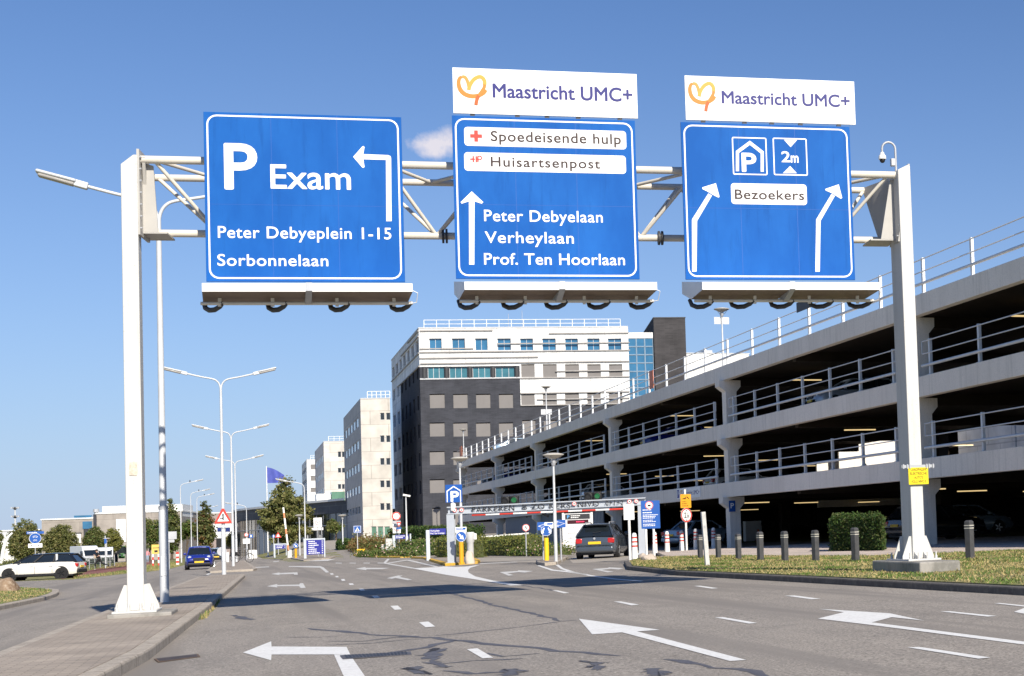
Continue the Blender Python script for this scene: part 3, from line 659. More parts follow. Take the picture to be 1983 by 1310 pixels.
t, q, w, h = sign('blue overhead sign with big white P Exam and left-turn arrow', (393, 215), (781, 229), (780, 546), (400, 546))
line_text(t, q, 'P', 437, 497, 279.5, 365.4, decal, .025); line_text(t, q, 'Exam', 525, 679, 319.4, 364.8, decal, .018)
line_text(t, q, 'Peter Debyeplein 1-15', 422.5, 757.5, 438.6, 460.8, decal, .016, space=1.06); line_text(t, q, 'Sorbonnelaan', 421.5, 635.5, 493, 514.8, decal, .016, space=1.06)
def K2(*p): return [(380+a*.3358, 180+b*.3358) for a, b in p]
arrow_px(t, q, [K2((905, 370), (958, 310), (966, 308), (971, 314), (964, 352), (964, 384), (971, 428), (966, 434), (958, 432)), K2((960, 354), (1108, 360), (1120, 366), (1124, 376), (1127, 741), (1096, 741), (1094, 388), (960, 384))])
t, q, w, h = sign('blue overhead sign with two white name fields and straight-ahead arrow', (879, 225), (1236, 233), (1232, 541), (879, 540))
box_px(t, q, 898.5, 1213, 246, 282.5); box_px(t, q, 898.5, 1212.5, 295, 331)
line_text(t, q, 'Spoedeisende hulp', 951, 1202, 254.3, 273.5, brown_ink, .022, -.046, space=1.08); line_text(t, q, 'Huisartsenpost', 951, 1162, 304.3, 322.5, brown_ink, .022, -.046, space=1.12)
a, z = q(922, 264); MB().box(a-.1, a+.1, -.0465, -.046, z-.032, z+.032).box(a-.032, a+.032, -.0468, -.0466, z-.1, z+.1).build('red_cross', red, t)
a, z = q(922, 309); mb = MB(); mb.box(a-.1, a-.02, -.0465, -.046, z-.014, z+.014); mb.box(a-.06, a-.034, -.0468, -.0466, z-.055, z+.055); mb.box(a-.01, a+.016, -.0465, -.046, z-.055, z+.055); mb.box(a+.02, a+.042, -.0468, -.0466, z-.055, z+.055); mb.box(a+.0, a+.04, -.0472, -.047, z-.012, z+.012); mb.ring(a+.06, z+.025, .022, .042, -.0472); mb.build('practice_mark', red, t)
arrow_px(t, q, [[(913.5, 371), (936, 392), (933, 395), (919, 390.5), (918.5, 513), (908.5, 513), (908, 390.5), (894, 395), (892, 392)]])
line_text(t, q, 'Peter Debyelaan', 938, 1167, 407, 428.5, decal, .016, space=1.06); line_text(t, q, 'Verheylaan', 939.5, 1111, 449, 470.5, decal, .016, space=1.06); line_text(t, q, 'Prof. Ten Hoorlaan', 938, 1210, 491, 512.5, decal, .016, space=1.04)
t, q, w, h = sign('white board with orange heart logo above the name-field sign', (877, 132), (1234, 143), (1234, 229), (877, 220), True)
line_text(t, q, 'Maastricht UMC+', 955, 1224, 162.7, 188.7, logo_blue, .03, -.043)
a, z = q(889, 199); b, z2 = q(941, 149); heart(t, a, z, b-a, (z2-z), -.043)
t, q, w, h = sign('blue overhead sign with parking house symbol and two bending arrows', (1325, 238), (1653, 245), (1648, 541), (1321, 543))
for x0, x1, y0, y1 in ((1417, 1486.5, 265.5, 340), (1496, 1564.5, 267, 341)):
    a, z1 = q(x0, y0); b, z0 = q(x1, y1); fr = MB(); frame_strip(fr, rrect(a, b, z0, z1, .03), rrect(a+.022, b-.022, z0+.022, z1-.022, .015), -.044); fr.build('symbol_frame', decal, t)
arrow_px(t, q, [[(1425, 332), (1425, 293), (1452, 273), (1479, 294), (1479, 333), (1473, 333), (1473, 297.5), (1452, 281), (1431, 296.5), (1431, 332)]], name='symbol')
for tri in ([(1518, 271), (1543.5, 271.5), (1531, 285.5)], [(1516, 336), (1530, 322), (1543, 336)]): arrow_px(t, q, [tri], name='height_mark')
line_text(t, q, 'P', 1438, 1464, 297.6, 332, decal, .04); line_text(t, q, '2', 1514, 1530, 294, 314, decal, .03); line_text(t, q, 'm', 1532, 1546, 296, 315, decal, .03)
box_px(t, q, 1415, 1563, 355, 395.5); line_text(t, q, 'Bezoekers', 1423.5, 1557, 367.6, 385.5, brown_ink, .022, -.046, space=1.06)
def K4(*p): return [(1280+a*.3741, 130+b*.3741) for a, b in p]
arrow_px(t, q, [K4((161, 1060), (184, 1060), (187, 797), (264, 666), (245, 655), (160, 790)), K4((284, 602), (303, 672), (297, 677), (264, 660), (240, 645), (215, 633), (213, 624))])
arrow_px(t, q, [K4((799, 1060), (822, 1060), (826, 797), (900, 668), (882, 658), (803, 790)), K4((920, 608), (938, 678), (931, 683), (900, 664), (876, 650), (852, 640), (850, 632))])
t, q, w, h = sign('white board with orange heart logo above the parking house sign', (1327, 147), (1656, 158), (1655, 241), (1327, 233), True)
line_text(t, q, 'Maastricht UMC+', 1398.5, 1645, 176.8, 200, logo_blue, .03, -.043)
a, z = q(1337, 211); b, z2 = q(1384, 162); heart(t, a, z, b-a, (z2-z), -.043)
# lighting troughs hanging in front of the signs' lower edges
under_m = mat('trough_underside', (.20, .15, .115), .6, var=.15, scale=4)  # shade of the lower faces put into the colour against ground bounce
def trough(label, pxl, pxr, n, tilt=0):
    u0, z = SG(*pxl); u1 = SG(*pxr)[0]; z = (SG(*pxl)[1]+SG(*pxr)[1])/2
    t = thing('sign_light_trough', label, 'sign light', P0 + Vector((math.cos(GRZ)*u0 + math.sin(GRZ)*OFF, math.sin(GRZ)*u0 - math.cos(GRZ)*OFF, z)), GRZ, 'lighting troughs under the overhead signs'); w = u1-u0
    sec = [(0, -.03), (1.25, -.235), (1.25, -.37), (.55, -.43), (.0, -.25)]
    def P(x, d, zz): return (x + SKEW*d, -d-.05, zz)
    for a, b in ((0, w*.492), (w*.508, w)):
        mb = MB(); n5 = len(sec); vs = [P(x, d, zz) for x in (a, b) for d, zz in sec]
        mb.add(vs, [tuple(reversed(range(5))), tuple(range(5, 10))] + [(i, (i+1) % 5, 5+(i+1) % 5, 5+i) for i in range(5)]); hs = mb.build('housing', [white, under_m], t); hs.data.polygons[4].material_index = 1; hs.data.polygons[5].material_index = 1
    vs = [P(x, d, zz) for x in (w*.485, w*.515) for d, zz in ((.1, -.12), (1.26, -.225), (1.27, -.36), (.9, -.52), (.8, -.5))]
    MB().add(vs, [tuple(reversed(range(5))), tuple(range(5, 10))] + [(i, (i+1) % 5, 5+(i+1) % 5, 5+i) for i in range(5)]).build('joint_bracket', galv, t)
    MB().tube([P(-.03, .85, -.50), P(w+.04, .85, -.50)], .028, 8).build('conduit', cream, t, smooth=50)
    for k in (.08, .33, .64, .92): MB().box(-.025, .025, -.02, .02, -.02, .12).build('clip', cream, t, P(w*k, .84, -.53))
    for i in range(n):
        x = w*(.045+.91*i/(n-1)) if n > 1 else w/2
        MB().tube([P(x+.16, .86, -.49), P(x+.11, .80, -.545), P(x+.03, .70, -.58), P(x-.05, .58, -.57), P(x-.11, .48, -.52), P(x-.13, .42, -.42)], [.03, .038, .042, .042, .04, .035], 10).build('spot_lamp', dark, t, smooth=50)
    MB().tube([P(w, 1.0, -.3), P(w+.1, 1.05, -.36), P(w+.09, .95, -.5), P(w-.05, .86, -.52)], .008, 5).build('cable', white, t)
    return t
trough('white lighting trough with four lamps under the P Exam sign', (394, 546), (783, 545), 4)
trough('white lighting trough with curved lamps under the name-field sign', (879, 543), (1236, 543), 5)
trough('white lighting trough with curved lamps under the parking house sign', (1320, 544), (1650, 543), 5)
# camera on the right post, notice on its front, paper on the left post
cp = P0 + Vector((math.cos(GRZ)*(RU-.1), math.sin(GRZ)*(RU-.1), 7.68))
t = thing('surveillance_camera', 'white dome camera on hooked pole atop the right gantry post', 'camera', cp, GRZ)
sc_ = S(cp); hook = [(0, 0, 0), (0, 0, .45)] + [(-.13+.13*math.cos(a), 0, .45+.13*math.sin(a)) for a in [math.pi*i/8 for i in range(1, 9)]] + [(-.26, 0, .38)]
MB().tube(hook, .022, 8).build('hook_pole', galv, t, smooth=50)
MB().lathe([(.0, .1), (.035, .1), (.045, .06), (.07, .03), (.075, -.03), (.06, -.035)], 14, (-.26, 0, .28)).build('housing', white, t, smooth=50)
MB().lathe([(.055, .0), (.05, -.04), (.03, -.065), (.0, -.075)], 12, (-.26, 0, .25)).build('lens_dome', black, t, smooth=True)
MB().box(-.1, -.02, -.05, .05, .12, .26).build('junction_box', galv, t, bevel=.01)
nz0 = PLANE(1780, 938, P0, GRZ, .35)[1]; nz1 = PLANE(1780, 905, P0, GRZ, .35)[1]; nu = PLANE(1778.5, 920, P0, GRZ, .2)[0]
t = thing('notice_sign', 'yellow notice with four lines of lettering strapped to the right gantry post', 'notice', P0 + Vector((math.cos(GRZ)*nu, math.sin(GRZ)*nu, nz0)) + Vector((-.153, -.988, 0))*.19, GRZ+rad(7))
hh = nz1-nz0; MB().box(-.2, .2, -.012, 0, 0, hh).build('board', mat('notice_yellow', (.85, .66, .01), .5, var=.04), t, bevel=.003)
ink = mat('notice_ink', (.10, .06, .01), .5, var=0)
for i, (s, a) in enumerate((('LAADPALEN', .15), ('ELEKTRISCHE', .17), ('AUTO\'S', .09), ('VOLG NIVO 0', .15))): MB().text(s, -a, a, hh*(.80-.235*i), .05, -.0135, 0, .02).build('lettering', ink, t)
mb = MB(); mb.box(-.33, .33, -.008, .012, hh-.005, hh+.05)
for x in (-.3, -.22, -.17, .17, .22, .3): mb.box(x-.012, x+.012, -.03, 0, hh-.02, hh+.065)
mb.build('strap', galv, t)
pz = PLANE(257, 908, P0, GRZ, .15)[1]
t = thing('paper_notice', 'small torn beige paper stuck on the left gantry post', 'paper', P0 + Vector((math.cos(GRZ)*-.025, math.sin(GRZ)*-.025, pz)) + Vector((-.153, -.988, 0))*.155, GRZ+PRZ)
mb = MB(); rnd = random.Random(3); mb.sect([(-.06, -.11), (.05, -.115), (.065, -.05), (.055, .03), (.06, .1), (.01, .115), (-.055, .1), (-.062, .02)], -.006, -.003); mb.build('sheet', mat('aged_paper', (.58, .50, .40), .8, var=.25, scale=25), t)
# ------------------------------------------------------------------ buildings
def facade(parent, u0, u1, z0, z1, p0, rz, wins, mats, mf=lambda u, z: 0, depth=.28, us=(), zs=(), name='wall', wname='window'):
    """a wall in its own frame (x along it, -y outward) with real openings; wins: (u0, u1, z0, z1, pane material, bars, frame)"""
    U = sorted(set([u0, u1] + [w for q in wins for w in q[:2]] + list(us))); Z = sorted(set([z0, z1] + [w for q in wins for w in q[2:4]] + list(zs)))
    mb = MB()
    for a, b in zip(U, U[1:]):
        for c, d in zip(Z, Z[1:]):
            m, n = (a+b)/2, (c+d)/2
            if any(q[0] < m < q[1] and q[2] < n < q[3] for q in wins): continue
            mb.add([(a, 0, c), (b, 0, c), (b, 0, d), (a, 0, d)], [(0, 1, 2, 3)], mf(m, n))
    for q in wins:
        a, b, c, d = q[:4]; k = mf(a-.05, (c+d)/2)
        mb.add([(a, 0, c), (b, 0, c), (b, 0, d), (a, 0, d), (a, depth, c), (b, depth, c), (b, depth, d), (a, depth, d)], [(0, 4, 5, 1), (1, 5, 6, 2), (2, 6, 7, 3), (3, 7, 4, 0)], k)
    w = mb.build(name, mats, parent, p0, rz)
    for q in wins:
        a, b, c, d, pm, bars, fm = q; t = min(.055, (b-a)*.08); fr = MB(); y0, y1 = depth-.12, depth-.04
        if fm:
            fr.box(a, b, y0, y1, c, c+t).box(a, b, y0, y1, d-t, d).box(a, a+t, y0, y1, c+t, d-t).box(b-t, b, y0, y1, c+t, d-t)
            for k in range(1, bars): x = a+(b-a)*k/bars; fr.box(x-t/2, x+t/2, y0+.005, y1-.005, c+t, d-t)
            o = fr.build(wname, fm, parent, p0, rz)
            MB().box(a+.001, b-.001, depth-.07, depth+.02, c+.001, d-.001).build('pane', pm, o)
        else: MB().box(a+.002, b-.002, .09, depth+.02, c+.002, d-.12).build(wname, pm, parent, p0, rz)
    return w
def rail_roof(parent, p0, rz, u0, u1, z, n, h=1.0):
    mb = MB()
    for i in range(n+1): x = u0+(u1-u0)*i/n; mb.bar((x, .6, z), (x, .6, z+h), .07, .07)
    for k in (.5, 1.0): mb.bar((u0, .6, z+h*k), (u1, .6, z+h*k), .06, .06)
    return mb.build('roof_railing', white, parent, p0, rz)
LF = rad(-90)
def rows(wins, px, rowsy, FP, pm, bars, fm):
    for y0, y1 in rowsy:
        for a, b in px:
            u0, z1 = FP(a, y0); u1, _ = FP(b, y0); _, z0 = FP(a, y1); wins.append((u0, u1, z0, z1, pm, bars, fm))

# dark brick hospital wing with white upper floors
pb = AT(816, 850, 190); RZ = rad(-9.5)
hb = thing('hospital_wing', 'dark brick hospital building with white top floors and roof railing', 'building', (pb.x, pb.y, 0))
FP = lambda x, y: PLANE(x, y, pb, RZ); ZB = FP(816, 1075)[1]
zA = FP(850, 656)[1], FP(850, 679)[1]; top = FP(816, 634.7)[1]; zw = FP(816, 711)[1]; zbk = FP(816, 735.5)[1]; ur = FP(1218, 700)[0]; um = FP(1007, 735)[0]; zwr = FP(1010, 785)[1]
wins = []
rows(wins, [(831, 855), (875, 900), (920, 944), (963, 989), (1007, 1032), (1050, 1076), (1094, 1119), (1137, 1161), (1177, 1203)], [(656, 679)], FP, glass_blue, 2, frame_alu)
rows(wins, [(828, 861), (870, 905), (915, 950), (959, 998)], [(711, 733.5)], FP, glass_teal, 3, frame_alu)
rows(wins, [(1009, 1035), (1051, 1078), (1094, 1121), (1137, 1163), (1179, 1205)], [(706, 731), (761.5, 785)], FP, shutter, 1, None)
rows(wins, [(832, 861), (877.6, 905.5), (921.7, 949.5), (966, 993.5)], [(763.5, 791), (819, 846), (874.5, 901), (929, 955.5)], FP, shutter, 1, None)
rows(wins, [(1011, 1037), (1053, 1079), (1096, 1122)], [(814, 841), (868, 895), (924, 950)], FP, shutter, 1, None)
rows(wins, [(837, 852), (878, 893)], [(984, 1026)], FP, shutter, 1, None)
facade(hb, 0, ur, ZB-3, top, (0, 0, 0), RZ, wins, [white_panel, dark_brick], lambda u, z: 1 if (z < zbk and u < um) or z < zwr or (z < zw and u < um and z > zbk-.01) else 0, us=(um,), zs=(zw, zbk, zwr), depth=.35)
uf = PLANE(758, 702, pb, LF)[0]; ub = PLANE(776, 767, pb, LF)[0]
lw = []; n = 7
for i in range(n):
    a = uf + (0-uf)*(i+.25)/n; b = uf + (0-uf)*(i+.8)/n; lw.append((a, b, zA[1], zA[0], glass_dark, 1, frame_alu))
for r, (y0, y1) in enumerate(((706, 731), (763.5, 791), (819, 846), (874.5, 901), (929, 955.5), (984, 1030))):
    zt, zb_ = FP(840, y0)[1], FP(840, y1)[1]
    for i in range(5):
        a = ub + (0-ub)*(i+.3)/5; b = ub + (0-ub)*(i+.68)/5; lw.append((a, b, zb_, zt, glass_dark, 1, dark))
    if r < 5:
        for i in range(2):
            a = uf + (ub-uf)*(i+.15)/2; b = uf + (ub-uf)*(i+.75)/2; lw.append((a, b, zb_, zt, glass_pale, 2, frame_alu))
facade(hb, uf, 0, ZB-3, top, (0, 0, 0), LF, lw, [white_panel, dark_brick], lambda u, z: 1 if u > ub and z < zw else 0, us=(ub,), zs=(zw, zbk), name='side_wall', wname='side_window')
ca, sa = math.cos(RZ), math.sin(RZ)
ring_ = [(0, 0), (ca*ur, sa*ur), (ca*ur-sa*20, sa*ur+ca*20), (0, -uf)]
MB().prism(inset(ring_, .02), top-.5, top-.45).build('roof', galv, hb)
MB().prism([(0, -uf-.1), (ca*ur-.1, sa*ur+.05), (ca*ur-.1, sa*ur+22), (0, -uf+.1)], ZB-3, top-.6).build('rear_wall', white_panel, hb)
MB().box(0, ur, -.06, .3, top-.12, top+.02).build('parapet_cap', frame_alu, hb, (0, 0, 0), RZ)
MB().box(uf, 0, -.06, .3, top-.12, top+.015).build('parapet_cap', frame_alu, hb, (0, 0, 0), LF)
for y, a, b in ((641, 813, 954), (676, 813, 917), (682.5, 813, 1220), (694, 813, 1042), (646, 1063, 1218), (666, 963, 1219), (704.5, 814, 1219), (719, 1076, 1219), (732.5, 1008, 1219), (762, 1008, 1219), (774, 1040, 1219), (785.5, 1008, 1219)):
    u0, z = FP(a, y); u1, _ = FP(b, y); MB().box(u0, u1, -.16, -.004, z-.09, z+.05).build('facade_ledge', mat('grey_ledge', (.33, .31, .29), .6), hb, (0, 0, 0), RZ)
for y, a, b in ((FP(813, 641)[1], uf*.35, 0), (zA[1]-.3, uf, 0), (zA[0]+.3, uf*.6, 0), (zw+.1, uf*.7, 0)): MB().box(a, b, -.15, -.004, y-.08, y+.05).build('facade_ledge', MATS['grey_ledge'], hb, (0, 0, 0), LF)
MB().box(0, um, -.1, .02, zbk-.02, zbk+.14).build('balcony_ledge', frame_alu, hb, (0, 0, 0), RZ)
for k in range(5): MB().lathe([(.28, zbk+.14), (.28, zw)], 12, (FP((822, 865, 910, 955, 1001)[k], 735)[0], .12, 0)).build('pillar', dark, hb, (0, 0, 0), RZ, smooth=40)
rail_roof(hb, (0, 0, 0), RZ, .6, FP(1202, 630)[0], top, 16)
for px_, l in ((985, 1.6), (1012, 1.9)):
    u = FP(px_, 630)[0]; MB().tube([(u, 3, top), (u, 3, top+l*1.3)], .03, 5).build('antenna', galv, hb, (0, 0, 0), RZ)
# glass stair tower and brick service tower at its right end
gt = FP(1222, 642)[1]; u0 = ur+.02; u1 = FP(1267.5, 700)[0]
wins = []; zz = [FP(1222, y)[1] for y in (653, 669.5, 685.5, 701.5, 718, 734, 750, 766, 782, 798)]
for i in range(len(zz)-1):
    for k in range(3): a = u0+(u1-u0)*k/3; b = u0+(u1-u0)*(k+1)/3; wins.append((a+.02, b-.02, zz[i+1]+.02, zz[i]-.02, glass_blue, 1, mat('stair_mullion', (.22, .30, .38), .4)))
facade(hb, u0, u1, ZB-3, gt, (-sa*1.2, ca*1.2, 0), RZ, wins, [white_panel, MATS['stair_mullion']], lambda u, z: 1 if z < zz[0] else 0, depth=.15, name='stair_tower_wall', wname='stair_window')
u2 = FP(1329.5, 620)[0]*.985; tt = PLANE(1268, 616.5, pb + Vector((0, .9, 0)), RZ)[1]; u1b = PLANE(1268, 700, pb + Vector((0, .9, 0)), RZ)[0]; u2b = PLANE(1329.5, 700, pb + Vector((0, .9, 0)), RZ)[0]
MB().box(u1b, u2b, 0, 16, ZB-3, tt).build('brick_tower', brown_brick, hb, (0, .9, 0), RZ)
MB().box(u1b-.05, u2b+.05, -.05, 16.05, tt+.003, tt+.12).build('tower_cap', dark, hb, (0, .9, 0), RZ)

def slab_block(label, corner, Y, lx, rx, front, strips, pmat, top_px, side_m=None, stripm=glass_pale, ground=None, rail=True, pane=glass_dark):
    p = AT(corner, 900, Y); t = thing('hospital_block', label, 'building', (p.x, p.y, 0)); F = lambda x, y: PLANE(x, y, p, RZ); tp = F(corner, top_px)[1]
    u1 = F(rx, 900)[0]; zb = F(corner, 1060)[1]; ul = PLANE(lx, 900, p, LF)[0]; wins = []
    for (xs, ys, pm) in front: rows(wins, xs, ys, F, pm, 1, frame_alu)
    facade(t, 0, u1, zb-3, tp, (0, 0, 0), RZ, wins, [pmat], depth=.22)
    sw = []
    for y0, y1 in strips:
        z1, z0 = F(corner, y0)[1], F(corner, y1)[1]; n = 5
        for i in range(n): a = ul + (0-ul)*(.05+.84*i/n); b = ul + (0-ul)*(.05+.84*(i+.94)/n); sw.append((a, b, z0, z1, stripm, 1, frame_alu))
    facade(t, ul, 0, zb-3, tp, (0, 0, 0), LF, sw, [side_m or pmat], depth=.16, name='side_wall', wname='side_window')
    MB().prism([(.02, .02), (ca*u1, sa*u1+.02), (ca*u1, sa*u1+12), (.02, -ul)], tp-.4, tp-.35).build('roof', galv, t)
    MB().box(0, u1, -.05, .3, tp-.1, tp+.03).build('parapet_cap', frame_alu, t, (0, 0, 0), RZ)
    if rail: rail_roof(t, (0, 0, 0), RZ, .8, u1, tp, 5, .9)
    return t, p, F
grey_panel = panel_mat('grey_side_panel', (.50, .47, .45), (.38, .36, .345), 1.5, 3.4)
t, p, F = slab_block('tall pale hospital block with grey side left of the dark brick building', 700.6, 197, 667, 757.5, [([(736, 744.2), (747.5, 755.6)], [(800, 813.7), (843.8, 857), (887.7, 901), (931, 944.6), (975, 988.6)], glass_dark), ([(719, 729), (731, 742), (744, 755)], [(1020, 1046)], glass_green)],
    [(803, 822), (848, 866), (893, 911), (937, 954), (978, 994)], beige_panel, 771.7, grey_panel)
t, p, F = slab_block('middle beige hospital block behind the curved entrance building', 627.5, 292, 610, 690, [([(654, 660.5), (661.8, 667.5)], [(875, 886), (906.5, 916), (938, 947.6)], glass_dark)], [(879, 893), (911, 924), (943, 955)], beige_panel, 855, grey_panel)
t, p, F = slab_block('narrow white hospital block with dark window bands, farthest of the row', 594, 360, 584.5, 625, [([(601, 622)], [(900, 910), (922, 932), (945, 954)], shutter)], [(904, 912), (926, 934), (948, 956)], white_panel, 890, white_panel, glass_dark)

# curved entrance building
path = [(AT(px_, 1000, Y).x, Y) for px_, Y in ((672, 226), (640, 232), (600, 240), (560, 250), (520, 262), (490, 271), (470, 278), (459, 284), (454, 291), (453, 300), (456, 312), (470, 325))]
ctop = AT(640, 967.5, 232).z; b0 = AT(640, 972, 232).z; b1 = AT(640, 995, 232).z; g1 = AT(640, 1034, 232).z
ce = thing('entrance_building', 'curved low entrance building with dark band over glass behind the tree', 'building', (path[0][0], path[0][1], 0)); O = path[0]
def wallpath(name, m, z0, z1, off, parent=ce):
    mb = MB(); P = [(x-O[0], y-O[1]) for x, y in path]; Q = []
    for i, p_ in enumerate(P):
        d = (Vector(P[min(i+1, len(P)-1)]) - Vector(P[max(i-1, 0)])).normalized(); nn = Vector((d.y, -d.x))*-1
        if nn.y > 0 and i < 8: nn = -nn
        Q.append((p_[0] + nn.x*off, p_[1] + nn.y*off))
    back = [(Q[-1][0]+30, Q[-1][1]), (Q[0][0]+4, Q[-1][1])]
    mb.prism(Q + back, z0, z1); return mb.build(name, m, parent)
wallpath('dark_band', panel_mat('dark_blue_panel', (.075, .08, .095), (.14, .14, .15), 3.2, 6), b1, b0, 0); wallpath('roof_fascia', white, b0+.01, ctop, .35)
wallpath('glass_wall', glass_dark, AT(640, 1060, 232).z-2, b1-.003, -.5)
mb = MB()
for i in range(len(path)-1):
    for k in range(3):
        x = path[i][0] + (path[i+1][0]-path[i][0])*k/3 - O[0]; y = path[i][1] + (path[i+1][1]-path[i][1])*k/3 - O[1]; mb.box(x-.03, x+.03, y+.2, y+.38, g1-3, b1)
mb.build('mullion', mat('mullion_grey', (.16, .17, .19), .5), ce)
mb = MB()
for i in range(len(path)-1): mb.bar((path[i][0]-O[0], path[i][1]-O[1]+.2, g1+1.2), (path[i+1][0]-O[0], path[i+1][1]-O[1]+.2, g1+1.2), .12, .12)
mb.build('transom', frame_alu, ce)
for px0, px1, y0, y1, Y in ((613, 640, 957, 969, 262), (642, 668, 953, 969, 262)):
    a, b = AT(px0, y0, Y), AT(px1, y1, Y); MB().box(a.x-O[0], b.x-O[0], Y-O[1], Y-O[1]+6, b.z-1.2, a.z).build('roof_box', white if px0 < 640 else glass_green, ce)
a, b = AT(566, 1024, 218), AT(626, 1027, 218); cz = H(a.x, 218)
cn = thing('entrance_canopy', 'flat white entrance canopy on thin posts behind the direction boards', 'canopy', (a.x, 218, cz))
MB().box(0, b.x-a.x, 0, 5, a.z-cz-.35, a.z-cz).build('roof', white, cn, bevel=.02)
for k in (.1, .5, .9): MB().lathe([(.09, -.5), (.09, a.z-cz-.35)], 8, ((b.x-a.x)*k, 1, 0)).build('post', galv, cn)

# halls on the left horizon
def hall(label, px0, px1, ytop, Y, m, depth=30, rz=RZ*.6, name='industrial_hall', base=1090):
    p = AT(px0, ytop, Y); t = thing(name, label, 'hall', (p.x, p.y, 0), rz); F = lambda x, y: PLANE(x, y, p, rz); u1 = F(px1, ytop)[0]
    MB().box(0, u1, 0, depth, F(px0, base)[1]-4, p.z).build('wall', m, t); MB().box(-.15, u1+.15, -.15, depth, p.z+.003, p.z+.25).build('roof_edge', white, t); return t, F, u1
def pan(t, F, x0, x1, y0, y1, m, name='wall_panel', d=.12):
    u0, z1 = F(x0, y0); u1, z0 = F(x1, y1); return MB().box(u0, u1, -d, .05, z0, z1).build(name, m, t)
t, F, u1 = hall('low grey-brown concrete hall with blue glass corner on the left horizon', 80.6, 181, 1008, 345, hall_conc)
pan(t, F, 160, 178.5, 1010.5, 1024, glass_blue, 'corner_window'); pan(t, F, 143, 177, 999, 1007, glass_blue, 'rooftop_glazing', -1.0)
pan(t, F, 87, 93, 1037, 1056, white, 'white_door'); pan(t, F, 137, 157, 1034, 1052, white, 'white_door'); pan(t, F, 162, 172, 1025, 1056, dark_brick, 'dark_panel'); pan(t, F, 135, 158, 1032.5, 1034, dark_brick, 'dark_panel', .14)
t, F, u1 = hall('taller concrete hall with white roof storey behind the left gantry post', 187, 352, 996, 322, hall_conc)
u0, z1 = F(196, 981); u2, z0 = F(352, 995); MB().box(u0, u2, 1, 16, z0-.5, z1).build('roof_storey', white, t); pan(t, F, 225, 244, 1006, 1050, white, 'white_panel')
pan(t, F, 181, 187, 996.5, 1030, dark_brick, 'shaded_side_strip', .3); u0, z1 = F(182, 986); MB().lathe([(.35, z1-2), (.35, z1-.6), (.55, z1-.6), (.5, z1)], 10, (u0, 2, 0)).build('chimney', galv, t)  # dark strip at the corner paints in the hall's shaded side
t, F, u1 = hall('long low hall with reddish roof and white wall behind the street trees', 350, 455, 997, 400, mat('hall_red_grey', (.30, .24, .22), .8, var=.1, scale=.3))
pan(t, F, 352, 408, 1004, 1012, white, 'white_panel'); pan(t, F, 408, 452, 1016, 1042, white, 'white_panel', .2); pan(t, F, 421, 429, 1022, 1030, mat('blue_window', (.03, .045, .16), .2), 'window', .25); pan(t, F, 437, 446, 1022, 1030, MATS['blue_window'], 'window', .25); pan(t, F, 419, 454, 1043, 1062, black, 'loading_bay', .22)
pan(t, F, 375, 395, 1014, 1045, hall_conc, 'concrete_panel')
t, F, u1 = hall('pale grey hall block left of the concrete hall', 93, 119, 1008, 400, mat('pale_grey_clad', (.5, .53, .56), .6, var=.05)); 
pan(t, F, 115, 119, 1008, 1040, mat('slate_clad', (.16, .19, .24), .6), 'side_panel')
t, F, u1 = hall('white stadium stand with grey roof at the far left edge', -40, 76, 1031, 380, mat('grey_roof_clad', (.40, .40, .42), .6, var=.08), name='stadium_stand')
pan(t, F, -40, 62, 1043, 1092, white, 'white_wall', .3); pan(t, F, -40, 74, 1033, 1041, mat('roof_ribs', (.52, .53, .56), .5), 'roof_band', .2)
for k in range(9): pan(t, F, -30+k*12, -29.3+k*12, 1033, 1041, galv, 'roof_rib', .24)
# curved white arch of the stadium
A = AT(3, 1088, 200); 
t = thing('leaning_arch', 'curved grey-white arch leg leaning right at the far left edge', 'arch', (A.x, 200, A.z-1)); s150 = S(A)
pts = [((x-3)/s150, 0, (1088-y)/s150+1) for x, y in ((1, 1104), (3, 1088), (6, 1066), (10, 1050), (15, 1040), (22, 1033))]
MB().tube([Vector(p) for p in pts], [.22, .22, .2, .18, .15, .1], 10).build('arch_tube', white, t, smooth=50)

# white buildings behind the garage
p = AT(1328, 690, 215); t = thing('white_annex', 'white flat building behind the car park roof railing', 'building', (p.x, p.y, 0)); F = lambda x, y: PLANE(x, y, p, 0.0); u1, z1 = F(1450, 686)
wn = []
for k in range(6): wn.append((2+k*1.5*2, 3+k*1.5*2, z1-3.2, z1-1.6, shutter, 1, None))
facade(t, 0, u1, -2, z1, (0, 0, 0), 0, [], [white_panel]); MB().box(0, u1, .05, 18, -2, z1-.05).build('body', white_panel, t); MB().box(-.1, u1+.1, -.1, .3, z1, z1+.12).build('parapet_cap', frame_alu, t)
MB().box(F(1375, 686)[0], F(1391, 686)[0], 3, 6, z1, z1+.9).build('roof_unit', galv, t)
t = thing('white_ramp_building', 'sunlit white building seen through the open car park decks', 'building', (74, 96, 0))
MB().box(0, 30, 0, 60, -2, 6.9).build('body', white_panel, t); MB().box(-.1, 30, -.1, 60, 6.9, 7.2).build('parapet_cap', frame_alu, t)
for k in range(5): MB().box(2+5*k, 4.6+5*k, -.08, .1, 3.9, 5.4).build('window', glass_dark, t)
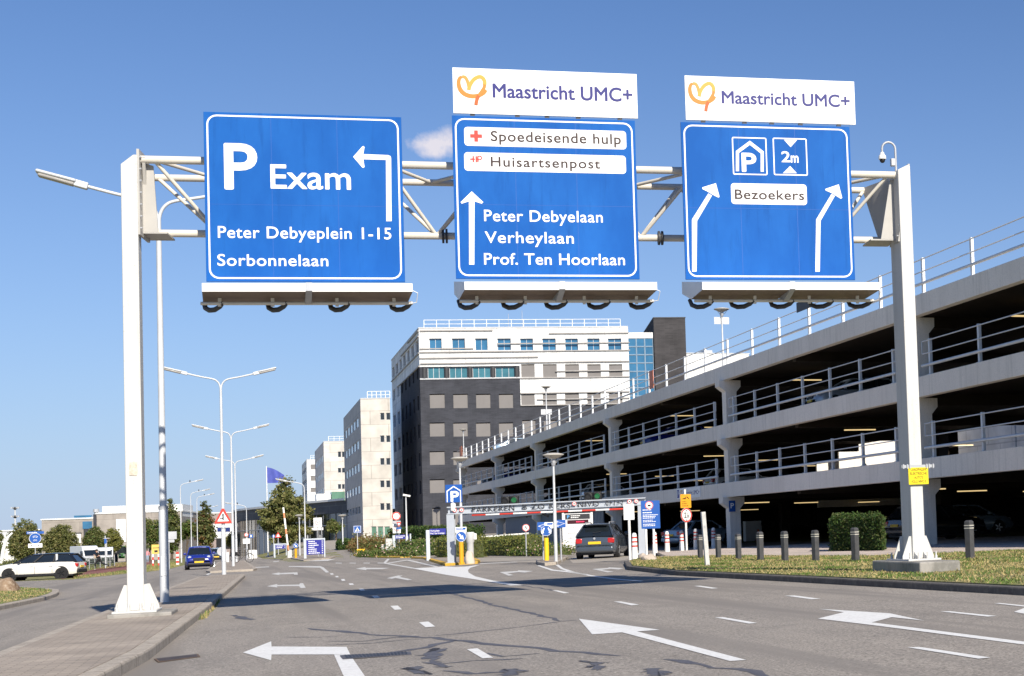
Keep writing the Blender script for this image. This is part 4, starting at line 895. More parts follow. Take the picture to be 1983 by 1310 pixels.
# ------------------------------------------------------------------ multi-storey car park along the right
XG = 22.3; JY = [24.0, 49.9, 72.5, 97.5, 124.0, 144.5, 169.0]; ZT = [3.2, 6.1, 9.0]; BH = .72
gp = thing('parking_garage', 'open concrete parking garage with three decks and railings along the right', 'parking garage', (XG, 72.5, 0))
def gl(y): return y-72.5
for lv, zt in enumerate(ZT):
    for a, b in zip(JY, JY[1:]):
        y0, y1 = gl(a)+.02, gl(b)-.02
        MB().box(0, .32, y0, y1, zt-BH, zt).build('edge_beam', concrete, gp, bevel=.015)
    sm_ = shaded_concrete
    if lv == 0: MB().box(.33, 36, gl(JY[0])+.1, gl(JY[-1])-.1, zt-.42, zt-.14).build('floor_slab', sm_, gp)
    else:                                          # light well added behind the front bays to let the sun in
        for q in ((.33, 12.5, JY[0]+.1, JY[-1]-.1), (12.501, 36, JY[0]+.1, 50), (12.501, 36, 93, JY[-1]-.1), (21.5, 36, 50.001, 92.999)): MB().box(q[0], q[1], gl(q[2]), gl(q[3]), zt-.42, zt-.14).build('floor_slab', sm_, gp)
    if lv < 3:
        for k in range(13):
            y = gl(JY[0])+4+k*11.2; MB().box(.34, 12.45 if lv and 38 < y+72.5 < 95 else 36, y-.2, y+.2, zt-.85, zt-.421).build('soffit_beam', shaded_concrete, gp)
col_y = [y-1.15 for y in JY[1:]] + [JY[0]+.5]
for y in col_y:
    for lv in range(3):
        z0 = (-1.0 if lv == 0 else ZT[lv-1]-.10) ; z1 = ZT[lv]-BH; yc = gl(y)
        c = MB().box(.12, .68, yc-.32, yc+.32, z0, z1-.5).build('column', concrete, gp, bevel=.012)
        MB().sect([(.12, z1-.56), (.68, z1-.56), (.9, z1-.32), (.9, z1-.002), (-.22, z1-.002), (-.22, z1-.30)], yc-.33, yc+.33).build('capital', concrete, c)
for x in (12, 24, 35):
    for y in col_y: MB().box(x-.3, x+.3, gl(y)-.3, gl(y)+.3, -1, 8.6).build('inner_column', shaded_concrete, gp)
# railings: one part per bay and deck
def railing(y0, y1, z, posts, m, loops):
    mb = MB(); x = .14
    for y in posts: mb.box(x-.05, x+.05, y-.06, y+.06, z, z+1.28); mb.box(x-.1, x+.1, y-.1, y+.1, z, z+.02)
    for h, r in ((1.22, .022), (.78, .022)): mb.tube([(x-.06, y0, z+h), (x-.06, y1, z+h)], r, 6)
    mb.tube([(x-.08, y0, z+.36), (x-.08, y1, z+.36)], .055, 8)
    if loops:
        for y in (y0, y1): mb.tube([(x-.06, y, z+1.22), (x-.06, y, z+.78)], .022, 6)
    return mb.build('railing', m, gp, smooth=50)
for i, (a, b) in enumerate(zip(JY, JY[1:])):
    n = 6; L = b-a
    for lv in (0, 1):
        railing(gl(a)+.15, gl(b)-2.1, ZT[lv], [gl(a)+.55+(L-3.2)*k/n for k in range(n+1)], rail_grey, True)
ys = [43.75+3.83*k for k in range(-5, 33)]
for a, b in zip(JY, JY[1:]): railing(gl(a), gl(b), ZT[2], [gl(y) for y in ys if a <= y < b], rail_white, False)
# warm tube lights under the decks
tube_m = mat('warm_tube_light', (.9, .75, .45), .4, var=0, emit=(1.0, .72, .33), estr=.55)
for lv in range(3):
    for i, y in enumerate((38, 46, 55, 62, 68.5, 77, 84, 91, 102, 109, 116, 130)):
        for j, x in enumerate((3.5, 9, 16)):
            if (i*2+j+lv) % 3 != 1: continue
            z = ZT[lv]-.98; MB().box(x-.75, x+.75, gl(y)-.05, gl(y)+.05, z, z+.05).build('tube_light', tube_m, gp)
MB().box(10, 36, gl(JY[-1])-.4, gl(JY[-1])-.1, -1, 8.5).build('end_wall', shaded_concrete, gp)
MB().box(35.6, 36, gl(112), gl(JY[-1]), -1, 8.5).build('rear_wall', shaded_concrete, gp)
MB().box(35.6, 36, gl(JY[0]), gl(112), -1, 2.4).build('rear_wall', shaded_concrete, gp)
for lv in (0, 1, 2): MB().box(35.5, 35.98, gl(JY[0]), gl(112), ZT[lv]-BH, ZT[lv]+(.2)).build('rear_beam', concrete, gp)
for x0, x1, y, z0, z1 in ((13, 17, 84, 3.1, 4.5), (14, 21, 91, 3.1, 8.4), (13, 20.5, 92.5, 2.0, 5.0), (13.5, 17, 72, 3.1, 4.1), (16, 20, 66, 3.1, 4.4)): MB().box(x0, x1, gl(y), gl(y)+.2, z0, z1).build('sun_patch_wall', concrete, gp)  # wall pieces added to catch the sun as bright patches
for y in (60, 68, 76, 84): MB().box(21.2, 21.5, gl(y)-3.9, gl(y)+3.9, 5.0, 6.6).build('ramp_parapet', white_panel, gp)
# corrugated cladding on the ground floor at the far end
mb = MB(); y = gl(100)
while y < gl(140): mb.box(.36, .44, y, y+.22, -1.2, 2.46); mb.box(.42, .46, y+.22, y+.44, -1.2, 2.46); y += .44
mb.build('ground_cladding', mat('blue_grey_cladding', (.22, .255, .31), .5, .2, var=.06), gp)
p = ATX(1311, 968, XG-.03); q = ATX(1356, 943, XG-.03)
t = thing('wall_board', 'white hospital name board on the first deck edge of the garage', 'board', (XG-.012, p.y, p.z+.02), LF)
wl = abs(p.y-q.y); MB().box(0, wl, -.02, 0, 0, .56).build('board', decal, t); MB().box(.08, .5, -.024, -.0205, .06, .5).build('parking_field', navy, t)
MB().text('P', .2, .4, .14, .28, -.026, 0, .03).build('lettering', decal, t); MB().text('Maastricht UMC+', 1.35, wl-.2, .17, .22, -.0215, 0, .01).build('lettering', logo_blue, t); heart(t, .75, .1, .4, .36, -.0215)
p = ATX(1399, 1000, XG+.0); t = thing('pillar_sign', 'small blue parking plate on the garage pillar behind the white post', 'sign', (22.40, 71.0, 1.75), 0)
MB().box(-.02, .3, -.03, 0, 0, .55).build('plate', blue, t); MB().text('P', .06, .22, .18, .24, -.032, 0, .03).build('lettering', decal, t)
for px_, py_ in ((1250, 712),): pass
p = ATX(1263, 726, XG+.02); t = thing('orange_panel', 'small orange panel fixed to the roof railing of the garage', 'panel', (XG-.05, p.y, ZT[2]+.15)); MB().box(-.03, 0, -.55, .35, 0, 1.05).build('board', mat('orange_panel_paint', (.62, .16, .05), .5), t)
p = ATX(899, 878, XG+.02); t = thing('orange_panel', 'orange panel at the far end of the garage roof', 'panel', (XG-.05, 165, ZT[2]+.15)); MB().box(-.03, 0, -.9, .9, 0, 1.4).build('board', MATS['orange_panel_paint'], t)
p = ATX(1557, 594, XG); t = thing('railing_sign', 'dark plate hung on the roof railing near the third sign', 'sign', (XG-.0, p.y, p.z-.15)); MB().box(-.03, 0, -.85, .85, 0, .42).build('plate', dark, t)
# ------------------------------------------------------------------ street lamps
def TZ(px, py, z):
    d = pxdir(px, py); t = (z-EYE)/d.z; return Vector((0, 0, EYE)) + d*t
def luminaire(parent, a, b, up=.07):
    a, b = Vector(a), Vector(b); d = (b-a).normalized(); mb = MB()
    mb.bar(a-d*.12, a+d*.14, .16, .14); c = mb.build('arm_clamp', lamp_grey, parent, bevel=.02)
    MB().bar(a+d*.1+Vector((0, 0, .035)), b+Vector((0, 0, .02)), .24, .07).build('lamp_hood', lamp_grey, parent, bevel=.03, smooth=40)
    MB().bar(a+d*.14-Vector((0, 0, .04)), b-d*.04-Vector((0, 0, .045)), .2, .075).build('lamp_lens', lamp_glass, parent, bevel=.03, smooth=40)
def pole(parent, h, r0=.088, r1=.05, hb=1.95):
    MB().lathe([(r0, -.1), (r0, hb), (r0*.78, hb+.06), (r1, h)], 14).build('pole', lamp_grey, parent, smooth=40)
    MB().box(-.06, .06, -r0-.004, -r0+.02, .55, .95).build('service_door', lamp_grey, parent, bevel=.004)
    MB().lathe([(r0+.006, hb-.02), (r0+.006, hb+.05)], 14).build('collar', galv, parent, smooth=40)
def double_lamp(label, loc):
    t = thing('street_lamp', label, 'street lamp', loc, 0, 'tall double-armed street lamps on the median'); pole(t, 8.0)
    for s in (-1, 1):
        MB().tube(cr([(0, 0, 7.9), (s*.04, 0, 8.15), (s*.14, 0, 8.32), (s*.32, 0, 8.42), (s*.8, 0, 8.52), (s*1.45, 0, 8.68)], 4), .036, 8).build('arm', lamp_grey, t, smooth=50)
        luminaire(t, (s*1.42, 0, 8.675), (s*2.25, 0, 8.9))
    return t
def cr3(pts, n=4):
    return cr(pts, n)
pA = G(319, 1167, .13); pB = G(434, 1112, .13); pC = G(452, 1097, .12)
dl = double_lamp('nearest double-armed street lamp standing behind the left gantry post', pA)
clone(dl, pB, label='double-armed street lamp carrying the red warning triangle'); clone(dl, pC, label='double-armed street lamp just behind the one with the triangle')
clone(dl, (-.05, 136, H(-.05, 136)+.12), label='smallest, most distant double-armed street lamp of the median row')
def single_lamp(label, loc, h, s=1, birds=True):
    t = thing('street_lamp', label, 'street lamp', loc, 0, 'single-armed street lamps'); pole(t, h-.55, .075, .045, 1.6)
    MB().tube(cr([(0, 0, h-.6), (s*.03, 0, h-.3), (s*.16, 0, h-.08), (s*.45, 0, h+.06), (s*1.6, 0, h+.3)], 4), .04, 8).build('arm', lamp_grey, t, smooth=50)
    luminaire(t, (s*1.6, 0, h+.3), (s*2.4, 0, h+.48))
    if birds: MB().lathe([(.03, 0), (.07, .06), (.05, .2), (.0, .27)], 8, (s*1.0, 0, h+.2)).build('sensor', dark, t, smooth=True)
    return t
for lab, px_, py_ in (('single-armed street lamp nearest along the left kerb, beside the blue car', 349, 938), ('second single-armed street lamp along the left kerb, its arm lower', 369, 955), ('third single-armed street lamp along the left kerb', 381, 963), ('farthest single-armed street lamp along the left kerb, before the dark tree', 396, 985)):
    q = TZ(px_, py_, 8.0); single_lamp(lab, (q.x, q.y, H(q.x, q.y)), 8.0-H(q.x, q.y))
q = G(592, 1077); single_lamp('single-armed street lamp beside the big tree near the direction board', q, (1077-937)/S(q), -1, False)
q = Vector((3.4, 205, 0)); q = TZ(477, 980, 5.6); single_lamp('single-armed street lamp before the curved entrance building', (q.x, q.y, H(q.x, q.y)), 5.6-H(q.x, q.y), -1)
def disc_lamp(label, loc, h, r=.4):
    t = thing('disc_lamp', label, 'street lamp', loc, 0, 'disc-topped lamps')
    MB().lathe([(.065, -.1), (.065, h*.55), (.045, h*.57), (.04, h-.42)], 12).build('pole', lamp_grey, t, smooth=40)
    MB().lathe([(.05, h-.45), (.08, h-.4), (.10, h-.3), (.10, h-.16)], 12).build('lamp_body', galv, t, smooth=40)
    MB().lathe([(.12, h-.17), (r*.7, h-.08), (r, h-.03), (r, h), (r*.5, h+.05), (0, h+.06)], 20).build('disc', mat('lamp_disc', (.52, .49, .43), .5, var=.05), t, smooth=40)
    for a in range(3): MB().tube([(.06*math.cos(a*2.1), .06*math.sin(a*2.1), h-.36), (r*.75*math.cos(a*2.1), r*.75*math.sin(a*2.1), h-.07)], .012, 5).build('stay', galv, t)
    return t
q = G(895, 1087, .12); disc_lamp('disc-topped lamp rising behind the blue parking house sign', q, (1087-887)/S(q))
q = G(1077, 1087.5, .12); disc_lamp('disc-topped lamp on the entrance island with the yellow bollard', q, (1087.5-880)/S(q))
zd = ZT[2]-.14
for lab, px_, py_, plate in (('disc-topped lamp on the garage roof with square plate, before the brick wing', 1057, 749, True), ('small disc-topped lamp at the far end of the garage roof', 897, 832, False)):
    q = ATX(px_, py_, 24.2); t = disc_lamp(lab, (q.x, q.y, zd), q.z-zd, .42)
    if plate: MB().box(-.45, .45, .05, .07, (q.z-zd)*.47, (q.z-zd)*.47+.45).build('plate', mat('grey_plate', (.55, .56, .57), .5), t)
q = ATX(1398, 620, 24.2); t = disc_lamp('disc-topped lamp on the garage roof with square plate, under the third sign', (q.x, q.y, zd), q.z-zd+.6, .42); MB().box(-.42, .42, .05, .07, q.z-zd-.22, q.z-zd+.16).build('plate', MATS['grey_plate'], t)
for lab, px_, yb, yt in (('slim disc-topped lamp between the barrier pole and the tall lamp', 581, 1078, 998), ('disc-topped lamp before the entrance building beside the silver car', 664, 1052, 998), ('small disc-topped lamp by the left green fence', 207, 1098, 1043)):
    q = G(px_, yb) if yb > 1060 else AT(px_, yb, 150); disc_lamp(lab, (q.x, q.y, H(q.x, q.y) if yb > 1060 else q.z), (yb-yt)/S(q), .38)

# ------------------------------------------------------------------ traffic signs and roadside furniture
def post(parent, h, r=.035, x=0, y=.04, m=galv, name='post'): return MB().lathe([(r, -.1), (r, h), (0, h+.004)], 10, (x, y, 0)).build(name, m, parent, smooth=40)
def plate(parent, x0, x1, z0, z1, m, y=0, t=.02, r=.03, name='plate', edge=None):
    mb = MB(); mb.sect(rrect(x0, x1, z0, z1, min(r, (x1-x0)*.3, (z1-z0)*.3)), y-t, y); o = mb.build(name, m, parent)
    if edge:
        e = MB(); k = .02; frame_strip(e, rrect(x0+k, x1-k, z0+k, z1-k, r), rrect(x0+2.2*k, x1-2.2*k, z0+2.2*k, z1-2.2*k, r*.7), y-t-.002); e.build('border', edge, parent)
    return o
def disc(parent, x, z, r, m, rim=None, y=0, t=.02, name='disc', rimw=.16):
    o = MB().lathe([(r, 0), (r, t)], 24, M=Matrix.Translation((x, y, z)) @ Matrix.Rotation(math.pi/2, 4, 'X')).build(name, m, parent)
    if rim: e = MB(); e.ring(x, z, r*(1-rimw), r*.985, y-t-.002); e.build('rim', rim, parent)
    return o
def text(parent, s, x0, x1, z, cap, y, m, bold=.01, name='lettering'): return MB().text(s, x0, x1, z, cap, y, 0, bold).build(name, m, parent)
def scribble(parent, x0, x1, z0, z1, n, m, y, seed=0, name='small_print', hh=.45):
    rnd = random.Random(seed)
    for i in range(n):
        z = z1-(z1-z0)*(i+.5)/n; h = (z1-z0)/n*hh; mb = MB(); x = x0; e = x0+(x1-x0)*rnd.uniform(.5, 1)
        while x < e: w = rnd.uniform(.06, .16)*(x1-x0); mb.flat([(x, z-h/2), (min(x+w, e), z-h/2), (min(x+w, e), z+h/2), (x, z+h/2)], y); x += w+.025*(x1-x0)
        mb.build(name, m, parent)
VZ = lambda p: math.atan2(-p[0], p[1])*.8                      # signs turned towards oncoming drivers
def spot(px, py, dz=0.0): p = G(px, py, dz); return p, S(p)

# warning triangle clamped on the second lamp
p = pB + Vector((0, -.12, 0)); s = S(p); z = (1112-1014)/s
t = thing('warning_sign', 'red and white junction warning triangle fixed to a lamp pole', 'traffic sign', p)
w = .335; hh = 29/s
MB().sect([(-w, z), (w, z), (w, z+.05), (.04, z+hh), (-.04, z+hh), (-w, z+.05)], -.02, 0).build('plate', red, t, bevel=.01)
MB().flat([(-w*.68, z+.09), (w*.68, z+.09), (0, z+hh*.8)], -.023).build('white_field', decal, t); MB().box(-.028, .028, -.027, -.024, z+.13, z+hh*.56).box(-.13, .0, -.0272, -.0242, z+.2, z+.235).sect([(-.05, z+hh*.55), (.05, z+hh*.55), (0, z+hh*.68)], -.027, -.024).build('symbol', black, t)
for k in (.1, .55): MB().lathe([(.1, z+k-.02), (.1, z+k+.02)], 12, (0, .12, 0)).build('clamp', galv, t)
p, s = spot(430, 1092, .12); t = thing('round_sign', 'round traffic sign seen from behind low beside the lamp poles', 'traffic sign', p); post(t, 1.0); disc(t, 0, .95, .34, mat('sign_back', (.45, .46, .48), .5), y=.08)

# cycle path sign left
p = G(69, 1114); s = S(p); t = thing('cycle_sign', 'round blue cycle path sign with white arrow plate and street name plate', 'traffic sign', p, rad(4)); post(t, (1114-1028)/s); zz = lambda y: (1114-y)/s
disc(t, 0, zz(1043), 10.5/s, blue, decal, rimw=.07); plate(t, -12/s, 12/s, zz(1061), zz(1053), decal); plate(t, -14.5/s, 15/s, zz(1034.5), zz(1029.5), blue)
mb = MB()
for z0, k in ((zz(1040), 1.0), (zz(1047), .8)):
    for x in (-.09, .09): mb.ring(x*k, z0, .045*k, .065*k, -.024, n=14)
    mb.tube([(-.09*k, -.024, z0), (-.03*k, -.024, z0+.09*k), (.07*k, -.024, z0+.09*k), (.09*k, -.024, z0)], .008, 4)
mb.build('bicycle_symbol', decal, t)
for x in (-6/s, 6/s): MB().sect([(x-.05, zz(1057.3)), (x+.05, zz(1057.3)), (x+.05, zz(1056.5)), (x-.05, zz(1056.5))], -.024, -.021).sect([(x-.02, zz(1059)), (x+.02, zz(1059)), (x+.02, zz(1055)), (x-.02, zz(1055))], -.0245, -.0215).build('arrow', black, t)
scribble(t, -13/s, 13/s, zz(1033.5), zz(1030.5), 1, decal, -.023, 4, hh=.5)
def bollard_sign(label, px, py, m, h, r, dz=0, grp=None):
    p = G(px, py, dz); t = thing('bollard', label, 'bollard', p, 0, grp); MB().lathe([(r, -.05), (r, h-.02), (r*.9, h)], 14).build('body', m, t, smooth=40); MB().lathe([(r*1.25, -.04), (r*1.25, .02)], 14).build('foot', dark, t); return t, p, S(p)
t, p, s = bollard_sign('slim yellow bollard with a pole beside the white car', 110.5, 1121.5, yellow, 31/34, .095); post(t, 48/34, .03); MB().box(-.05, .05, -.03, .05, 1.0, 1.4).build('cap_plate', lamp_grey, t)
# green mesh fence
a = G(124, 1107); b = G(222, 1097); L = (b-a).xy.length; rz = math.atan2((b-a).y, (b-a).x); 
t = thing('mesh_fence', 'dark green mesh fence between galvanised posts behind the runner', 'fence', a, rz); dzf = (b.z-a.z)/L
n = 9
for i in range(n+1): x = L*i/n; MB().lathe([(.035, -.1), (.035, 1.12)], 8, (x, 0, dzf*x)).build('fence_post', galv, t)
mb = MB()
for k in range(6): mb.bar((0, .02, .06+.19*k), (L, .02, .06+.19*k+dzf*L), .02, .018)
for k in range(int(L/.25)): x = k*.25; mb.box(x-.008, x+.008, .02, .035, .05+dzf*x, 1.05+dzf*x)
mb.build('mesh_panel', mat('fence_green', (.045, .075, .06), .6, var=.1), t)
p = G(204.5, 1101); s = S(p); t = thing('slim_pole', 'slim grey pole with narrow plate behind the runner', 'pole', p); post(t, (1101-1038)/s, .05, m=lamp_grey); MB().box(-.08, .12, -.03, 0, 48/s, 57/s).build('plate', blue, t)
p = G(303, 1097); s = S(p); t = thing('yellow_notice_board', 'yellow diversion board on red and white posts beside the cycle path', 'notice board', p); zz = lambda y: (1097-y)/s
plate(t, -8/s, 7/s, zz(1073), zz(1055), mat('diversion_yellow', (.72, .50, .12), .5, var=.1), t=.03); MB().box(-.15, .12, -.035, -.031, zz(1070), zz(1066)).box(-.28, .3, -.035, -.031, zz(1062), zz(1061)).box(.22, .27, -.035, -.031, zz(1068), zz(1059)).build('symbol', black, t)
for x in (-6, 4):
    for k in range(5): MB().box((x-1.4)/s, (x+1.4)/s, 0, .06, zz(1097)+k*.28, zz(1097)+(k+1)*.28-.002).build('striped_post', decal if k % 2 else red, t)
p = G(344, 1095); s = S(p); t = thing('marker_post', 'leaning red and white marker post on the left verge', 'marker post', p)
for k in range(6): MB().box(-.12, .12, -.03, .03, k*.2, k*.2+.198).build('stripe', red if k % 2 else decal, t)
p = G(328, 1103); s = S(p); t = thing('road_sign_back', 'grey rectangular sign seen from behind on a thin post', 'traffic sign', p); post(t, (1103-1030)/s); plate(t, -.12, .5, (1103-1045)/s, (1103-1030)/s, MATS['sign_back']); plate(t, -.1, .35, (1103-1051)/s, (1103-1045.5)/s, MATS['sign_back'])
p = G(346, 1079); s = S(p); t = thing('direction_board', 'blue direction board with arrow end on two posts left of the street', 'direction sign', p); zz = lambda y: (1079-y)/s
for x in (0, 28/s): post(t, zz(1031), .06, x=x, m=lamp_grey)
MB().sect([(-1/s, zz(1043)), (28/s, zz(1043)), (32/s, zz(1037)), (28/s, zz(1031)), (-1/s, zz(1031))], -.03, 0).build('board', blue, t)
for y in (1034, 1037.2, 1040.4): MB().box(1/s, 27/s, -.034, -.031, zz(y+.55), zz(y-.55)).build('white_line', decal, t)
def square_sign(label, px, yb, y0, y1, m, sym=True, cat='traffic sign', p=None):
    p = p or G(px, yb); s = S(p); h = (y1-y0)/s; t = thing('square_sign', label, cat, p); post(t, (yb-y0)/s, .035, m=lamp_grey); z0 = (yb-y1)/s
    plate(t, -h/2, h/2, z0, z0+h, m, edge=decal if sym else None)
    if sym: MB().flat([(-h*.32, z0+h*.2), (h*.32, z0+h*.2), (0, z0+h*.8)], -.024).build('white_triangle', decal, t); MB().box(-h*.04, h*.06, -.03, -.025, z0+h*.24, z0+h*.58).box(-h*.13, h*.13, -.0302, -.0252, z0+h*.25, z0+h*.3).build('walker_symbol', black, t)
    return t
square_sign('small blue zebra crossing sign left of the street before the trees', 392, 1075, 1043.5, 1051, blue)
square_sign('blue zebra crossing sign in front of the tall pale hospital block', 692, 1067, 1011, 1025, blue, p=G(693, 1074.5))
# navy wayfinding boards
def nav_board(label, px0, px1, yb, y0, y1, n, dz=0, seed=0, inset_=.12, words=None):
    p = G((px0+px1)/2, yb, dz); s = S(p); w = (px1-px0)/s; z0, z1 = (yb-y1)/s, (yb-y0)/s
    t = thing('wayfinding_board', label, 'information board', p, rad(-4)); k = w*inset_
    MB().box(-w/2, -w/2+k, -.06, .06, -.1, z1).build('side_post', mat('wayfinding_grey', (.50, .54, .58), .45, .1, var=.05), t, bevel=.01); MB().box(w/2-k*.5, w/2, -.06, .06, -.1, z1).build('side_post', MATS['wayfinding_grey'], t, bevel=.01)
    MB().box(-w/2+k+.002, w/2-k*.5-.002, -.04, .04, z1-.12, z1-.004).build('top_rail', MATS['wayfinding_grey'], t)
    MB().box(-w/2+k+.01, w/2-k*.5-.01, -.05, .03, z0, z1-.13).build('panel', navy, t)
    scribble(t, -w/2+k+w*.10, w/2-w*.25, z0+.03, z1-.16, n, decal, -.053, seed, 'board_text', .42)
    for i in range(n): zc = z0+.03+(z1-.19-z0)*(i+.5)/n; MB().flat([(w/2-w*.16, zc-.03), (w/2-w*.11, zc-.03), (w/2-w*.11, zc+.03), (w/2-w*.16, zc+.03)], -.053).build('board_symbol', decal, t)
    return t
nav_board('large navy direction board with seven white lines on the kerbed island', 590, 629, 1081, 1043, 1074, 7, .1, 1)
nav_board('navy direction board with two lines left of the barrier pole', 531.5, 554.5, 1078, 1053, 1063, 2, .08, 2)
nav_board('navy information board with arrow by the lawn, farther left', 496, 513, 1067.5, 1047, 1061, 3, .08, 3)
p = G(766, 1070, .1); s = S(p); t = thing('street_direction_sign', 'small navy street direction plate between grey posts among the shrubs', 'direction sign', p); zz = lambda y: (1070-y)/s
plate(t, 0, 25/s, zz(1044.5), zz(1036.5), navy, r=.01); MB().box(-5/s, 0, -.05, .05, -.1, zz(1037)).build('side_post', MATS['wayfinding_grey'], t); MB().box(27/s, 29.5/s, -.05, .05, -.1, zz(1035)).build('side_post', MATS['wayfinding_grey'], t)
scribble(t, 1.5/s, 20/s, zz(1043.5), zz(1037.5), 2, decal, -.023, 6)
p = G(829.5, 1083, .12); s = S(p); t = thing('street_direction_sign', 'navy street direction plate on a broad grey post left of the portal', 'direction sign', p); zz = lambda y: (1083-y)/s
MB().box(-3.5/s, 3.5/s, -.06, .06, -.1, zz(1027)).build('side_post', MATS['wayfinding_grey'], t, bevel=.01); plate(t, 3.6/s, 34/s, zz(1036.5), zz(1025), navy, r=.01)
text(t, 'Verheylaan', 5/s, 22/s, zz(1030.3), 3/s, -.024, decal, .02); text(t, 'Prof. Ten Hoorlaan', 5/s, 31/s, zz(1035.3), 3/s, -.024, decal, .02)
# 30 zone signs, no-entry, camera pole
p = G(617, 1078, .1); s = S(p); t = thing('zone_sign', 'white 30 zone plate on two posts above the large direction board', 'traffic sign', p + Vector((0, .3, 0))); zz = lambda y: (1078-y)/s
for x in (0, 7/s): post(t, zz(1003), .035, x=x)
plate(t, -7.5/s, 7.5/s, zz(1021.5), zz(1003), decal); disc(t, 0, zz(1012), 5/s, decal, red, y=-.021, t=.004, rimw=.2); text(t, '30', -2.8/s, 2.8/s, zz(1014), 4/s, -.029, black)
p = G(769, 1068, .1); s = S(p); t = thing('no_entry_sign', 'round red-rimmed white sign above a 30 zone plate in the shrubs', 'traffic sign', p); zz = lambda y: (1068-y)/s; post(t, zz(992), .05)
disc(t, 0, zz(1000), 8.3/s, decal, red, rimw=.26); plate(t, -8/s, 8/s, zz(1014.5), zz(1009), galv); plate(t, -7/s, 7.5/s, zz(1033), zz(1015.2), decal); disc(t, 0, zz(1024), 5/s, decal, red, y=-.021, t=.004, rimw=.2); text(t, '30', -2.8/s, 2.8/s, zz(1026), 4/s, -.029, black)
p = G(780.5, 1072, .1); s = S(p); t = thing('yield_sign', 'small red and white yield triangle with blue plate behind the no-entry sign', 'traffic sign', p + Vector((.3, 6, 0))); zz = lambda y: (1072-y)/s; post(t, zz(1010))
MB().sect([(-.2, zz(1010)), (.2, zz(1010)), (0, zz(1020))], -.02, 0).build('plate', red, t); MB().flat([(-.1, zz(1012)), (.1, zz(1012)), (0, zz(1017.5))], -.023).build('white_field', decal, t); plate(t, -5/s, 5/s, zz(1024), zz(1021), blue)
p = G(788.5, 1069, .1); s = S(p); t = thing('camera_pole', 'white pole with bullet camera in the planting bed', 'camera pole', p); zz = lambda y: (1069-y)/s
MB().lathe([(.11, -.1), (.11, zz(1040)), (.07, zz(1038)), (.055, zz(966))], 12).build('pole', lamp_grey, t, smooth=40); MB().bar((-.25, -.05, zz(958.5)), (.35, -.05, zz(961.5)), .2, .16).build('camera_housing', white, t, bevel=.02); MB().bar((0, 0, zz(967)), (0, 0, zz(961)), .08, .08).build('bracket', galv, t)
# barrier pole upright, keep-right signs on bollards
p = G(561, 1080, .1); s = S(p); t = thing('raised_barrier', 'raised orange and white barrier arm on a grey cabinet', 'barrier', p); zz = lambda y: (1080-y)/s
MB().box(-4/s, 4/s, -.25, .25, -.05, zz(1065)).build('cabinet', mat('cabinet_grey', (.55, .55, .53), .5, var=.06), t, bevel=.03)
for k in range(8):
    y0 = 1066-(1066-983)*k/8; y1 = 1066-(1066-983)*(k+1)/8; MB().bar((-.1-.35*k/8*1.0, -.28, zz(y0)), (-.1-.35*(k+1)/8, -.28, zz(y1)), .13, .1).build('arm_segment', mat('barrier_orange', (.68, .27, .13), .5) if k % 3 == 0 else decal, t)
def keep_sign(label, px, yb, yd, r_px, top, m, width, dz, arrow):
    p = G(px, yb, dz); s = S(p); zz = lambda y: (yb-y)/s; t = thing('keep_sign_bollard', label, 'bollard', p, 0); h = zz(top)
    MB().lathe([(width/s/2, -.05), (width/s/2, h-.01), (width/s*.42, h)], 16).build('bollard_body', m, t, smooth=40); MB().lathe([(.03, h), (.03, zz(yd))], 8, (0, .04, 0)).build('sign_stub', dark, t)
    r = r_px/s; disc(t, 0, zz(yd), r, blue, decal, y=-.03, rimw=.07); mb = MB(); k = r
    for (sx, ox) in arrow: mb.flat([(ox+sx*k*a, zz(yd)+k*b) for a, b in ((-.55, .42), (-.3, .6), (.12, .08), (.3, .28), (.5, -.58), (-.32, -.42), (-.12, -.2))], -.054)
    mb.build('arrow', decal, t); return t, p, s, zz
keep_sign('orange bollard with round blue keep-right arrow beside the board island', 573, 1081, 1057, 4.6, 1063, orange, 4.6, .1, [(1, 0)])
t, p, s, zz = keep_sign('orange bollard with round blue keep-right arrow beside the portal post', 894, 1090, 1039.5, 10, 1050, orange, 8.5, .12, [(1, 0)])
MB().sect([(-10.5/s, zz(1021)), (10.5/s, zz(1021)), (10.5/s, zz(1030)), (0, zz(1048)), (-10.5/s, zz(1030))], -.028, -.012).build('backing_plate', decal, t); plate(t, -9/s, 9/s, zz(1026.5), zz(1022.5), blue, y=-.03, t=.004); scribble(t, -8/s, 8/s, zz(1026), zz(1023), 1, decal, -.0355, 9)
t, p, s, zz = keep_sign('yellow bollard with round blue double-arrow sign on the entrance island', 1059, 1086, 1028, 10.5, 1042, yellow, 9, .12, [(.62, .13), (-.62, -.13)])
plate(t, -3/s, 14/s, zz(1024), zz(1012), decal, y=-.012, t=.01); plate(t, 2/s, 13/s, zz(1017), zz(1013.5), blue, y=-.022, t=.004)
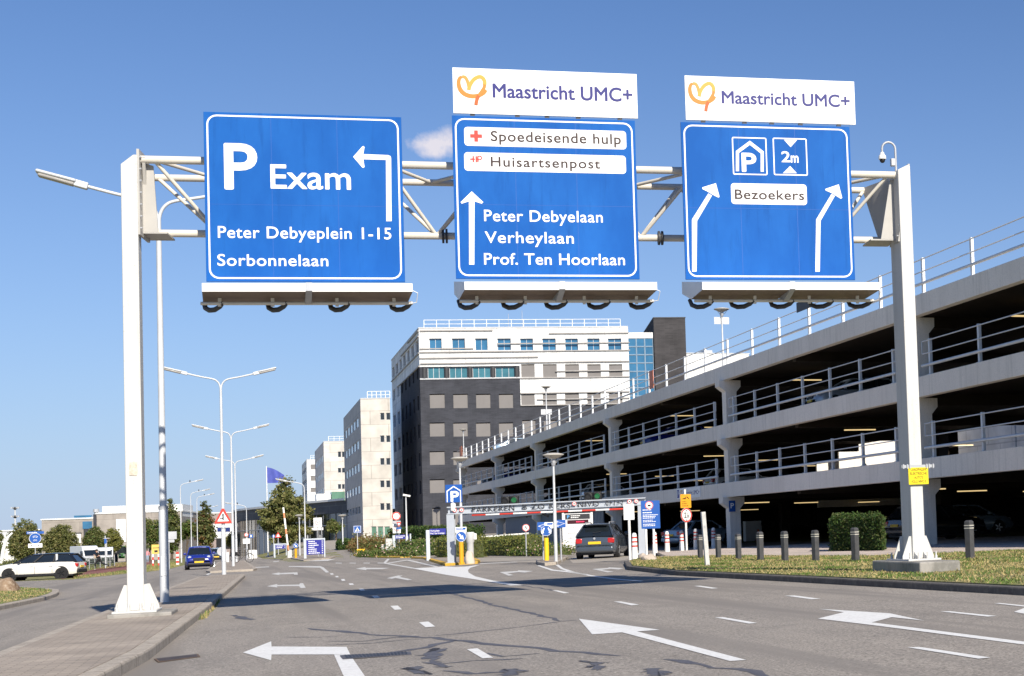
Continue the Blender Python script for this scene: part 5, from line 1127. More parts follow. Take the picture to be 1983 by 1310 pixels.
# lettered pointers NIVO
p = G(1080, 1084, .12); s = S(p); zz = lambda y: (1084-y)/s
for lab, x0, x1, y0, y1, sgn, tx in (('blue arrow plate pointing left behind the double-arrow sign', -37.5, -16, 1010.5, 1026, -1, ''), ('blue arrow plate reading NIVO pointing right beside the lamp pole', -2, 17, 1007.5, 1022.5, 1, 'NIVO')):
    t = thing('level_pointer', lab, 'direction sign', p); post(t, zz(y0), x=(x0+x1)/2/s, y=.05); plate(t, x0/s, x1/s, zz(y1), zz(y0), blue)
    m_ = (zz(y0)+zz(y1))/2; hh = (zz(y0)-zz(y1))*.36; q0, q1 = (x0+1)/s, (x1-1)/s; tip = .35
    o = [(q0, m_-hh), (q1-tip, m_-hh), (q1, m_), (q1-tip, m_+hh), (q0, m_+hh)] if sgn > 0 else [(q1, m_-hh), (q1, m_+hh), (q0+tip, m_+hh), (q0, m_), (q0+tip, m_-hh)]
    c = Vector((sum(a for a, b in o)/5, m_)); i_ = [tuple(c + (Vector(a)-c)*.86) for a in o]; mb = MB(); frame_strip(mb, o, i_, -.024); mb.build('arrow_outline', decal, t)
    if tx: text(t, tx, q0+.04, q1-tip+.02, m_+.02, .1, -.024, decal, .03); text(t, '1+2', q0+.07, q1-tip-.05, m_-.13, .1, -.024, decal, .03)
    else: scribble(t, q0+tip, q1-.08, m_-hh*.7, m_+hh*.7, 2, decal, -.024, 5)
# speed sign 5
p = G(1024.5, 1076, .1); s = S(p); zz = lambda y: (1076-y)/s; t = thing('speed_sign', 'round red-rimmed speed sign reading 5 behind the hedge barrier', 'traffic sign', p + Vector((.4, 3, 0))); post(t, zz(1016)); disc(t, 0, zz(1022), 7.3/s, decal, red, rimw=.2); text(t, '5', -2.2/s, 2.2/s, zz(1025), 6/s, -.026, black, .02)

# height-limit portal at the entrance
pL = G(872, 1090.5, .12); pR = G(1243, 1072, .12); prz = math.atan2(pR.y-pL.y, pR.x-pL.x); PPt = lambda x, y, o=.16: PLANE(x, y, pL, prz, o)
t = thing('height_portal', 'grey steel height-limit portal spanning the car park entrance lanes', 'portal', (pL.x, pL.y, 0), prz); psteel = mat('portal_steel', (.46, .49, .53), .45, .15, var=.06)
uL, zt0 = PPt(865, 982); uR, zt1 = PPt(1250, 963.5); zb0 = PPt(865, 997)[1]; zb1 = PPt(1250, 978.5)[1]; zt_ = (zt0+zt1)/2; zb_ = (zb0+zb1)/2
sl = (zt1-zt0)/(uR-uL); bz = lambda u: zt0 + sl*(u-uL); hb_ = ((zt0-zb0)+(zt1-zb1))/2
def slant(u0, u1, y0, y1, d0, d1):
    return [(u0, y0, bz(u0)+d0), (u1, y0, bz(u1)+d0), (u1, y1, bz(u1)+d0), (u0, y1, bz(u0)+d0), (u0, y0, bz(u0)+d1), (u1, y0, bz(u1)+d1), (u1, y1, bz(u1)+d1), (u0, y1, bz(u0)+d1)], ((0,3,2,1),(4,5,6,7),(0,1,5,4),(1,2,6,5),(2,3,7,6),(3,0,4,7))
mb = MB(); mb.add(*slant(uL, uR, -.16, .16, -.05, 0)).add(*slant(uL, uR, -.16, .16, -hb_, -hb_+.05)).add(*slant(uL+.02, uR-.02, -.02, .02, -hb_+.051, -.051)); mb.build('beam', psteel, t, bevel=.004)
for u, zg in ((PPt(872.5, 1040)[0], pL.z), (PPt(1243.5, 1040)[0], pR.z)):
    zz1 = bz(u)-hb_-.004
    MB().box(u-.16, u+.16, -.14, -.10, zg-.05, zz1).box(u-.16, u+.16, .10, .14, zg-.05, zz1).box(u-.02, u+.02, -.099, .099, zg-.05, zz1).build('post', psteel, t, bevel=.004); MB().box(u-.22, u+.22, -.22, .22, zg-.06, zg+.025).build('base_plate', psteel, t)
letter_m = mat('black_letters', (.02, .02, .022), .5)
for s_, x0, x1, y0, y1 in (('PARKEREN', 914, 996, 983.5, 992), ('B ZO KERS', 1012, 1105, 977, 987.5), ('NIVO', 1119.5, 1159.5, 972, 983), ('0+1+2', 1173, 1207, 968.5, 978.5)):
    u0 = PPt(x0, y1)[0]; u1 = PPt(x1, y1)[0]; z0 = PPt((x0+x1)/2, y1)[1]; z1 = PPt((x0+x1)/2, y0)[1]; z0_ = bz((u0+u1)/2)-hb_*.86; MB().text(s_, u0, u1, z0_-sl*(u1-u0)/2, hb_*.66, -.162, 0, .015, 1.15, sl).build('lettering', letter_m, t)
for x, y in ((880.5, 988.5), (894, 988), (1112, 976), (1219, 971.6), (1232, 970.8)):
    u, z = PPt(x, y); disc(t, u, z, .095, decal, red, y=-.16, t=.012, name='roundel', rimw=.3); MB().box(u-.03, u+.03, -.18, -.175, z-.025, z+.02).build('roundel_symbol', black, t)
n = 11; ua, ub_ = PPt(913, 998)[0], PPt(1206, 986)[0]; za = PPt(913, 998)[1]; zb2 = PPt(1206, 986)[1]
for i in range(n):
    f0, f1 = i/n, (i+1)/n; MB().tube([(ua+(ub_-ua)*f0, -.05, za+(zb2-za)*f0), (ua+(ub_-ua)*f1, -.05, za+(zb2-za)*f1)], .042, 8).build('limit_bar', red if i % 2 == 0 else decal, t)
for f_ in (.12, .5, .92): u = ua+(ub_-ua)*f_; MB().tube([(u, -.05, bz(u)-hb_), (u, -.05, za+(zb2-za)*f_)], .015, 5).build('hanger', dark, t)
u, z = PPt(1055, 996); MB().bar((u-.12, .1, z+.05), (u+.12, .0, z-.1), .12, .1).build('bracket_camera', black, t)
# traffic lights on the beam
grn = mat('green_lamp', (.005, .04, .014), .5, var=0, emit=(.05, .9, .25), estr=.09)
for lab, x, y in (('pair of black signal lamps with lit green on the portal, left one', 988, 978), ('pair of black signal lamps with lit green on the portal, right one', 1149, 969.5)):
    u, z = PPt(x, y, 0); q = pL + Vector((math.cos(prz)*u, math.sin(prz)*u, 0)); q.z = bz(u)-.1; tl = thing('signal_lamps', lab, 'traffic light', q, prz)
    for k, lm in ((-.19, black), (.19, grn)):
        hz_ = MB().box(k-.18, k+.18, -.14, .14, .06, .44).build('housing', black, tl, bevel=.03); disc(tl, k, .26, .115, lm, y=-.142, t=.01, name='lens'); MB().tube([(k+.15*math.cos(rad(a)), -.15, .26+.15*math.sin(rad(a))) for a in range(-20, 201, 20)], .012, 5).tube([(k+.15*math.cos(rad(a)), -.25, .26+.15*math.sin(rad(a))) for a in range(-10, 191, 20)], .012, 5).build('visor', black, tl)
    MB().tube([(0, 0, 0), (0, 0, .1)], .03, 8).build('mount', dark, tl)
# parking house sign above the left portal post
u0, z1 = PPt(862.5, 939.5); u1, z0 = PPt(895.6, 972.6); q = pL + Vector((math.cos(prz)*(u0+u1)/2, math.sin(prz)*(u0+u1)/2, 0)); q.z = z0; w = u1-u0; h = z1-z0
t = thing('parking_sign', 'square blue parking house sign with white P above the portal', 'traffic sign', q, prz); plate(t, -w/2, w/2, 0, h, blue, y=-.16, t=.03, r=.02)
P_ = lambda a, b: (w*(a-.5), h*b); o = [P_(.07, .0+.02), P_(.07, .66), P_(.5, .93), P_(.93, .66), P_(.93, .02)]; i_ = [P_(.13, .02), P_(.13, .62), P_(.5, .86), P_(.87, .62), P_(.87, .02)]
mb = MB(); nO = 5; oo = len(mb.v); mb.v += [(a, -.192, b) for a, b in o+i_]
for k in range(4): mb.f.append((oo+k, oo+k+1, oo+5+k+1, oo+5+k)); mb.m.append(0)
mb.build('house_outline', decal, t); text(t, 'P', w*(.33-.5), w*(.78-.5), h*.06, h*.55, -.193, decal, .05); MB().lathe([(.11, -.36), (.11, -.06), (.07, -.002)], 12, (-.06, -.1, 0)).build('stub_post', white, t, smooth=40)
# ticket column, stone block, barrier over the hedge
p = G(909, 1084, .12); s = S(p); t = thing('ticket_column', 'grey ticket column with cap beside the portal island', 'ticket machine', p + Vector((.2, 1.0, 0))); zz = lambda y: (1084-y)/s
MB().lathe([(.16, -.1), (.16, zz(1052)), (.2, zz(1050)), (.22, zz(1033)), (.18, zz(1031))], 16).build('column', mat('machine_grey', (.55, .56, .56), .45, var=.06), t, smooth=40); MB().box(.1, .3, -.12, .12, zz(1046), zz(1034)).build('reader_box', white, t, bevel=.02)
p = G(910, 1091, .12); s = S(p); MBs = MB(); rnd = random.Random(5); vs = []
def rock(name, label, p, sx, sy, sz, seed, m=stone_mat, cat='boulder'):
    rnd = random.Random(seed); bm = bmesh.new(); bmesh.ops.create_icosphere(bm, subdivisions=3, radius=1)
    for v in bm.verts:
        n_ = mnoise.noise(v.co*1.3 + Vector((seed*3.1, 0, 0))); v.co *= 1+.28*n_; v.co.x *= sx; v.co.y *= sy; v.co.z = max(-.25, v.co.z)*sz
    me = bpy.data.meshes.new(name); bm.to_mesh(me); bm.free(); me.materials.append(m); me.polygons.foreach_set('use_smooth', [True]*len(me.polygons)); me.set_sharp_from_angle(angle=rad(28)); o = bpy.data.objects.new(name, me); COL.objects.link(o); o.location = (p.x, p.y, p.z+sz*.2); return tag(o, label, cat)
rock('stone_block', 'pale rounded stone block at the foot of the portal island', p, .2, .2, .42, 2, mat('pale_block', (.55, .47, .38), .9, var=.12), 'stone')
rock('boulder', 'larger pale boulder by the sign legs at the grass corner', G(1257, 1087, .1), .26, .26, .2, 7, mat('pale_boulder', (.46, .39, .32), .9, var=.2, bump=.4)); rock('boulder', 'smaller pale boulder beside the portal foot', G(1245, 1083, .1), .16, .2, .18, 9, MATS['pale_boulder'])
rock('boulder', 'big rough brown boulder on the left grass verge', G(12, 1147, .1), .40, .42, .40, 4)
a = G(917, 1073); s = S(a); t = thing('barrier_arm', 'white horizontal barrier arm above the flowering hedge', 'barrier', a + Vector((0, -1.0, 0)), prz*.5); L = 101/s; zz = lambda y: (1073-y)/s
MB().bar((0, 0, zz(1041.5)), (L, 0, zz(1037.5)), .14, .12).build('arm', white, t, bevel=.01)
for k in (.545, .97): MB().box(L*k-.04, L*k+.04, -.0, .06, 0, zz(1042)).build('support', mat('weathered_wood', (.45, .40, .30), .8, var=.15), t)
# price board
p = G(1131, 1071); s = S(p); zz = lambda y: (1071-y)/s; t = thing('tariff_board', 'white framed parking tariff board with red display behind the grey car', 'information board', p + Vector((0, 1.5, 0)), rad(-6)); wf = mat('board_white', (.7, .7, .7), .5)
for x in (-28, 27.5): MB().box((x-2)/s, (x+2)/s, -.05, .1, -.1, zz(992)).build('side_post', white, t)
MB().box(-25.9/s, 25.4/s, 0, .08, zz(1062), zz(993.5)).build('panel', wf, t); MB().box(-24/s, 24/s, -.012, -.001, zz(1005), zz(995)).build('header', mat('header_black', (.03, .03, .035), .5), t); MB().box(-20/s, 21/s, -.012, -.001, zz(1014), zz(1006.5)).build('display', mat('display_dark', (.05, .01, .015), .3), t)
scribble(t, -13/s, 12/s, zz(1003.5), zz(996.5), 2, decal, -.014, 11); MB().text('P', -20/s, -16/s, zz(1003), 6/s, -.014, 0, .02).build('lettering', mat('light_blue_ink', (.1, .4, .8), .5), t); scribble(t, -3/s, 19/s, zz(1012.5), zz(1008), 1, mat('led_red', (.5, .02, .06), .4, var=0, emit=(1, .05, .15), estr=.7), -.014, 12, 'display_text')
scribble(t, -20/s, 10/s, zz(1056), zz(1017), 4, mat('grey_print', (.3, .3, .31), .6), -.002, 13, hh=.12)
for y in (1022, 1033, 1043): MB().box(-20/s, 20/s, -.004, -.001, zz(y+.2), zz(y-.2)).build('rule', MATS['grey_print'], t)
# blue rules sign and white notice
p = G(1262, 1084, .12); s = S(p); zz = lambda y: (1084-y)/s; t = thing('rules_sign', 'tall blue rules sign with no-trailer roundel on two white legs', 'sign', p, rad(-2))
plate(t, -18/s, 18.7/s, zz(1024), zz(970), blue, r=.02); disc(t, -2/s, zz(979), 8/s, decal, red, y=-.021, t=.006, rimw=.2); MB().box(-5/s, 1/s, -.032, -.028, zz(981), zz(977.5)).build('trailer_symbol', black, t)
for x, z in ((-9, 1074), (6, 1088)): MB().box((x-1.8)/s, (x+1.8)/s, .005, .07, zz(z), zz(1000)).build('leg', white, t)
for y0, y1, n in ((986, 989.5, 1), (991, 995, 1), (996, 1005, 3), (1006.5, 1012, 2), (1014, 1020, 2)): scribble(t, (-15)/s, 16/s, zz(y1), zz(y0), n, decal, -.023, y0, hh=.42)
p = G(1221, 1082, .12); s = S(p); zz = lambda y: (1082-y)/s; t = thing('house_rules_board', 'small white notice on a pole in front of the portal leg', 'notice', p); post(t, zz(990), .05, m=white); plate(t, -11/s, 10/s, zz(1007), zz(976), mat('notice_white', (.68, .69, .70), .5), r=.01); scribble(t, -9/s, 8/s, zz(1004), zz(979), 8, MATS['grey_print'], -.023, 21, hh=.2)
# 2 m sign with tow-away sign
p = G(1331, 1065.5, .12); s = S(p); zz = lambda y: (1065.5-y)/s; t = thing('height_limit_sign', 'round red-rimmed 2.00 height sign under an orange tow-away plate', 'traffic sign', p, rad(26)); post(t, zz(948), .05, m=white)
disc(t, 0, zz(998), 14/s, decal, red, rimw=.2); text(t, '2', -6/s, -.5/s, zz(1003), 10/s, -.026, black, .03); text(t, '00', 1/s, 7/s, zz(1003), 6/s, -.026, black, .02); text(t, 'm', 1/s, 5/s, zz(995.5), 2.5/s, -.026, black, .02)
MB().flat([(-2/s, zz(988.5)), (2/s, zz(988.5)), (0, zz(991.5))], -.026).build('symbol', black, t); MB().flat([(-2/s, zz(1008.5)), (0, zz(1005.5)), (2/s, zz(1008.5))], -.026).build('symbol', black, t)
plate(t, -14/s, 13/s, zz(984), zz(957.5), mat('tow_orange', (.78, .36, .03), .5), r=.02); MB().sect([(-9/s, zz(967)), (-1/s, zz(967)), (0, zz(964)), (-2/s, zz(963.5)), (-3/s, zz(965)), (-9/s, zz(965.5))], -.026, -.022).sect([(1/s, zz(963)), (3/s, zz(962)), (8/s, zz(966)), (7/s, zz(967))], -.0262, -.0222).build('tow_symbol', black, t); scribble(t, -11/s, 10/s, zz(982), zz(970), 3, brown_ink, -.023, 31, hh=.3)
# plain white post
p = G(1370, 1096.5, .12); s = S(p); t = thing('marker_post', 'plain tall white square post leaning slightly on the grass verge', 'post', p); t.rotation_euler = (0, rad(-3), 0); MB().box(-.055, .055, -.055, .055, -.1, 105/s).build('body', mat('weathered_white', (.50, .49, .47), .6, var=.2, scale=6), t, bevel=.008)
MB().box(-.02, .02, -.064, -.056, 1.0, 1.06).build('fixing_mark', galv, t)
# dark bollards with two pale rings
xs = [(1356.5, 1082, 1036), (1391.5, 1082, 1035), (1430.5, 1084, 1034), (1473, 1086, 1030), (1520.5, 1088, 1029), (1580, 1088, 1027), (1657, 1088, 1022), (1879, 1083.5, 1008)]
labs = ['dark square bollard left of the tall white post', 'dark square bollard just right of the tall white post', 'dark square bollard before the garage pillar', 'dark square bollard before the traffic cone', 'dark square bollard, fifth from the white post', 'dark square bollard left of the clipped hedge', 'dark square bollard before the clipped hedge, larger', 'dark square bollard alone right of the gantry post']
for i, (x, yb, yt) in enumerate(xs):
    q = G(x, yb, .12); s = S(q)
    if i == 0:
        bo = thing('dark_bollard', labs[0], 'bollard', q, rad(12), 'dark square bollards along the grass verge'); hB = .80
        MB().add([(a*.07, b*.07, z) for z in (-.1, hB-.03) for a, b in ((-1, -1), (1, -1), (1, 1), (-1, 1))] + [(a*.045, b*.045, hB) for a, b in ((-1, -1), (1, -1), (1, 1), (-1, 1))], ((3,2,1,0),(0,1,5,4),(1,2,6,5),(2,3,7,6),(3,0,4,7),(4,5,9,8),(5,6,10,9),(6,7,11,10),(7,4,8,11),(8,9,10,11))).build('body', bollard_dark, bo, bevel=.008)
        for z in (hB-.17, hB-.115): MB().box(-.072, .072, -.072, .072, z, z+.018).build('reflective_band', mat('band_pale', (.5, .48, .42), .5), bo)
        o = bo
    else: o = clone(bo, q, rad(12+i*2), labs[i])
    k = (yb-yt)/s/.80; o.scale = (k, k, k)
# red and white bollards
xs = [(1229.5, 1081, 1032), (1292.5, 1069, 1029), (1320.5, 1065.5, 1027), (1348, 1062, 1024), (1382.5, 1059.5, 1022), (1268.5, 1071, 1030)]
labs = ['red-ringed white bollard right against the notice pole', 'red-ringed white bollard first right of the blue rules sign', 'red-ringed white bollard left of the 2.00 sign pole', 'shaded red-ringed white bollard right of the 2.00 sign pole', 'shaded red-ringed white bollard beside the garage pillar', 'red-ringed white bollard behind the blue rules sign leg']
for i, (x, yb, yt) in enumerate(xs):
    q = G(x, yb, .12); s = S(q)
    if i == 0:
        rw = thing('striped_bollard', labs[0], 'bollard', q, 0, 'white bollards with red rings at the car park entrance')
        MB().lathe([(.125, -.1), (.115, .2), (.095, .8), (.085, .88), (.06, .93), (.0, .95)], 16).build('body', white, rw, smooth=50)
        for z in (.42, .58, .74): r = .125-.03*z/.8+.004; MB().lathe([(r+.001, z), (r-.002, z+.055)], 16).build('red_ring', red, rw, smooth=50)
        o = rw
    else: o = clone(rw, q, 0, labs[i])
    k = (yb-yt)/s/.95; o.scale = (k, k, k)
# cabinets and small things in the bed, far signs
def cabinet(label, px0, px1, yb, yt, m, dz=.1, name='cabinet', dy=0):
    p = G((px0+px1)/2, yb, dz); s = S(p); w = (px1-px0)/s; h = (yb-yt)/s; t = thing(name, label, 'cabinet', p + Vector((0, dy, 0))); MB().box(-w/2, w/2, 0, w*.7, -.1, h).build('body', m, t, bevel=.02); MB().box(-w/2-.02, w/2+.02, -.02, w*.7+.02, h+.002, h+.05).build('lid', m, t); MB().box(-w*.42, w*.42, -.012, -.001, h*.08, h*.92).build('door', m, t); return t
cabinet('tall grey electrical cabinet among the shrubs', 748, 760, 1069, 1044.5, MATS['cabinet_grey']); cabinet('low grey cabinet left of the tall one among the shrubs', 739, 748, 1069, 1056, MATS['cabinet_grey']); cabinet('small white cabinet beside the yellow box at the bed corner', 703, 712, 1068, 1054, mat('cabinet_white', (.70, .70, .69), .5)); cabinet('white cabinet with red edge in the planting bed', 726, 733, 1068, 1053.5, MATS['cabinet_white'], dy=.5)
cabinet('yellow grit box at the corner of the planting bed', 692, 706, 1073.5, 1065, yellow, name='grit_box'); cabinet('small white signal cabinet on the median by the bicycle', 438.5, 443.5, 1089, 1071, MATS['cabinet_white'], .12)
for lab, px_, yb, yc, r, m in (('tiny red-rimmed round sign by the distant white panel', 477.5, 1064, 1036, 3.8, decal), ('tiny blue square sign beside the distant white panel', 486.5, 1062, 1038.5, 3.4, blue), ('tiny red triangle sign behind the barrier pole', 539, 1062, 1037, 4.2, red), ('small blue sign on a pole left of the red triangle', 530.5, 1074, 1039, 2.8, blue)):
    q = AT(px_, yb, 175); s = S(q); q.z = H(q.x, q.y); h = ((AT(px_, yc, 175).z)-q.z); t = thing('distant_sign', lab, 'traffic sign', q); post(t, h+.2, .05)
    if m is red: MB().sect([(-.35, h-.25), (.35, h-.25), (0, h+.35)], -.02, 0).build('plate', red, t); MB().flat([(-.18, h-.15), (.18, h-.15), (0, h+.15)], -.023).build('white_field', decal, t)
    elif m is blue: plate(t, -r/s, r/s, h-r/s, h+r/s, blue, edge=None); MB().box(-.06, .06, -.024, -.021, h-.12, h+.12).build('symbol', decal, t)
    else: disc(t, 0, h, r/s, decal, red, rimw=.3); plate(t, -.35, .35, h-.95, h-.42, decal)
q = AT(489, 1062, 180); s = S(q); q.z = H(q.x, q.y); t = thing('white_hoarding', 'white hoarding panel by the road in front of the entrance building', 'hoarding', q); MB().box(-7/s, 8/s, 0, .1, 0, 18/s).build('panel', white, t); MB().box(-7.2/s, -6.6/s, -.03, .12, -.1, 18.5/s).build('frame', galv, t)
# flag
q = AT(519, 1060, 190); q.z = H(q.x, q.y); s = S(q); zz = lambda y: AT(517, y, 190).z-q.z
t = thing('flagpole', 'white flagpole with blue flag blowing right beside the big tree', 'flag', q); MB().lathe([(.08, -.1), (.05, zz(903))], 10).build('pole', white, t, smooth=40)
mb = MB(); nx_, nz_ = 16, 8; zt_, zb_ = zz(905.5), zz(936); W_ = 31/s
for i in range(nx_+1):
    for j in range(nz_+1):
        u, v = i/nx_, j/nz_; x = .06+W_*u*(1-.12*(1-v)*u); droop = (zt_-zb_)*(.52*u**1.6*v) ; z = zb_+(zt_-zb_)*v - droop - (zt_-zb_)*.0*u; mb.v.append((x, .25*math.sin(u*7+v*2)*u, z))
for i in range(nx_):
    for j in range(nz_): a = i*(nz_+1)+j; mb.f.append((a, a+nz_+1, a+nz_+2, a+1)); mb.m.append(0)
mb.build('flag', mat('flag_blue', (.07, .09, .36), .7, var=.15, scale=2), t, smooth=True)
# floodlight mast far left
q = AT(30, 1062, 260); s = S(q); t = thing('floodlight_mast', 'tall thin floodlight mast with two lamp crowns at far left', 'mast', (q.x, q.y, q.z-1.5)); MB().lathe([(.22, 0), (.09, (1062-984)/s+1.5)], 8).build('mast', lamp_grey, t)
for y in (984, 1000.5):
    z = (1062-y)/s+1.5
    for k in range(6): a = k*math.pi/3; MB().box(-.15, .15, -.1, .1, -.1, .12).build('flood_lamp', galv, t, (.42*math.cos(a), .42*math.sin(a), z), a)
    MB().lathe([(.1, z-.3), (.4, z), (.12, z+.15)], 10).build('lamp_crown', dark, t)
# ------------------------------------------------------------------ vehicles
def carpaint(name, c, rough=.25, metal=.0): return mat(name, c, rough, metal, var=.03, spec=.6, coat=.8)
tail_red = mat('tail_lamp_red', (.45, .015, .015), .2, var=0, spec=.7); head_lamp = mat('head_lamp', (.6, .62, .65), .1, .3, var=0, spec=.9); plate_y = mat('plate_yellow', (.80, .50, .02), .5, var=.05); rim_m = mat('alloy_rim', (.45, .46, .48), .3, .7, var=.05); trim = mat('black_trim', (.016, .016, .018), .6, var=.1); inside = mat('cabin_dark', (.02, .02, .022), .9, var=0)
def make_car(label, loc, rz, L=4.4, Wd=1.78, Ht=1.48, belt=.95, hood=.88, gh=(-.48, -.38, .06, .26), paint=None, roof=None, rim=None, group=None, cat='car', name='parked_car', clad=False, rails=False, tumble=.70, tail=0.12, wr=.32, wb=.60, wide_tail=True, detail=True, nose=.72):
    """a car facing +y; gh: window line from tail to windscreen as fractions of the length"""
    t = thing(name, label, cat, loc, rz, group); hl, hw = L/2, Wd/2; roof = roof or paint; rim = rim or rim_m
    yr0, yr1, yf1, yf0 = (L*g for g in gh)
    st = [(-hl, .42, belt-.30, .80), (-hl+.05, .26, belt-.1, .90), (-hl+.22, .22, belt-.01, .965), (-hl*.6, .2, belt, 1.0), (0, .19, belt-.01, 1.0), (yf0-.05, .19, belt-.03, 1.0), (yf0+.2, .2, hood+.02, .99), (hl*.8, .21, hood-.04, .96), (hl-.14, .23, nose, .88), (hl-.03, .27, nose-.1, .80), (hl, .36, nose-.2, .74)]
    mb = MB(); m = 9
    for y, zb, zt, k in st:
        w = hw*k; zm = zb+(zt-zb)*.5
        half = [(w*.55, zb), (w*.93, zb+.03), (w, zb+.16), (w, zm), (w*.985, zt-.16), (w*.94, zt-.04), (w*.84, zt), (w*.5, zt+.02), (0, zt+.03)]
        ring_ = half + [(-a, b) for a, b in half[-2::-1]]; mb.v += [(a, y, b) for a, b in ring_]
    n = 2*m-1
    for i in range(len(st)-1):
        for k in range(n-1): a = i*n+k; mb.f.append((a, a+1, a+n+1, a+n)); mb.m.append(0)
        mb.f.append((i*n+n-1, i*n, i*n+n, i*n+n+n-1)); mb.m.append(0)
    mb.f.append(tuple(range(n))); mb.m.append(0); mb.f.append(tuple(reversed(range((len(st)-1)*n, len(st)*n)))); mb.m.append(0)
    mb.f = [tuple(reversed(f)) for f in mb.f]
    body = mb.build('body', paint, t, smooth=38)
    # glasshouse, roof and pillars
    bw, rw_ = hw*.88, hw*tumble; rt = Ht
    def sec(y, z, w): return [(-w, y, z), (w, y, z)]
    ym = (yr1+yf1)/2
    V = [(-bw, yr0, belt-.03), (bw, yr0, belt-.03), (-rw_*.96, yr1, rt-.06), (rw_*.96, yr1, rt-.06), (-rw_, ym, rt-.03), (rw_, ym, rt-.03), (-rw_*.97, yf1, rt-.07), (rw_*.97, yf1, rt-.07), (-bw*.96, yf0, belt-.05), (bw*.96, yf0, belt-.05)]
    g = MB().add(V, [(0, 1, 3, 2), (2, 3, 5, 4), (4, 5, 7, 6), (6, 7, 9, 8), (0, 2, 4, 6, 8), (1, 9, 7, 5, 3), (0, 8, 9, 1)]); g.build('windows', car_glass, t)
    rf = MB(); cols = [(-1, 0), (-.6, .028), (0, .04), (.6, .028), (1, 0)]
    prof = [(yr1-.10, rt-.075, .95), (yr1+.05, rt-.045, .99), (ym, rt-.018, 1.03), (yf1-.05, rt-.05, 1.0), (yf1+.06, rt-.085, .97)]
    for y, z, k in prof: rf.v += [(c*rw_*k, y, z+dz) for c, dz in cols]
    for i in range(4):
        for k in range(4): a = i*5+k; rf.f.append((a, a+1, a+6, a+5)); rf.m.append(0)
    o = rf.build('roof', roof, t, smooth=True); sm = o.modifiers.new('s', 'SOLIDIFY'); sm.thickness = .05; sm.offset = -1
    for s in (-1, 1):
        for a, b, w in (((s*bw*1.0, yr0, belt-.02), (s*rw_*.975, yr1, rt-.06), .12), ((s*bw*.965, yf0, belt-.04), (s*rw_*.985, yf1, rt-.07), .07)): MB().bar(a, b, w, .06, up=(s, 0, .3)).build('pillar', roof if (a[1] > 0 or clad) else paint, t, bevel=.015)
        for f_ in ((.36, .68) if yf0-yr0 > 2.6 else (.45,)):
            yb = yr0+(yf0-yr0)*f_; yt = yr1+(yf1-yr1)*f_; MB().bar((s*(bw+.006), yb, belt-.02), (s*(rw_+.012), yt, rt-.05), .07, .02, up=(s, 0, .2)).build('door_pillar', trim, t)
        MB().box(s*(hw+.02)-.09, s*(hw+.02)+.09, yf0-.42, yf0-.30, belt-.02, belt+.13).build('mirror', roof if clad else paint, t, bevel=.04)
        if rails: MB().tube([(s*rw_*.92, yr1+.1, rt-.03), (s*rw_*.92, yr1+.2, rt+.05), (s*rw_*.94, yf1-.3, rt+.05), (s*rw_*.94, yf1-.2, rt-.02)], .022, 6).build('roof_rail', galv, t, smooth=50)
        if detail:
            for y in (yf0-.95, yf0-1.95 if yf0-yr0 > 2.2 else None):
                if y is None: continue
                MB().box(s*hw-.012, s*hw+.012, y-.12, y+.08, belt-.24, belt-.20).build('door_handle', galv if clad else paint, t); 
            mb = MB()
            for y in (yf0-.25, yf0-1.15, yf0-2.05): mb.box(s*(hw*.999)-.004, s*(hw*.999)+.004, y-.008, y+.008, .33, belt-.2)
            mb.build('door_gap', trim, t)
    # wheels
    for y in (-L*wb/2-.05, L*wb/2-.02):
        for s in (-1, 1):
            M = Matrix.Rotation(math.pi/2, 4, 'Y'); x = s*(hw-.1)
            MB().lathe([(wr+.05, -.095), (wr+.05, .098)] if not clad else [(wr+.075, -.095), (wr+.075, .104)], 22, (x, y, wr), M=M).build('wheel_arch', trim, t)
            w = MB().lathe([(wr*.6, -.10), (wr*.93, -.11), (wr, -.07), (wr, .07), (wr*.93, .11), (wr*.6, .1)], 22, (0, 0, 0), M=M).build('wheel', rubber, t, (s*(hw-.095), y, wr), smooth=40)
            r_ = MB().lathe([(wr*.66, .085), (wr*.60, .098), (.07, .08), (0, .085)] if s > 0 else [(wr*.66, -.085), (wr*.60, -.098), (.07, -.08), (0, -.085)], 18, M=M)
            for k in range(5): a = k*2*math.pi/5; r_.bar((s*.118, .04*math.cos(a), .04*math.sin(a)), (s*.118, wr*.62*math.cos(a), wr*.62*math.sin(a)), .05, .02, up=(1, 0, 0))
            r_.build('rim', rim, w, smooth=40)
    # lamps, plates, bumpers
    for s in (-1, 1):
        MB().box(s*hw*.76-.13, s*hw*.76+.15, -hl-.008, -hl+.22, belt-.33, belt-.11).build('tail_lamp', tail_red, t, bevel=.04)
        MB().lathe([(0, .08), (.09, .06), (.12, .0), (.11, -.1)], 14, (s*hw*.66, hl-.16, nose-.05), M=Matrix.Rotation(-math.pi/2-.15, 4, 'X')).build('headlight', head_lamp, t, smooth=50)
    MB().box(-.27, .27, -hl-.03, -hl+.02, belt-.36, belt-.25).build('number_plate', plate_y, t); MB().box(-.27, .27, hl-.02, hl+.035, .42, .53).build('number_plate', plate_y, t)
    MB().box(-hw*.86, hw*.86, -hl-.055, -hl+.16, .30, .50).build('bumper', trim if clad else paint, t, bevel=.05); MB().box(-hw*.80, hw*.80, hl-.14, hl+.05, .26, .42).build('bumper', trim, t, bevel=.05); MB().box(-hw*.42, hw*.42, hl-.03, hl+.02, .55, nose-.06).build('grille', trim, t, bevel=.02)
    MB().box(-hw*.9, hw*.9, -hl*.9, hl*.9, .16, .3).build('underbody', trim, t)
    if clad:
        for s in (-1, 1): MB().box(s*hw-.02, s*hw+.02, -hl*.55, hl*.5, .2, .33).build('sill', trim, t, bevel=.01)
    return t
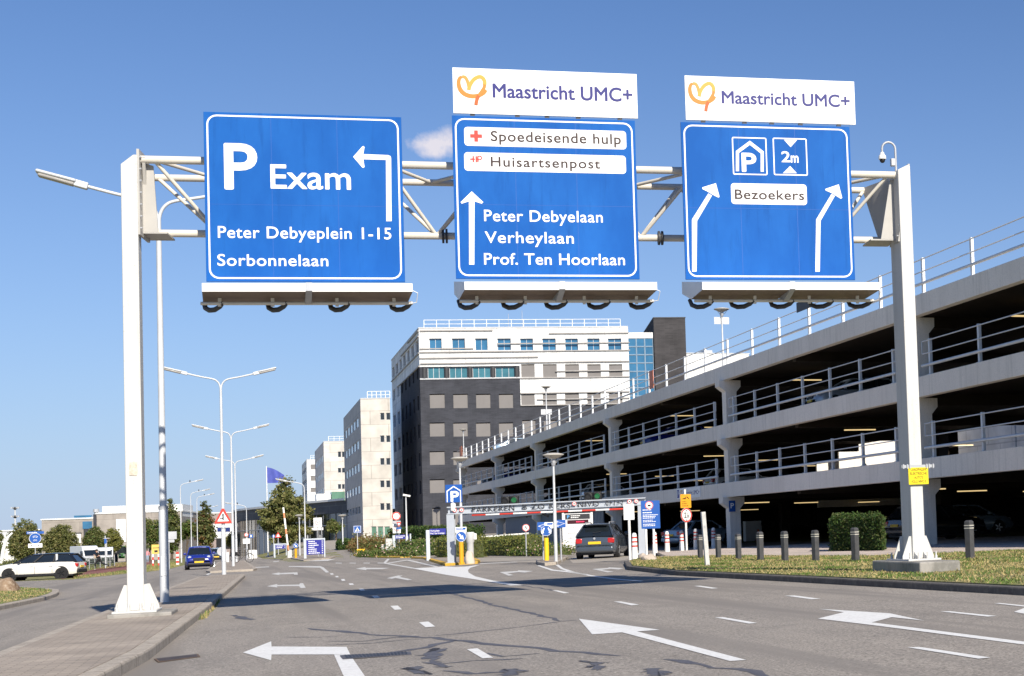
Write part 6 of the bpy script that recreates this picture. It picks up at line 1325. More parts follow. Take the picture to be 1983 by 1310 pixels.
slate = carpaint('slate_blue_grey_paint', (.065, .082, .107), .28, .3); cream_w = carpaint('cream_white_paint', (.76, .73, .66)); roof_blk = carpaint('gloss_black', (.008, .008, .01), .12); blue_p = carpaint('royal_blue_paint', (.012, .022, .22)); silver = carpaint('silver_paint', (.50, .52, .54), .3, .4); teal_p = carpaint('steel_blue_paint', (.16, .22, .28), .3, .3); dk = carpaint('black_paint', (.012, .012, .014)); ltb = carpaint('pale_blue_paint', (.25, .36, .47), .3, .2); wht = carpaint('plain_white_paint', (.72, .72, .72))
p = G(1163, 1081.5, .013); vw = make_car('dark blue-grey estate car entering the car park, seen from behind', p + Vector((.55, 1.75, 0)), rad(-22.5), 4.55, 1.80, 1.50, .98, .92, (-.488, -.35, .06, .24), slate, rails=True, tumble=.62, cat='car', name='estate_car')
MB().tube([(-.1, -2.10, 1.10), (.25, -2.06, 1.15)], .014, 5).build('rear_wiper', trim, vw); MB().lathe([(0, .012), (.05, .01), (.05, 0)], 12, (0, -2.29, .86), M=Matrix.Rotation(math.pi/2, 4, 'X')).build('badge', galv, vw); MB().box(-.52, .52, -1.9, -1.6, 1.445, 1.475).build('roof_spoiler', slate, vw, bevel=.01)
MB().box(-.05, .05, -2.33, -2.27, 1.0, 1.02).build('boot_handle', trim, vw)
p = G(74, 1123.0, .013); make_car('cream white car with black roof and wheels, side on at the left', p + Vector((0, .9, 0)), rad(78), 4.38, 1.80, 1.44, .96, .90, (-.485, -.40, .06, .26), cream_w, roof_blk, mat('black_rim', (.02, .02, .021), .35, .3, var=.1), clad=True, name='parked_car', nose=.78)
p = G(386, 1103, .013); make_car('small royal blue car driving towards the camera on the left road', p + Vector((0, 1.6, 0)), rad(180), 3.55, 1.66, 1.46, .95, .90, (-.46, -.36, .07, .29), blue_p, name='small_car', nose=.8, wr=.29)
p = G(417, 1087.5, .013); make_car('grey-blue car following the small blue car', p + Vector((.1, 2.0, 0)), rad(180), 4.2, 1.72, 1.42, .94, .9, (-.46, -.36, .07, .27), teal_p, name='following_car', nose=.8)
q = AT(646, 1051.5, 275); q.z = H(q.x, q.y)+.02; make_car('silver hatchback parked by the hedge before the hospital entrance', q, rad(80), 4.25, 1.75, 1.55, .98, .92, (-.45, -.33, .08, .30), silver, name='silver_hatchback')
q = G(1298, 1062, .12); make_car('silver-blue saloon in the shade inside the car park behind the striped bollards', q + Vector((3.2, 5.2, 0)), rad(-66), 4.4, 1.74, 1.43, .95, .9, (-.33, -.2, .08, .24), ltb, name='shaded_saloon')
q = AT(594, 1053, 285); q.z = H(q.x, q.y)+.02; make_car('white car behind the barrier pole by the big tree', q, rad(85), 4.3, 1.75, 1.5, .96, .9, (-.45, -.33, .08, .28), wht, name='distant_car', detail=False)
p = G(807, 1052, 0); q = AT(824, 1044, 183); q.z = H(q.x, q.y)-.2; make_car('pale blue car roof showing above the flowering hedge', q, rad(85), 4.3, 1.75, 1.5, .96, .9, (-.45, -.33, .08, .28), ltb, name='hidden_car', detail=False)
q = AT(748, 1045, 208); q.z = H(q.x, q.y)+.05; make_car('black car in front of the green ground-floor windows', q, rad(95), 4.3, 1.75, 1.5, .96, .9, (-.45, -.33, .08, .28), dk, name='black_car', detail=False)
gz_ = [h-.14 for h in ZT]
for lab, x, y, z, rz, pt in (('dark car under the first deck behind the fifth dark bollard', 27.5, 58, None, -80, dk), ('dark car under the first deck right of the gantry post', 29, 44.5, None, -85, dk), ('dark car parked deep under the first deck', 33, 66, None, -95, teal_p),
        ('white car on the first deck behind the railing', 33.5, 52, 0, -90, wht), ('silver car on the first deck far along the railing', 26, 112, 0, -90, silver), ('black car at the far end of the second deck', 25.5, 158, 1, 90, dk), ('blue car at the far end of the second deck', 25.5, 151, 1, 90, blue_p), ('pale blue car on the garage roof near its far end', 25.2, 149, 2, 90, ltb), ('white car under the second deck before the third pillar', 28.5, 88, 0, -85, wht), ('dark blue car on the second deck above the entrance', 25.6, 92, 1, 90, blue_p), ('silver car on the second deck behind the long railing', 25.6, 62, 1, 90, silver), ('black car on the first deck near the middle', 25.4, 128, 0, 90, dk)):
    make_car(lab, (x, y, H(x, y)+.13 if z is None else gz_[z]+.01), rad(rz), 4.3, 1.76, 1.48, .96, .9, (-.45, -.35, .08, .27), pt, name='garage_car', detail=False, group='cars parked in the garage')
# white van and truck behind the fence, tractor
def make_van(label, p, rz, L, Wd, Ht, m, name, cabglass=True):
    t = thing(name, label, 'van', p, rz); hw = Wd/2
    MB().add([(x, y, z) for x in (-hw, hw) for y, z in ((-L/2, .35), (L/2, .35), (L/2, 1.05), (L/2-.75, 1.25), (L/2-1.35, Ht-.12), (L/2-1.7, Ht), (-L/2+.1, Ht), (-L/2, Ht-.1))], [tuple(range(8)), tuple(reversed(range(8, 16)))] + [(i, 8+i, 8+(i+1) % 8, (i+1) % 8) for i in range(8)]).build('body', m, t, bevel=.07, seg=3, smooth=40)
    MB().add([(x, y, z) for x in (-hw*.86, hw*.86) for y, z in ((L/2-.74, 1.29), (L/2-1.09, 2.05))], [(0, 1, 3, 2)]).build('windscreen', car_glass, t, (0, .045, .01))
    for s in (-1, 1):
        MB().box(s*hw-.012, s*hw+.012, L/2-2.0, L/2-1.1, 1.3, 1.95).build('side_window', car_glass, t); MB().box(s*(hw+.12)-.08, s*(hw+.12)+.08, L/2-1.2, L/2-1.1, 1.3, 1.65).build('mirror', trim, t); MB().box(s*hw*.74-.15, s*hw*.74+.15, L/2-.12, L/2+.03, .75, 1.0).build('headlight', head_lamp, t, bevel=.03)
        for y in (-L*.3, L*.33): MB().lathe([(.2, -.1), (.33, -.1), (.35, -.05), (.35, .05), (.33, .1), (.2, .1)], 16, M=Matrix.Rotation(math.pi/2, 4, 'Y')).build('wheel', rubber, t, (s*(hw-.1), y, .35), smooth=40)
    MB().box(-hw*.6, hw*.6, L/2-.02, L/2+.03, .62, .86).build('grille', trim, t); MB().box(-hw*.95, hw*.95, L/2-.1, L/2+.06, .33, .58).build('bumper', trim, t, bevel=.03); return t
q = G(152, 1096.5); make_van('white high-roofed van facing the camera behind the green fence', q + Vector((.6, 3.2, 0)), rad(205), 5.6, 2.0, 2.65, wht, 'white_van')
q = G(192, 1092.5); tr = make_van('white truck with dark cab behind the running person', q + Vector((.4, 6.5, 0)), rad(183), 6.0, 2.2, 2.5, wht, 'white_truck'); MB().box(-.75, .75, 2.0, 2.06, 1.95, 2.35).build('roof_board', decal, tr); MB().box(-.9, .9, 2.97, 3.06, .62, .9).build('red_strip', dark, tr)
q = G(236, 1088.5); t = thing('farm_tractor', 'green farm tractor half hidden by the left gantry post', 'tractor', q, rad(185)); gr = mat('tractor_green', (.03, .12, .03), .5)
MB().box(-.4, .4, .2, 1.9, .8, 1.5).build('hood', gr, t, bevel=.08); MB().box(-.75, .75, -1.2, .2, 1.3, 2.6).build('cab_windows', car_glass, t, bevel=.05); MB().box(-.8, .8, -1.25, .25, 2.6, 2.75).build('roof', gr, t, bevel=.04); MB().box(-.5, .5, -1.2, .3, .6, 1.3).build('chassis', gr, t)
for s in (-1, 1):
    for y, r in ((-.7, .85), (1.3, .5)): w = MB().lathe([(r*.5, -.2), (r*.95, -.22), (r, -.12), (r, .12), (r*.95, .22), (r*.5, .2)], 20, M=Matrix.Rotation(math.pi/2, 4, 'Y')).build('wheel', rubber, t, (s*.85, y, r), smooth=40); MB().lathe([(r*.52, -.1), (r*.52, .1)], 14, M=Matrix.Rotation(math.pi/2, 4, 'Y')).build('rim', yellow, w)
    MB().box(s*.3-.1, s*.3+.1, 1.88, 1.95, 1.1, 1.25).build('headlight', head_lamp, t)
# bicycle on the median, traffic cone in the garage
q = G(464, 1091, .12); t = thing('bicycle', 'dark city bicycle standing by the double-armed lamp poles', 'bicycle', q + Vector((.2, 1, 0)), rad(-70))
for y in (-.53, .53):
    w = MB(); w.lathe([(.335, -.015), (.345, 0), (.335, .015), (.31, .012), (.31, -.012), (.335, -.015)], 24, caps=False, M=Matrix.Rotation(math.pi/2, 4, 'Y')); w = w.build('wheel', rubber, t, (0, y, .345), smooth=50)
    s_ = MB(); [s_.bar((0, 0, 0), (0, .31*math.cos(k*math.pi/6), .31*math.sin(k*math.pi/6)), .006, .006) for k in range(12)]; s_.build('spokes', galv, w)
    MB().tube([(0, y+.38*math.cos(a), .345+.38*math.sin(a)) for a in [math.pi*(.15+.7*i/8) for i in range(9)]], .018, 6).build('mudguard', black, t)
MB().tube([(0, -.53, .345), (0, -.1, .3), (0, .42, .85)], .018, 6).tube([(0, -.1, .3), (0, -.22, .85)], .018, 6).tube([(0, -.53, .345), (0, -.2, .78), (0, .4, .8)], .015, 6).tube([(0, .53, .345), (0, .38, .98)], .018, 6).build('frame', black, t)
MB().tube([(-.28, .2, 1.02), (-.2, .36, 1.06), (0, .4, 1.0), (.2, .36, 1.06), (.28, .2, 1.02)], .015, 6).build('handlebar', galv, t); MB().box(-.08, .08, -.36, -.1, .9, .97).build('saddle', black, t, bevel=.03); MB().box(-.2, .2, -.75, -.4, .55, .85).build('pannier', black, t, bevel=.04)
q = G(1453, 1049, .12); t = thing('traffic_cone', 'orange traffic cone in the shade inside the garage', 'traffic cone', q + Vector((.8, .8, 0))); MB().lathe([(.17, .03), (.03, .72)], 14).build('cone', mat('cone_orange', (.7, .13, .02), .5), t, smooth=40); MB().box(-.2, .2, -.2, .2, 0, .035).build('base', black, t)
q = G(1437, 1050, .12); t = thing('garage_cabinet', 'pale grey cabinet behind the garage pillar', 'cabinet', q + Vector((1.2, 2.0, 0))); MB().box(-.3, .75, 0, .5, 0, 1.25).build('body', MATS['cabinet_grey'], t, bevel=.02); MB().box(-.25, .7, -.015, -.001, .1, 1.15).build('door', MATS['cabinet_grey'], t)

# ------------------------------------------------------------------ people
def person(label, loc, rz, joints, cols, hair):
    """one continuous skinned body; joints: name -> (parent, xyz, radius); clothing colour by height and limb"""
    me = bpy.data.meshes.new('person'); names = list(joints); idx = {n: i for i, n in enumerate(names)}
    me.from_pydata([joints[n][1] for n in names], [(idx[n], idx[joints[n][0]]) for n in names if joints[n][0]], [])
    o = bpy.data.objects.new('person', me); COL.objects.link(o)
    sk_ = o.modifiers.new('skin', 'SKIN'); sk_.use_smooth_shade = True
    lay = me.skin_vertices[0].data if me.skin_vertices else None
    if lay is None:
        bpy.context.view_layer.objects.active = o; lay = me.skin_vertices[0].data
    for n in names:
        r = joints[n][2]; lay[idx[n]].radius = (r, r) if not isinstance(r, tuple) else r
    lay[0].use_root = True
    sb = o.modifiers.new('sub', 'SUBSURF'); sb.levels = 2; sb.render_levels = 2
    bpy.context.view_layer.update(); ev = o.evaluated_get(bpy.context.evaluated_depsgraph_get()); m2 = bpy.data.meshes.new_from_object(ev)
    bpy.data.objects.remove(o); m2.name = 'person'; m2.materials.clear()
    for c in cols['mats']: m2.materials.append(c)
    for p_ in m2.polygons: p_.material_index = cols['fn'](p_.center); p_.use_smooth = True
    o = bpy.data.objects.new('person', m2); COL.objects.link(o); o.location = loc; o.rotation_euler = (0, 0, rz); tag(o, label, 'person')
    h = joints['head'][1]; mb = MB(); mb.lathe([(.0, -.02), (.085, -.02), (.108, .03), (.1, .09), (.06, .125), (0, .135)], 12, (h[0], h[1]-.015, h[2]+.0)); mb.build('hair', hair, o, smooth=True)
    f = MB()
    f.box(-.045, -.02, .088, .1, .012, .024).box(.02, .045, .088, .1, .012, .024).box(-.012, .012, .09, .115, -.035, .005).box(-.025, .025, .085, .096, -.062, -.053); f.build('face_features', mat('face_shadow', (.18, .09, .07), .7), o, (h[0], h[1], h[2]))
    return o
skin = mat('skin', (.5, .30, .22), .6, var=.05); blk_cloth = mat('black_clothes', (.016, .016, .018), .9, var=.2); pink = mat('pink_shirt', (.72, .28, .30), .85, var=.1); jeans = mat('pale_jeans', (.26, .36, .46), .85, var=.12); shoe = mat('white_shoes', (.5, .47, .42), .7); hair_d = mat('dark_hair', (.03, .02, .015), .8)
J = {'pelvis': (None, (0, 0, .93), .135), 'belly': ('pelvis', (0, .04, 1.08), .125), 'chest': ('belly', (0, .10, 1.30), .145), 'neck': ('chest', (0, .15, 1.47), .058), 'jaw': ('neck', (0, .18, 1.55), .07), 'head': ('jaw', (0, .19, 1.63), .095), 'crown': ('head', (0, .18, 1.71), .06),
     'shL': ('chest', (-.17, .10, 1.40), .062), 'elL': ('shL', (-.24, -.12, 1.20), .043), 'wrL': ('elL', (-.16, .12, 1.12), .03), 'haL': ('wrL', (-.12, .2, 1.14), .038),
     'shR': ('chest', (.17, .12, 1.40), .062), 'elR': ('shR', (.24, .22, 1.17), .043), 'wrR': ('elR', (.14, .40, 1.26), .03), 'haR': ('wrR', (.1, .47, 1.3), .038),
     'hiL': ('pelvis', (-.1, .03, .85), .095), 'knL': ('hiL', (-.11, .28, .55), .062), 'anL': ('knL', (-.1, .20, .13), .04), 'toL': ('anL', (-.1, .36, .05), .038),
     'hiR': ('pelvis', (.1, -.03, .85), .095), 'knR': ('hiR', (.11, -.25, .52), .062), 'anR': ('knR', (.1, -.68, .40), .04), 'toR': ('anR', (.1, -.74, .26), .036)}
bag = mat('tan_bag', (.42, .34, .25), .8, var=.1)
def fn1(c): return 1 if c.z > 1.49 or (c.z > 1.0 and (c.y > .34 or (abs(c.x) > .19 and c.z < 1.26))) else (2 if c.z < .12 else 0)
q = G(192, 1104.5); o = person('person in black clothes running left beside the green fence holding a tan bag', q, rad(75), J, {'mats': [blk_cloth, skin, shoe], 'fn': fn1}, hair_d)
tb = MB().box(-.14, .14, .2, .38, .98, 1.2).build('shoulder_bag', bag, None, q, rad(75), bevel=.04); tag(tb, 'tan bag held by the running person', 'bag')
J2 = {'pelvis': (None, (0, 0, .95), .13), 'belly': ('pelvis', (0, .01, 1.1), .125), 'chest': ('belly', (0, .02, 1.32), .15), 'neck': ('chest', (0, .03, 1.49), .056), 'jaw': ('neck', (0, .05, 1.56), .07), 'head': ('jaw', (0, .05, 1.64), .095), 'crown': ('head', (0, .04, 1.72), .06),
     'shL': ('chest', (-.19, .01, 1.42), .06), 'elL': ('shL', (-.27, -.04, 1.16), .045), 'wrL': ('elL', (-.26, .1, .94), .032), 'haL': ('wrL', (-.26, .14, .87), .038), 'shR': ('chest', (.19, .01, 1.42), .06), 'elR': ('shR', (.28, -.02, 1.16), .045), 'wrR': ('elR', (.28, .06, .93), .032), 'haR': ('wrR', (.28, .09, .85), .038),
     'hiL': ('pelvis', (-.1, 0, .86), .092), 'knL': ('hiL', (-.11, .16, .49), .062), 'anL': ('knL', (-.1, .14, .09), .042), 'toL': ('anL', (-.11, .28, .045), .038), 'hiR': ('pelvis', (.1, 0, .86), .092), 'knR': ('hiR', (.1, -.02, .49), .062), 'anR': ('knR', (.1, -.24, .13), .042), 'toR': ('anR', (.1, -.14, .05), .038)}
def fn2(c): return 2 if c.z > 1.5 or (abs(c.x) > .2 and c.z < .9) else (0 if c.z > .97 else (3 if c.z < .1 else 1))
q = G(285.5, 1090); person('person in pink top and pale jeans walking on the red cycle path', q, rad(175), J2, {'mats': [pink, jeans, skin, shoe], 'fn': fn2}, hair_d)
# ------------------------------------------------------------------ trees, hedges, planting, grass
def leaf(mb, c, s, rnd, mi, up=.3):
    n = Vector((rnd.gauss(0, 1), rnd.gauss(0, 1), rnd.gauss(0, 1)+up)).normalized(); a = n.orthogonal().normalized(); b = n.cross(a); th = rnd.uniform(0, 6.28); a, b = a*math.cos(th)+b*math.sin(th), b*math.cos(th)-a*math.sin(th)
    a *= s*rnd.uniform(.7, 1.3); b *= s*rnd.uniform(.4, .75); o = len(mb.v)
    mb.v += [tuple(c-a), tuple(c+b+n*s*.15), tuple(c+a), tuple(c-b+n*s*.15)]; mb.f.append((o, o+1, o+2, o+3)); mb.m.append(mi)
def crown(name, parent, blobs, n, size, mats, seed, per=9, hollow=.55, spread=.45):
    """leaf clumps through several ellipsoids (cx, cy, cz, rx, ry, rz)"""
    rnd = random.Random(seed); mb = MB(); vol = [b[3]*b[4]*b[5] for b in blobs]; k = 0
    while k < n:
        b = rnd.choices(blobs, vol)[0]; d = Vector((rnd.gauss(0, 1), rnd.gauss(0, 1), rnd.gauss(0, 1))).normalized(); r = hollow + (1-hollow)*rnd.random()**.6
        r *= 1 + .16*mnoise.noise(Vector((d.x*2.2+seed, d.y*2.2, d.z*2.2+b[2])))*2
        c = Vector((b[0]+d.x*b[3]*r, b[1]+d.y*b[4]*r, b[2]+d.z*b[5]*r)); mi = rnd.choices(range(len(mats)), [5, 3, 1.4][:len(mats)])[0]
        for _ in range(per): leaf(mb, c + Vector((rnd.gauss(0, spread), rnd.gauss(0, spread), rnd.gauss(0, spread*.8)))*size*2.2, size, rnd, mi); k += 1
    return mb.build(name, mats, parent)
def trunk(parent, pts, r0, r1, limbs=(), seed=0):
    mb = MB(); n = len(pts); mb.tube(pts, [r0+(r1-r0)*i/(n-1) for i in range(n)], 9); rnd = random.Random(seed)
    for a, b in limbs:
        a, b = Vector(a), Vector(b); m = a.lerp(b, .5) + Vector((0, 0, -.12*(b-a).length)); mb.tube([a, m, b], [r0*.45, r0*.3, r0*.12], 6)
    return mb.build('trunk', bark, parent, smooth=50)
def tree(label, px, yb, Y, x0, x1, yt, ycb, mats, n, size, seed, shape='round', lean=0, name='leafy_tree', base_dz=0):
    q = AT(px, yb, Y); q = Vector((q.x, Y, H(q.x, Y))); s = S(q); zz = lambda y: AT(px, y, Y).z - q.z
    t = thing(name, label, 'tree', q); h = zz(yt); hb = max(.8, zz(ycb)); w = (x1-x0)/s/2; cx = ((x0+x1)/2-px)/s; rnd = random.Random(seed); H_ = h-hb; limbs = []
    if shape == 'round':
        bl = [(cx, 0, hb+H_*.42, w*.98, w*.95, H_*.46), (cx, 0, hb+H_*.66, w*.72, w*.7, H_*.36), (cx-w*.2, 0, hb+H_*.32, w*.8, w*.8, H_*.34)]
    elif shape == 'column':
        bl = [(cx+w*.1*math.sin(i*2.1), 0, hb+H_*(i+.5)/6, w*(.62, .95, 1, .8, .55, .26)[i], w*(.62, .95, 1, .8, .55, .26)[i], H_*.13) for i in range(6)] + [(cx-w*.15, 0, h-H_*.04, w*.14, w*.14, H_*.09), (cx+w*.3, 0, h-H_*.12, w*.16, w*.16, H_*.1)]
    elif shape == 'layered':
        bl = []
        for i in range(7):
            f_ = i/6; rr = w*(.80, 1.05, 1.1, 1.0, .85, .62, .36)[i]; z = hb+H_*(.10+.83*f_)
            bl.append((cx, 0, z, rr*.55, rr*.55, H_*.07))
            for k in range(5 if i < 5 else 2): a = k*1.26+i*.7+rnd.uniform(-.3, .3); d = rr*rnd.uniform(.5, .78); e = (cx+d*math.cos(a), d*math.sin(a), z+rnd.uniform(-.06, .05)*H_, rr*rnd.uniform(.26, .42), rr*rnd.uniform(.26, .42), H_*rnd.uniform(.045, .075)); bl.append(e); limbs.append(((cx*.5, 0, z-H_*.06), e[:3]))
    else:
        bl = [(cx+rnd.uniform(-.5, .5)*w, rnd.uniform(-.5, .5)*w, hb+H_*rnd.uniform(.2, .85), w*rnd.uniform(.3, .55), w*rnd.uniform(.3, .55), H_*rnd.uniform(.12, .24)) for _ in range(9)]
    crown('crown', t, bl, n, size, mats, seed, hollow=.45 if shape != 'round' else .72)
    if not limbs: limbs = [((cx*.4, 0, hb+H_*.1*k), (b[0]+b[3]*.5*math.cos(k*2), b[4]*.5*math.sin(k*2), b[2])) for k, b in enumerate(bl[:6])]
    trunk(t, [(0, 0, -.2), (lean*.3, 0, hb*.6), (lean*.8+cx*.2, 0, hb+H_*.2), (cx*.8, 0, hb+H_*.75)], max(.1, .022*h+.05), .03, limbs, seed); return t
tree('large spreading dark olive tree between the flag and the hospital blocks', 556, 1066, 178, 506, 602, 926, 1052, [leaf_a, leaf_c, leaf_b], 15000, .15, 11, 'layered', name='broad_tree')
tree('small thin young tree before the glass entrance', 651, 1052, 196, 632, 667, 1001, 1046, [leaf_a, leaf_b, leaf_d], 1500, .14, 12, 'loose', name='young_tree')
tree('rounded olive tree with crooked trunk beside the cycle sign at far left', 46, 1092, 255, 20, 80, 1009, 1082, [leaf_a, leaf_c, leaf_b], 12000, .14, 13, 'round', .5, name='round_tree')
tree('clipped rounded tree behind the white car roof', 118, 1094, 268, 88, 148, 1017, 1079, [leaf_a, leaf_c, leaf_b], 12000, .14, 14, 'round', name='round_tree')
tree('rounded tree behind the white truck', 184, 1092, 280, 164, 206, 1022, 1072, [leaf_a, leaf_b, leaf_d], 9000, .14, 15, 'round', name='round_tree')
tree('pale yellow-green round tree left of the gantry post', 218, 1090, 285, 202, 236, 1025, 1068, [leaf_f, leaf_a, leaf_c], 7000, .14, 16, 'round', name='round_tree')
tree('dark tree cropped by the left picture edge', -8, 1095, 230, -38, 9, 1022, 1088, [leaf_b, leaf_a, leaf_c], 4000, .16, 17, 'round', name='round_tree')
tree('bushy tree between the gantry post and the near lamp pole', 290, 1082, 270, 268, 322, 1003, 1066, [leaf_a, leaf_d, leaf_b], 5000, .18, 18, 'loose', name='bushy_tree')
tree('tall columnar dark tree right of the near lamp pole', 333, 1082, 265, 316, 352, 970, 1066, [leaf_b, leaf_a, leaf_d], 5000, .18, 19, 'column', name='columnar_tree')
tree('tall columnar tree with reddish side before the long low hall', 398, 1078, 265, 378, 418, 972, 1062, [leaf_b, leaf_a, leaf_r], 5500, .18, 20, 'column', name='columnar_tree')
tree('low green tree between the two columnar trees', 362, 1080, 285, 346, 382, 1010, 1062, [leaf_d, leaf_a, leaf_b], 3500, .18, 21, 'loose', name='low_tree')
tree('yellowing small tree beside the loading bay of the long hall', 447, 1070, 300, 436, 460, 1030, 1064, [leaf_f, leaf_c, leaf_a], 1800, .17, 22, 'loose', name='low_tree')
tree('reddish shrub-like tree left of the yellow diversion board', 262, 1086, 280, 246, 285, 1018, 1074, [leaf_a, leaf_c, leaf_b], 3500, .17, 24, 'loose', name='bushy_tree')
def hedge(label, pts, h, mats, n, size, seed, core=leaf_e, dz=.1, name='hedge', top=None, rough=.12, topn=.45):
    """leafy hedge over a world polygon: dark twiggy core with leaves over sides and top"""
    rnd = random.Random(seed); c = sum((Vector(p) for p in pts), Vector((0, 0)))/len(pts); z = H(*c)+dz; L = [tuple(Vector(p)-c) for p in pts]; t = thing(name, label, 'hedge', (c.x, c.y, z)); hz = lambda x, y: H(c.x+x, c.y+y)-H(*c)
    MB().prism(inset(L, .12), lambda x, y: hz(x, y)-.2, lambda x, y: hz(x, y)+h-.12).build('core', core, t); mb = MB(); N_ = len(L); per = [(Vector(L[(i+1) % N_])-Vector(L[i])).length for i in range(N_)]; xs = [p[0] for p in L]; ys = [p[1] for p in L]
    def inside(x, y):
        r = False
        for i in range(N_):
            a, b = L[i], L[i-1]
            if (a[1] > y) != (b[1] > y) and x < (b[0]-a[0])*(y-a[1])/(b[1]-a[1])+a[0]: r = not r
        return r
    for _ in range(n):
        mi = rnd.choices(range(len(mats)), [5, 3, .5 if mats[-1] is flower else 2][:len(mats)])[0]
        if rnd.random() > topn:
            i = rnd.choices(range(N_), per)[0]; p = Vector(L[i]).lerp(Vector(L[(i+1) % N_]), rnd.random()); x, y, zz = p.x+rnd.gauss(0, rough*.6), p.y+rnd.gauss(0, rough*.6), rnd.uniform(-.05, h)
        else:
            x, y = rnd.uniform(min(xs), max(xs)), rnd.uniform(min(ys), max(ys))
            if not inside(x, y): continue
            zz = h + rnd.gauss(0, rough*.6) + .1*mnoise.noise(Vector((x*1.2, y*1.2, seed)))
        leaf(mb, Vector((x, y, hz(x, y)+zz)), size, rnd, mi)
    mb.build('foliage', mats, t); return t
def quad(px0, px1, yb, depth, dz=.1):
    a, b = G(px0, yb, dz), G(px1, yb, dz); d = Vector((-(b-a).y, (b-a).x)).normalized()
    if d.y < 0: d = -d
    return [tuple(a.xy), tuple(b.xy), tuple(b.xy+d*depth), tuple(a.xy+d*depth)]
flower = mat('pink_blossom', (.6, .42, .34), .8, var=.1); 
s_ = S(G(850, 1079, .12)); hedge('square yellow-green hedge beside the left portal post', quad(843, 867, 1080, 2.2, .12), 36/s_, [leaf_f, leaf_a, leaf_d], 3000, .055, 1, leaf_b)
s_ = S(G(815, 1074, .1)); hedge('flowering hedge behind the navy street plates', quad(775, 846, 1073.5, 2.5), 26/s_, [leaf_d, leaf_a, flower], 4500, .075, 2, leaf_b)
hedge('long dark hedge along the foot of the brick wing', quad(752, 876, 1066, 3), 1.9, [leaf_e, leaf_b, leaf_d], 6000, .1, 3)
s_ = S(G(965, 1074, .1)); hedge('long yellow-green hedge under the white barrier arm', quad(917, 1013, 1074, 1.4), 31/s_, [leaf_f, leaf_a, leaf_d], 6500, .055, 4, leaf_b)
hedge('low shrubs with pale flowers at the end of the barrier hedge', quad(985, 1054, 1074.5, 1.6), .42, [leaf_d, leaf_f, flower], 3000, .05, 5, leaf_b, rough=.25)
hedge('low mixed ground-cover shrubs along the yellow kerb of the planting bed', quad(690, 840, 1077, 3.2), .45, [leaf_d, leaf_a, flower], 7000, .075, 6, leaf_b, rough=.4)
q0 = AT(657, 1064, 150); q1 = AT(706, 1064, 150); hedge('dark clipped hedge in front of the silver hatchback', [(q0.x, 150), (q1.x, 150), (q1.x, 153), (q0.x, 153)], .75, [leaf_e, leaf_d, leaf_b], 5000, .09, 7)
q0 = AT(690, 1064, 140); q1 = AT(775, 1064, 140); hedge('brownish sloping ground cover behind the cabinets', [(q0.x, 138), (q1.x, 134), (q1.x, 142), (q0.x, 146)], .9, [leaf_r, leaf_c, leaf_a], 5000, .1, 8, leaf_b, rough=.4)
a = G(1613, 1068, .12); b = G(1690, 1067, .12); s_ = S(a); hedge('clipped bright green hedge standing before the garage', [(a.x, a.y), (b.x+.1, b.y-.6), (b.x+.9, b.y+1.4), (a.x+.9, a.y+2.2)], 64/s_, [leaf_e, leaf_b, leaf_d], 16000, .045, 9, leaf_e, .12, rough=.09)
for lab, px0, px1, yb, h in (('dry shrubs behind the green fence at far left', -20, 90, 1108, .9), ('bushes at the foot of the white stadium', 0, 60, 1100, 1.2)): hedge(lab, quad(px0, px1, yb, 3, 0), h, [leaf_a, leaf_b, leaf_c], 4000, .1, len(lab), leaf_b, 0, rough=.3)
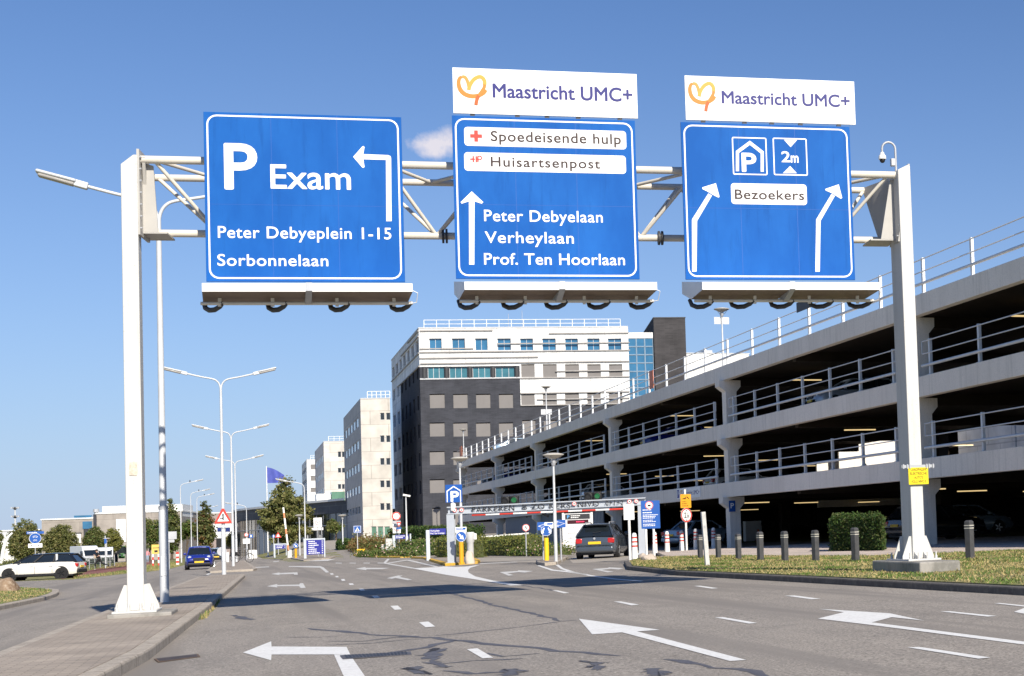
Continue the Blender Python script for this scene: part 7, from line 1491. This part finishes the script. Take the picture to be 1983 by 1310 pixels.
# grass blades: uncountable, one object per patch
gA = mat('grass_blade_green', (.10, .16, .025), .7, var=.25, scale=4); gB = mat('grass_blade_straw', (.38, .30, .13), .8, var=.2, scale=4); gC = mat('grass_blade_dark', (.06, .09, .018), .7, var=.2, scale=4)
def blades(name, pts, n, dz, seed, hmax=.07, near=None):
    rnd = random.Random(seed); xs = [p[0] for p in pts]; ys = [p[1] for p in pts]; mb = MB(); N_ = len(pts); k = 0
    while k < n:
        x, y = rnd.uniform(min(xs), max(xs)), rnd.uniform(min(ys), max(ys)); r = False
        for i in range(N_):
            a, b = pts[i], pts[i-1]
            if (a[1] > y) != (b[1] > y) and x < (b[0]-a[0])*(y-a[1])/(b[1]-a[1])+a[0]: r = not r
        k += 1
        if not r: continue
        f_ = mnoise.noise(Vector((x*.9, y*.5, seed))) + .5*mnoise.noise(Vector((x*3, y*3, 5))); h = hmax*rnd.uniform(.4, 1.1)*(1.25 if f_ > 0 else .8); mi = 0 if f_+rnd.gauss(0, .25) > .16 else 1
        if rnd.random() < .15: mi = 2
        a = rnd.uniform(0, 6.28); w = .012; z = H(x, y)+dz; lx, ly = rnd.gauss(0, .03), rnd.gauss(0, .03); o = len(mb.v)
        mb.v += [(x-w*math.cos(a), y-w*math.sin(a), z), (x+w*math.cos(a), y+w*math.sin(a), z), (x+lx, y+ly, z+h)]; mb.f.append((o, o+1, o+2)); mb.m.append(mi)
    o = mb.build(name, [gA, gB, gC]); o['kind'] = 'stuff'; return o
blades('verge_grass', [p for p in grass_poly if p[1] > 20] + [(15, 12), (9.95, 12)], 75000, .135, 3, .045)
blades('left_verge_grass', [(-9, 30), (-5.35, 30), (-5.3, 40.3), (-5.1, 46.6), (-5.2, 50.5), (-5.4, 53.5), (-5.8, 57), (-6.6, 61), (-9.5, 72), (-12, 75)], 26000, .124, 4, .05)
blades('meadow_grass', gxy([(141, 1122), (243, 1111), (282, 1108), (310, 1104.5), (350, 1096), (340, 1090), (300, 1092), (243, 1106.5), (150, 1117)]), 14000, .0, 5, .14)
blades('meadow_grass', gxy([(120, 1110), (243, 1098), (282, 1089), (282, 1086), (120, 1100)]), 12000, .0, 6, .16)
blades('kerb_weeds', [(-.62, 27.5), (-.5, 27.5), (-.42, 33), (-.35, 38.5), (-.52, 38.5)], 900, -.005, 7, .1)
for o_ in list(COL.objects):
    if o_.type == 'MESH' and not o_.data.polygons: print('EMPTY MESH', o_.name)
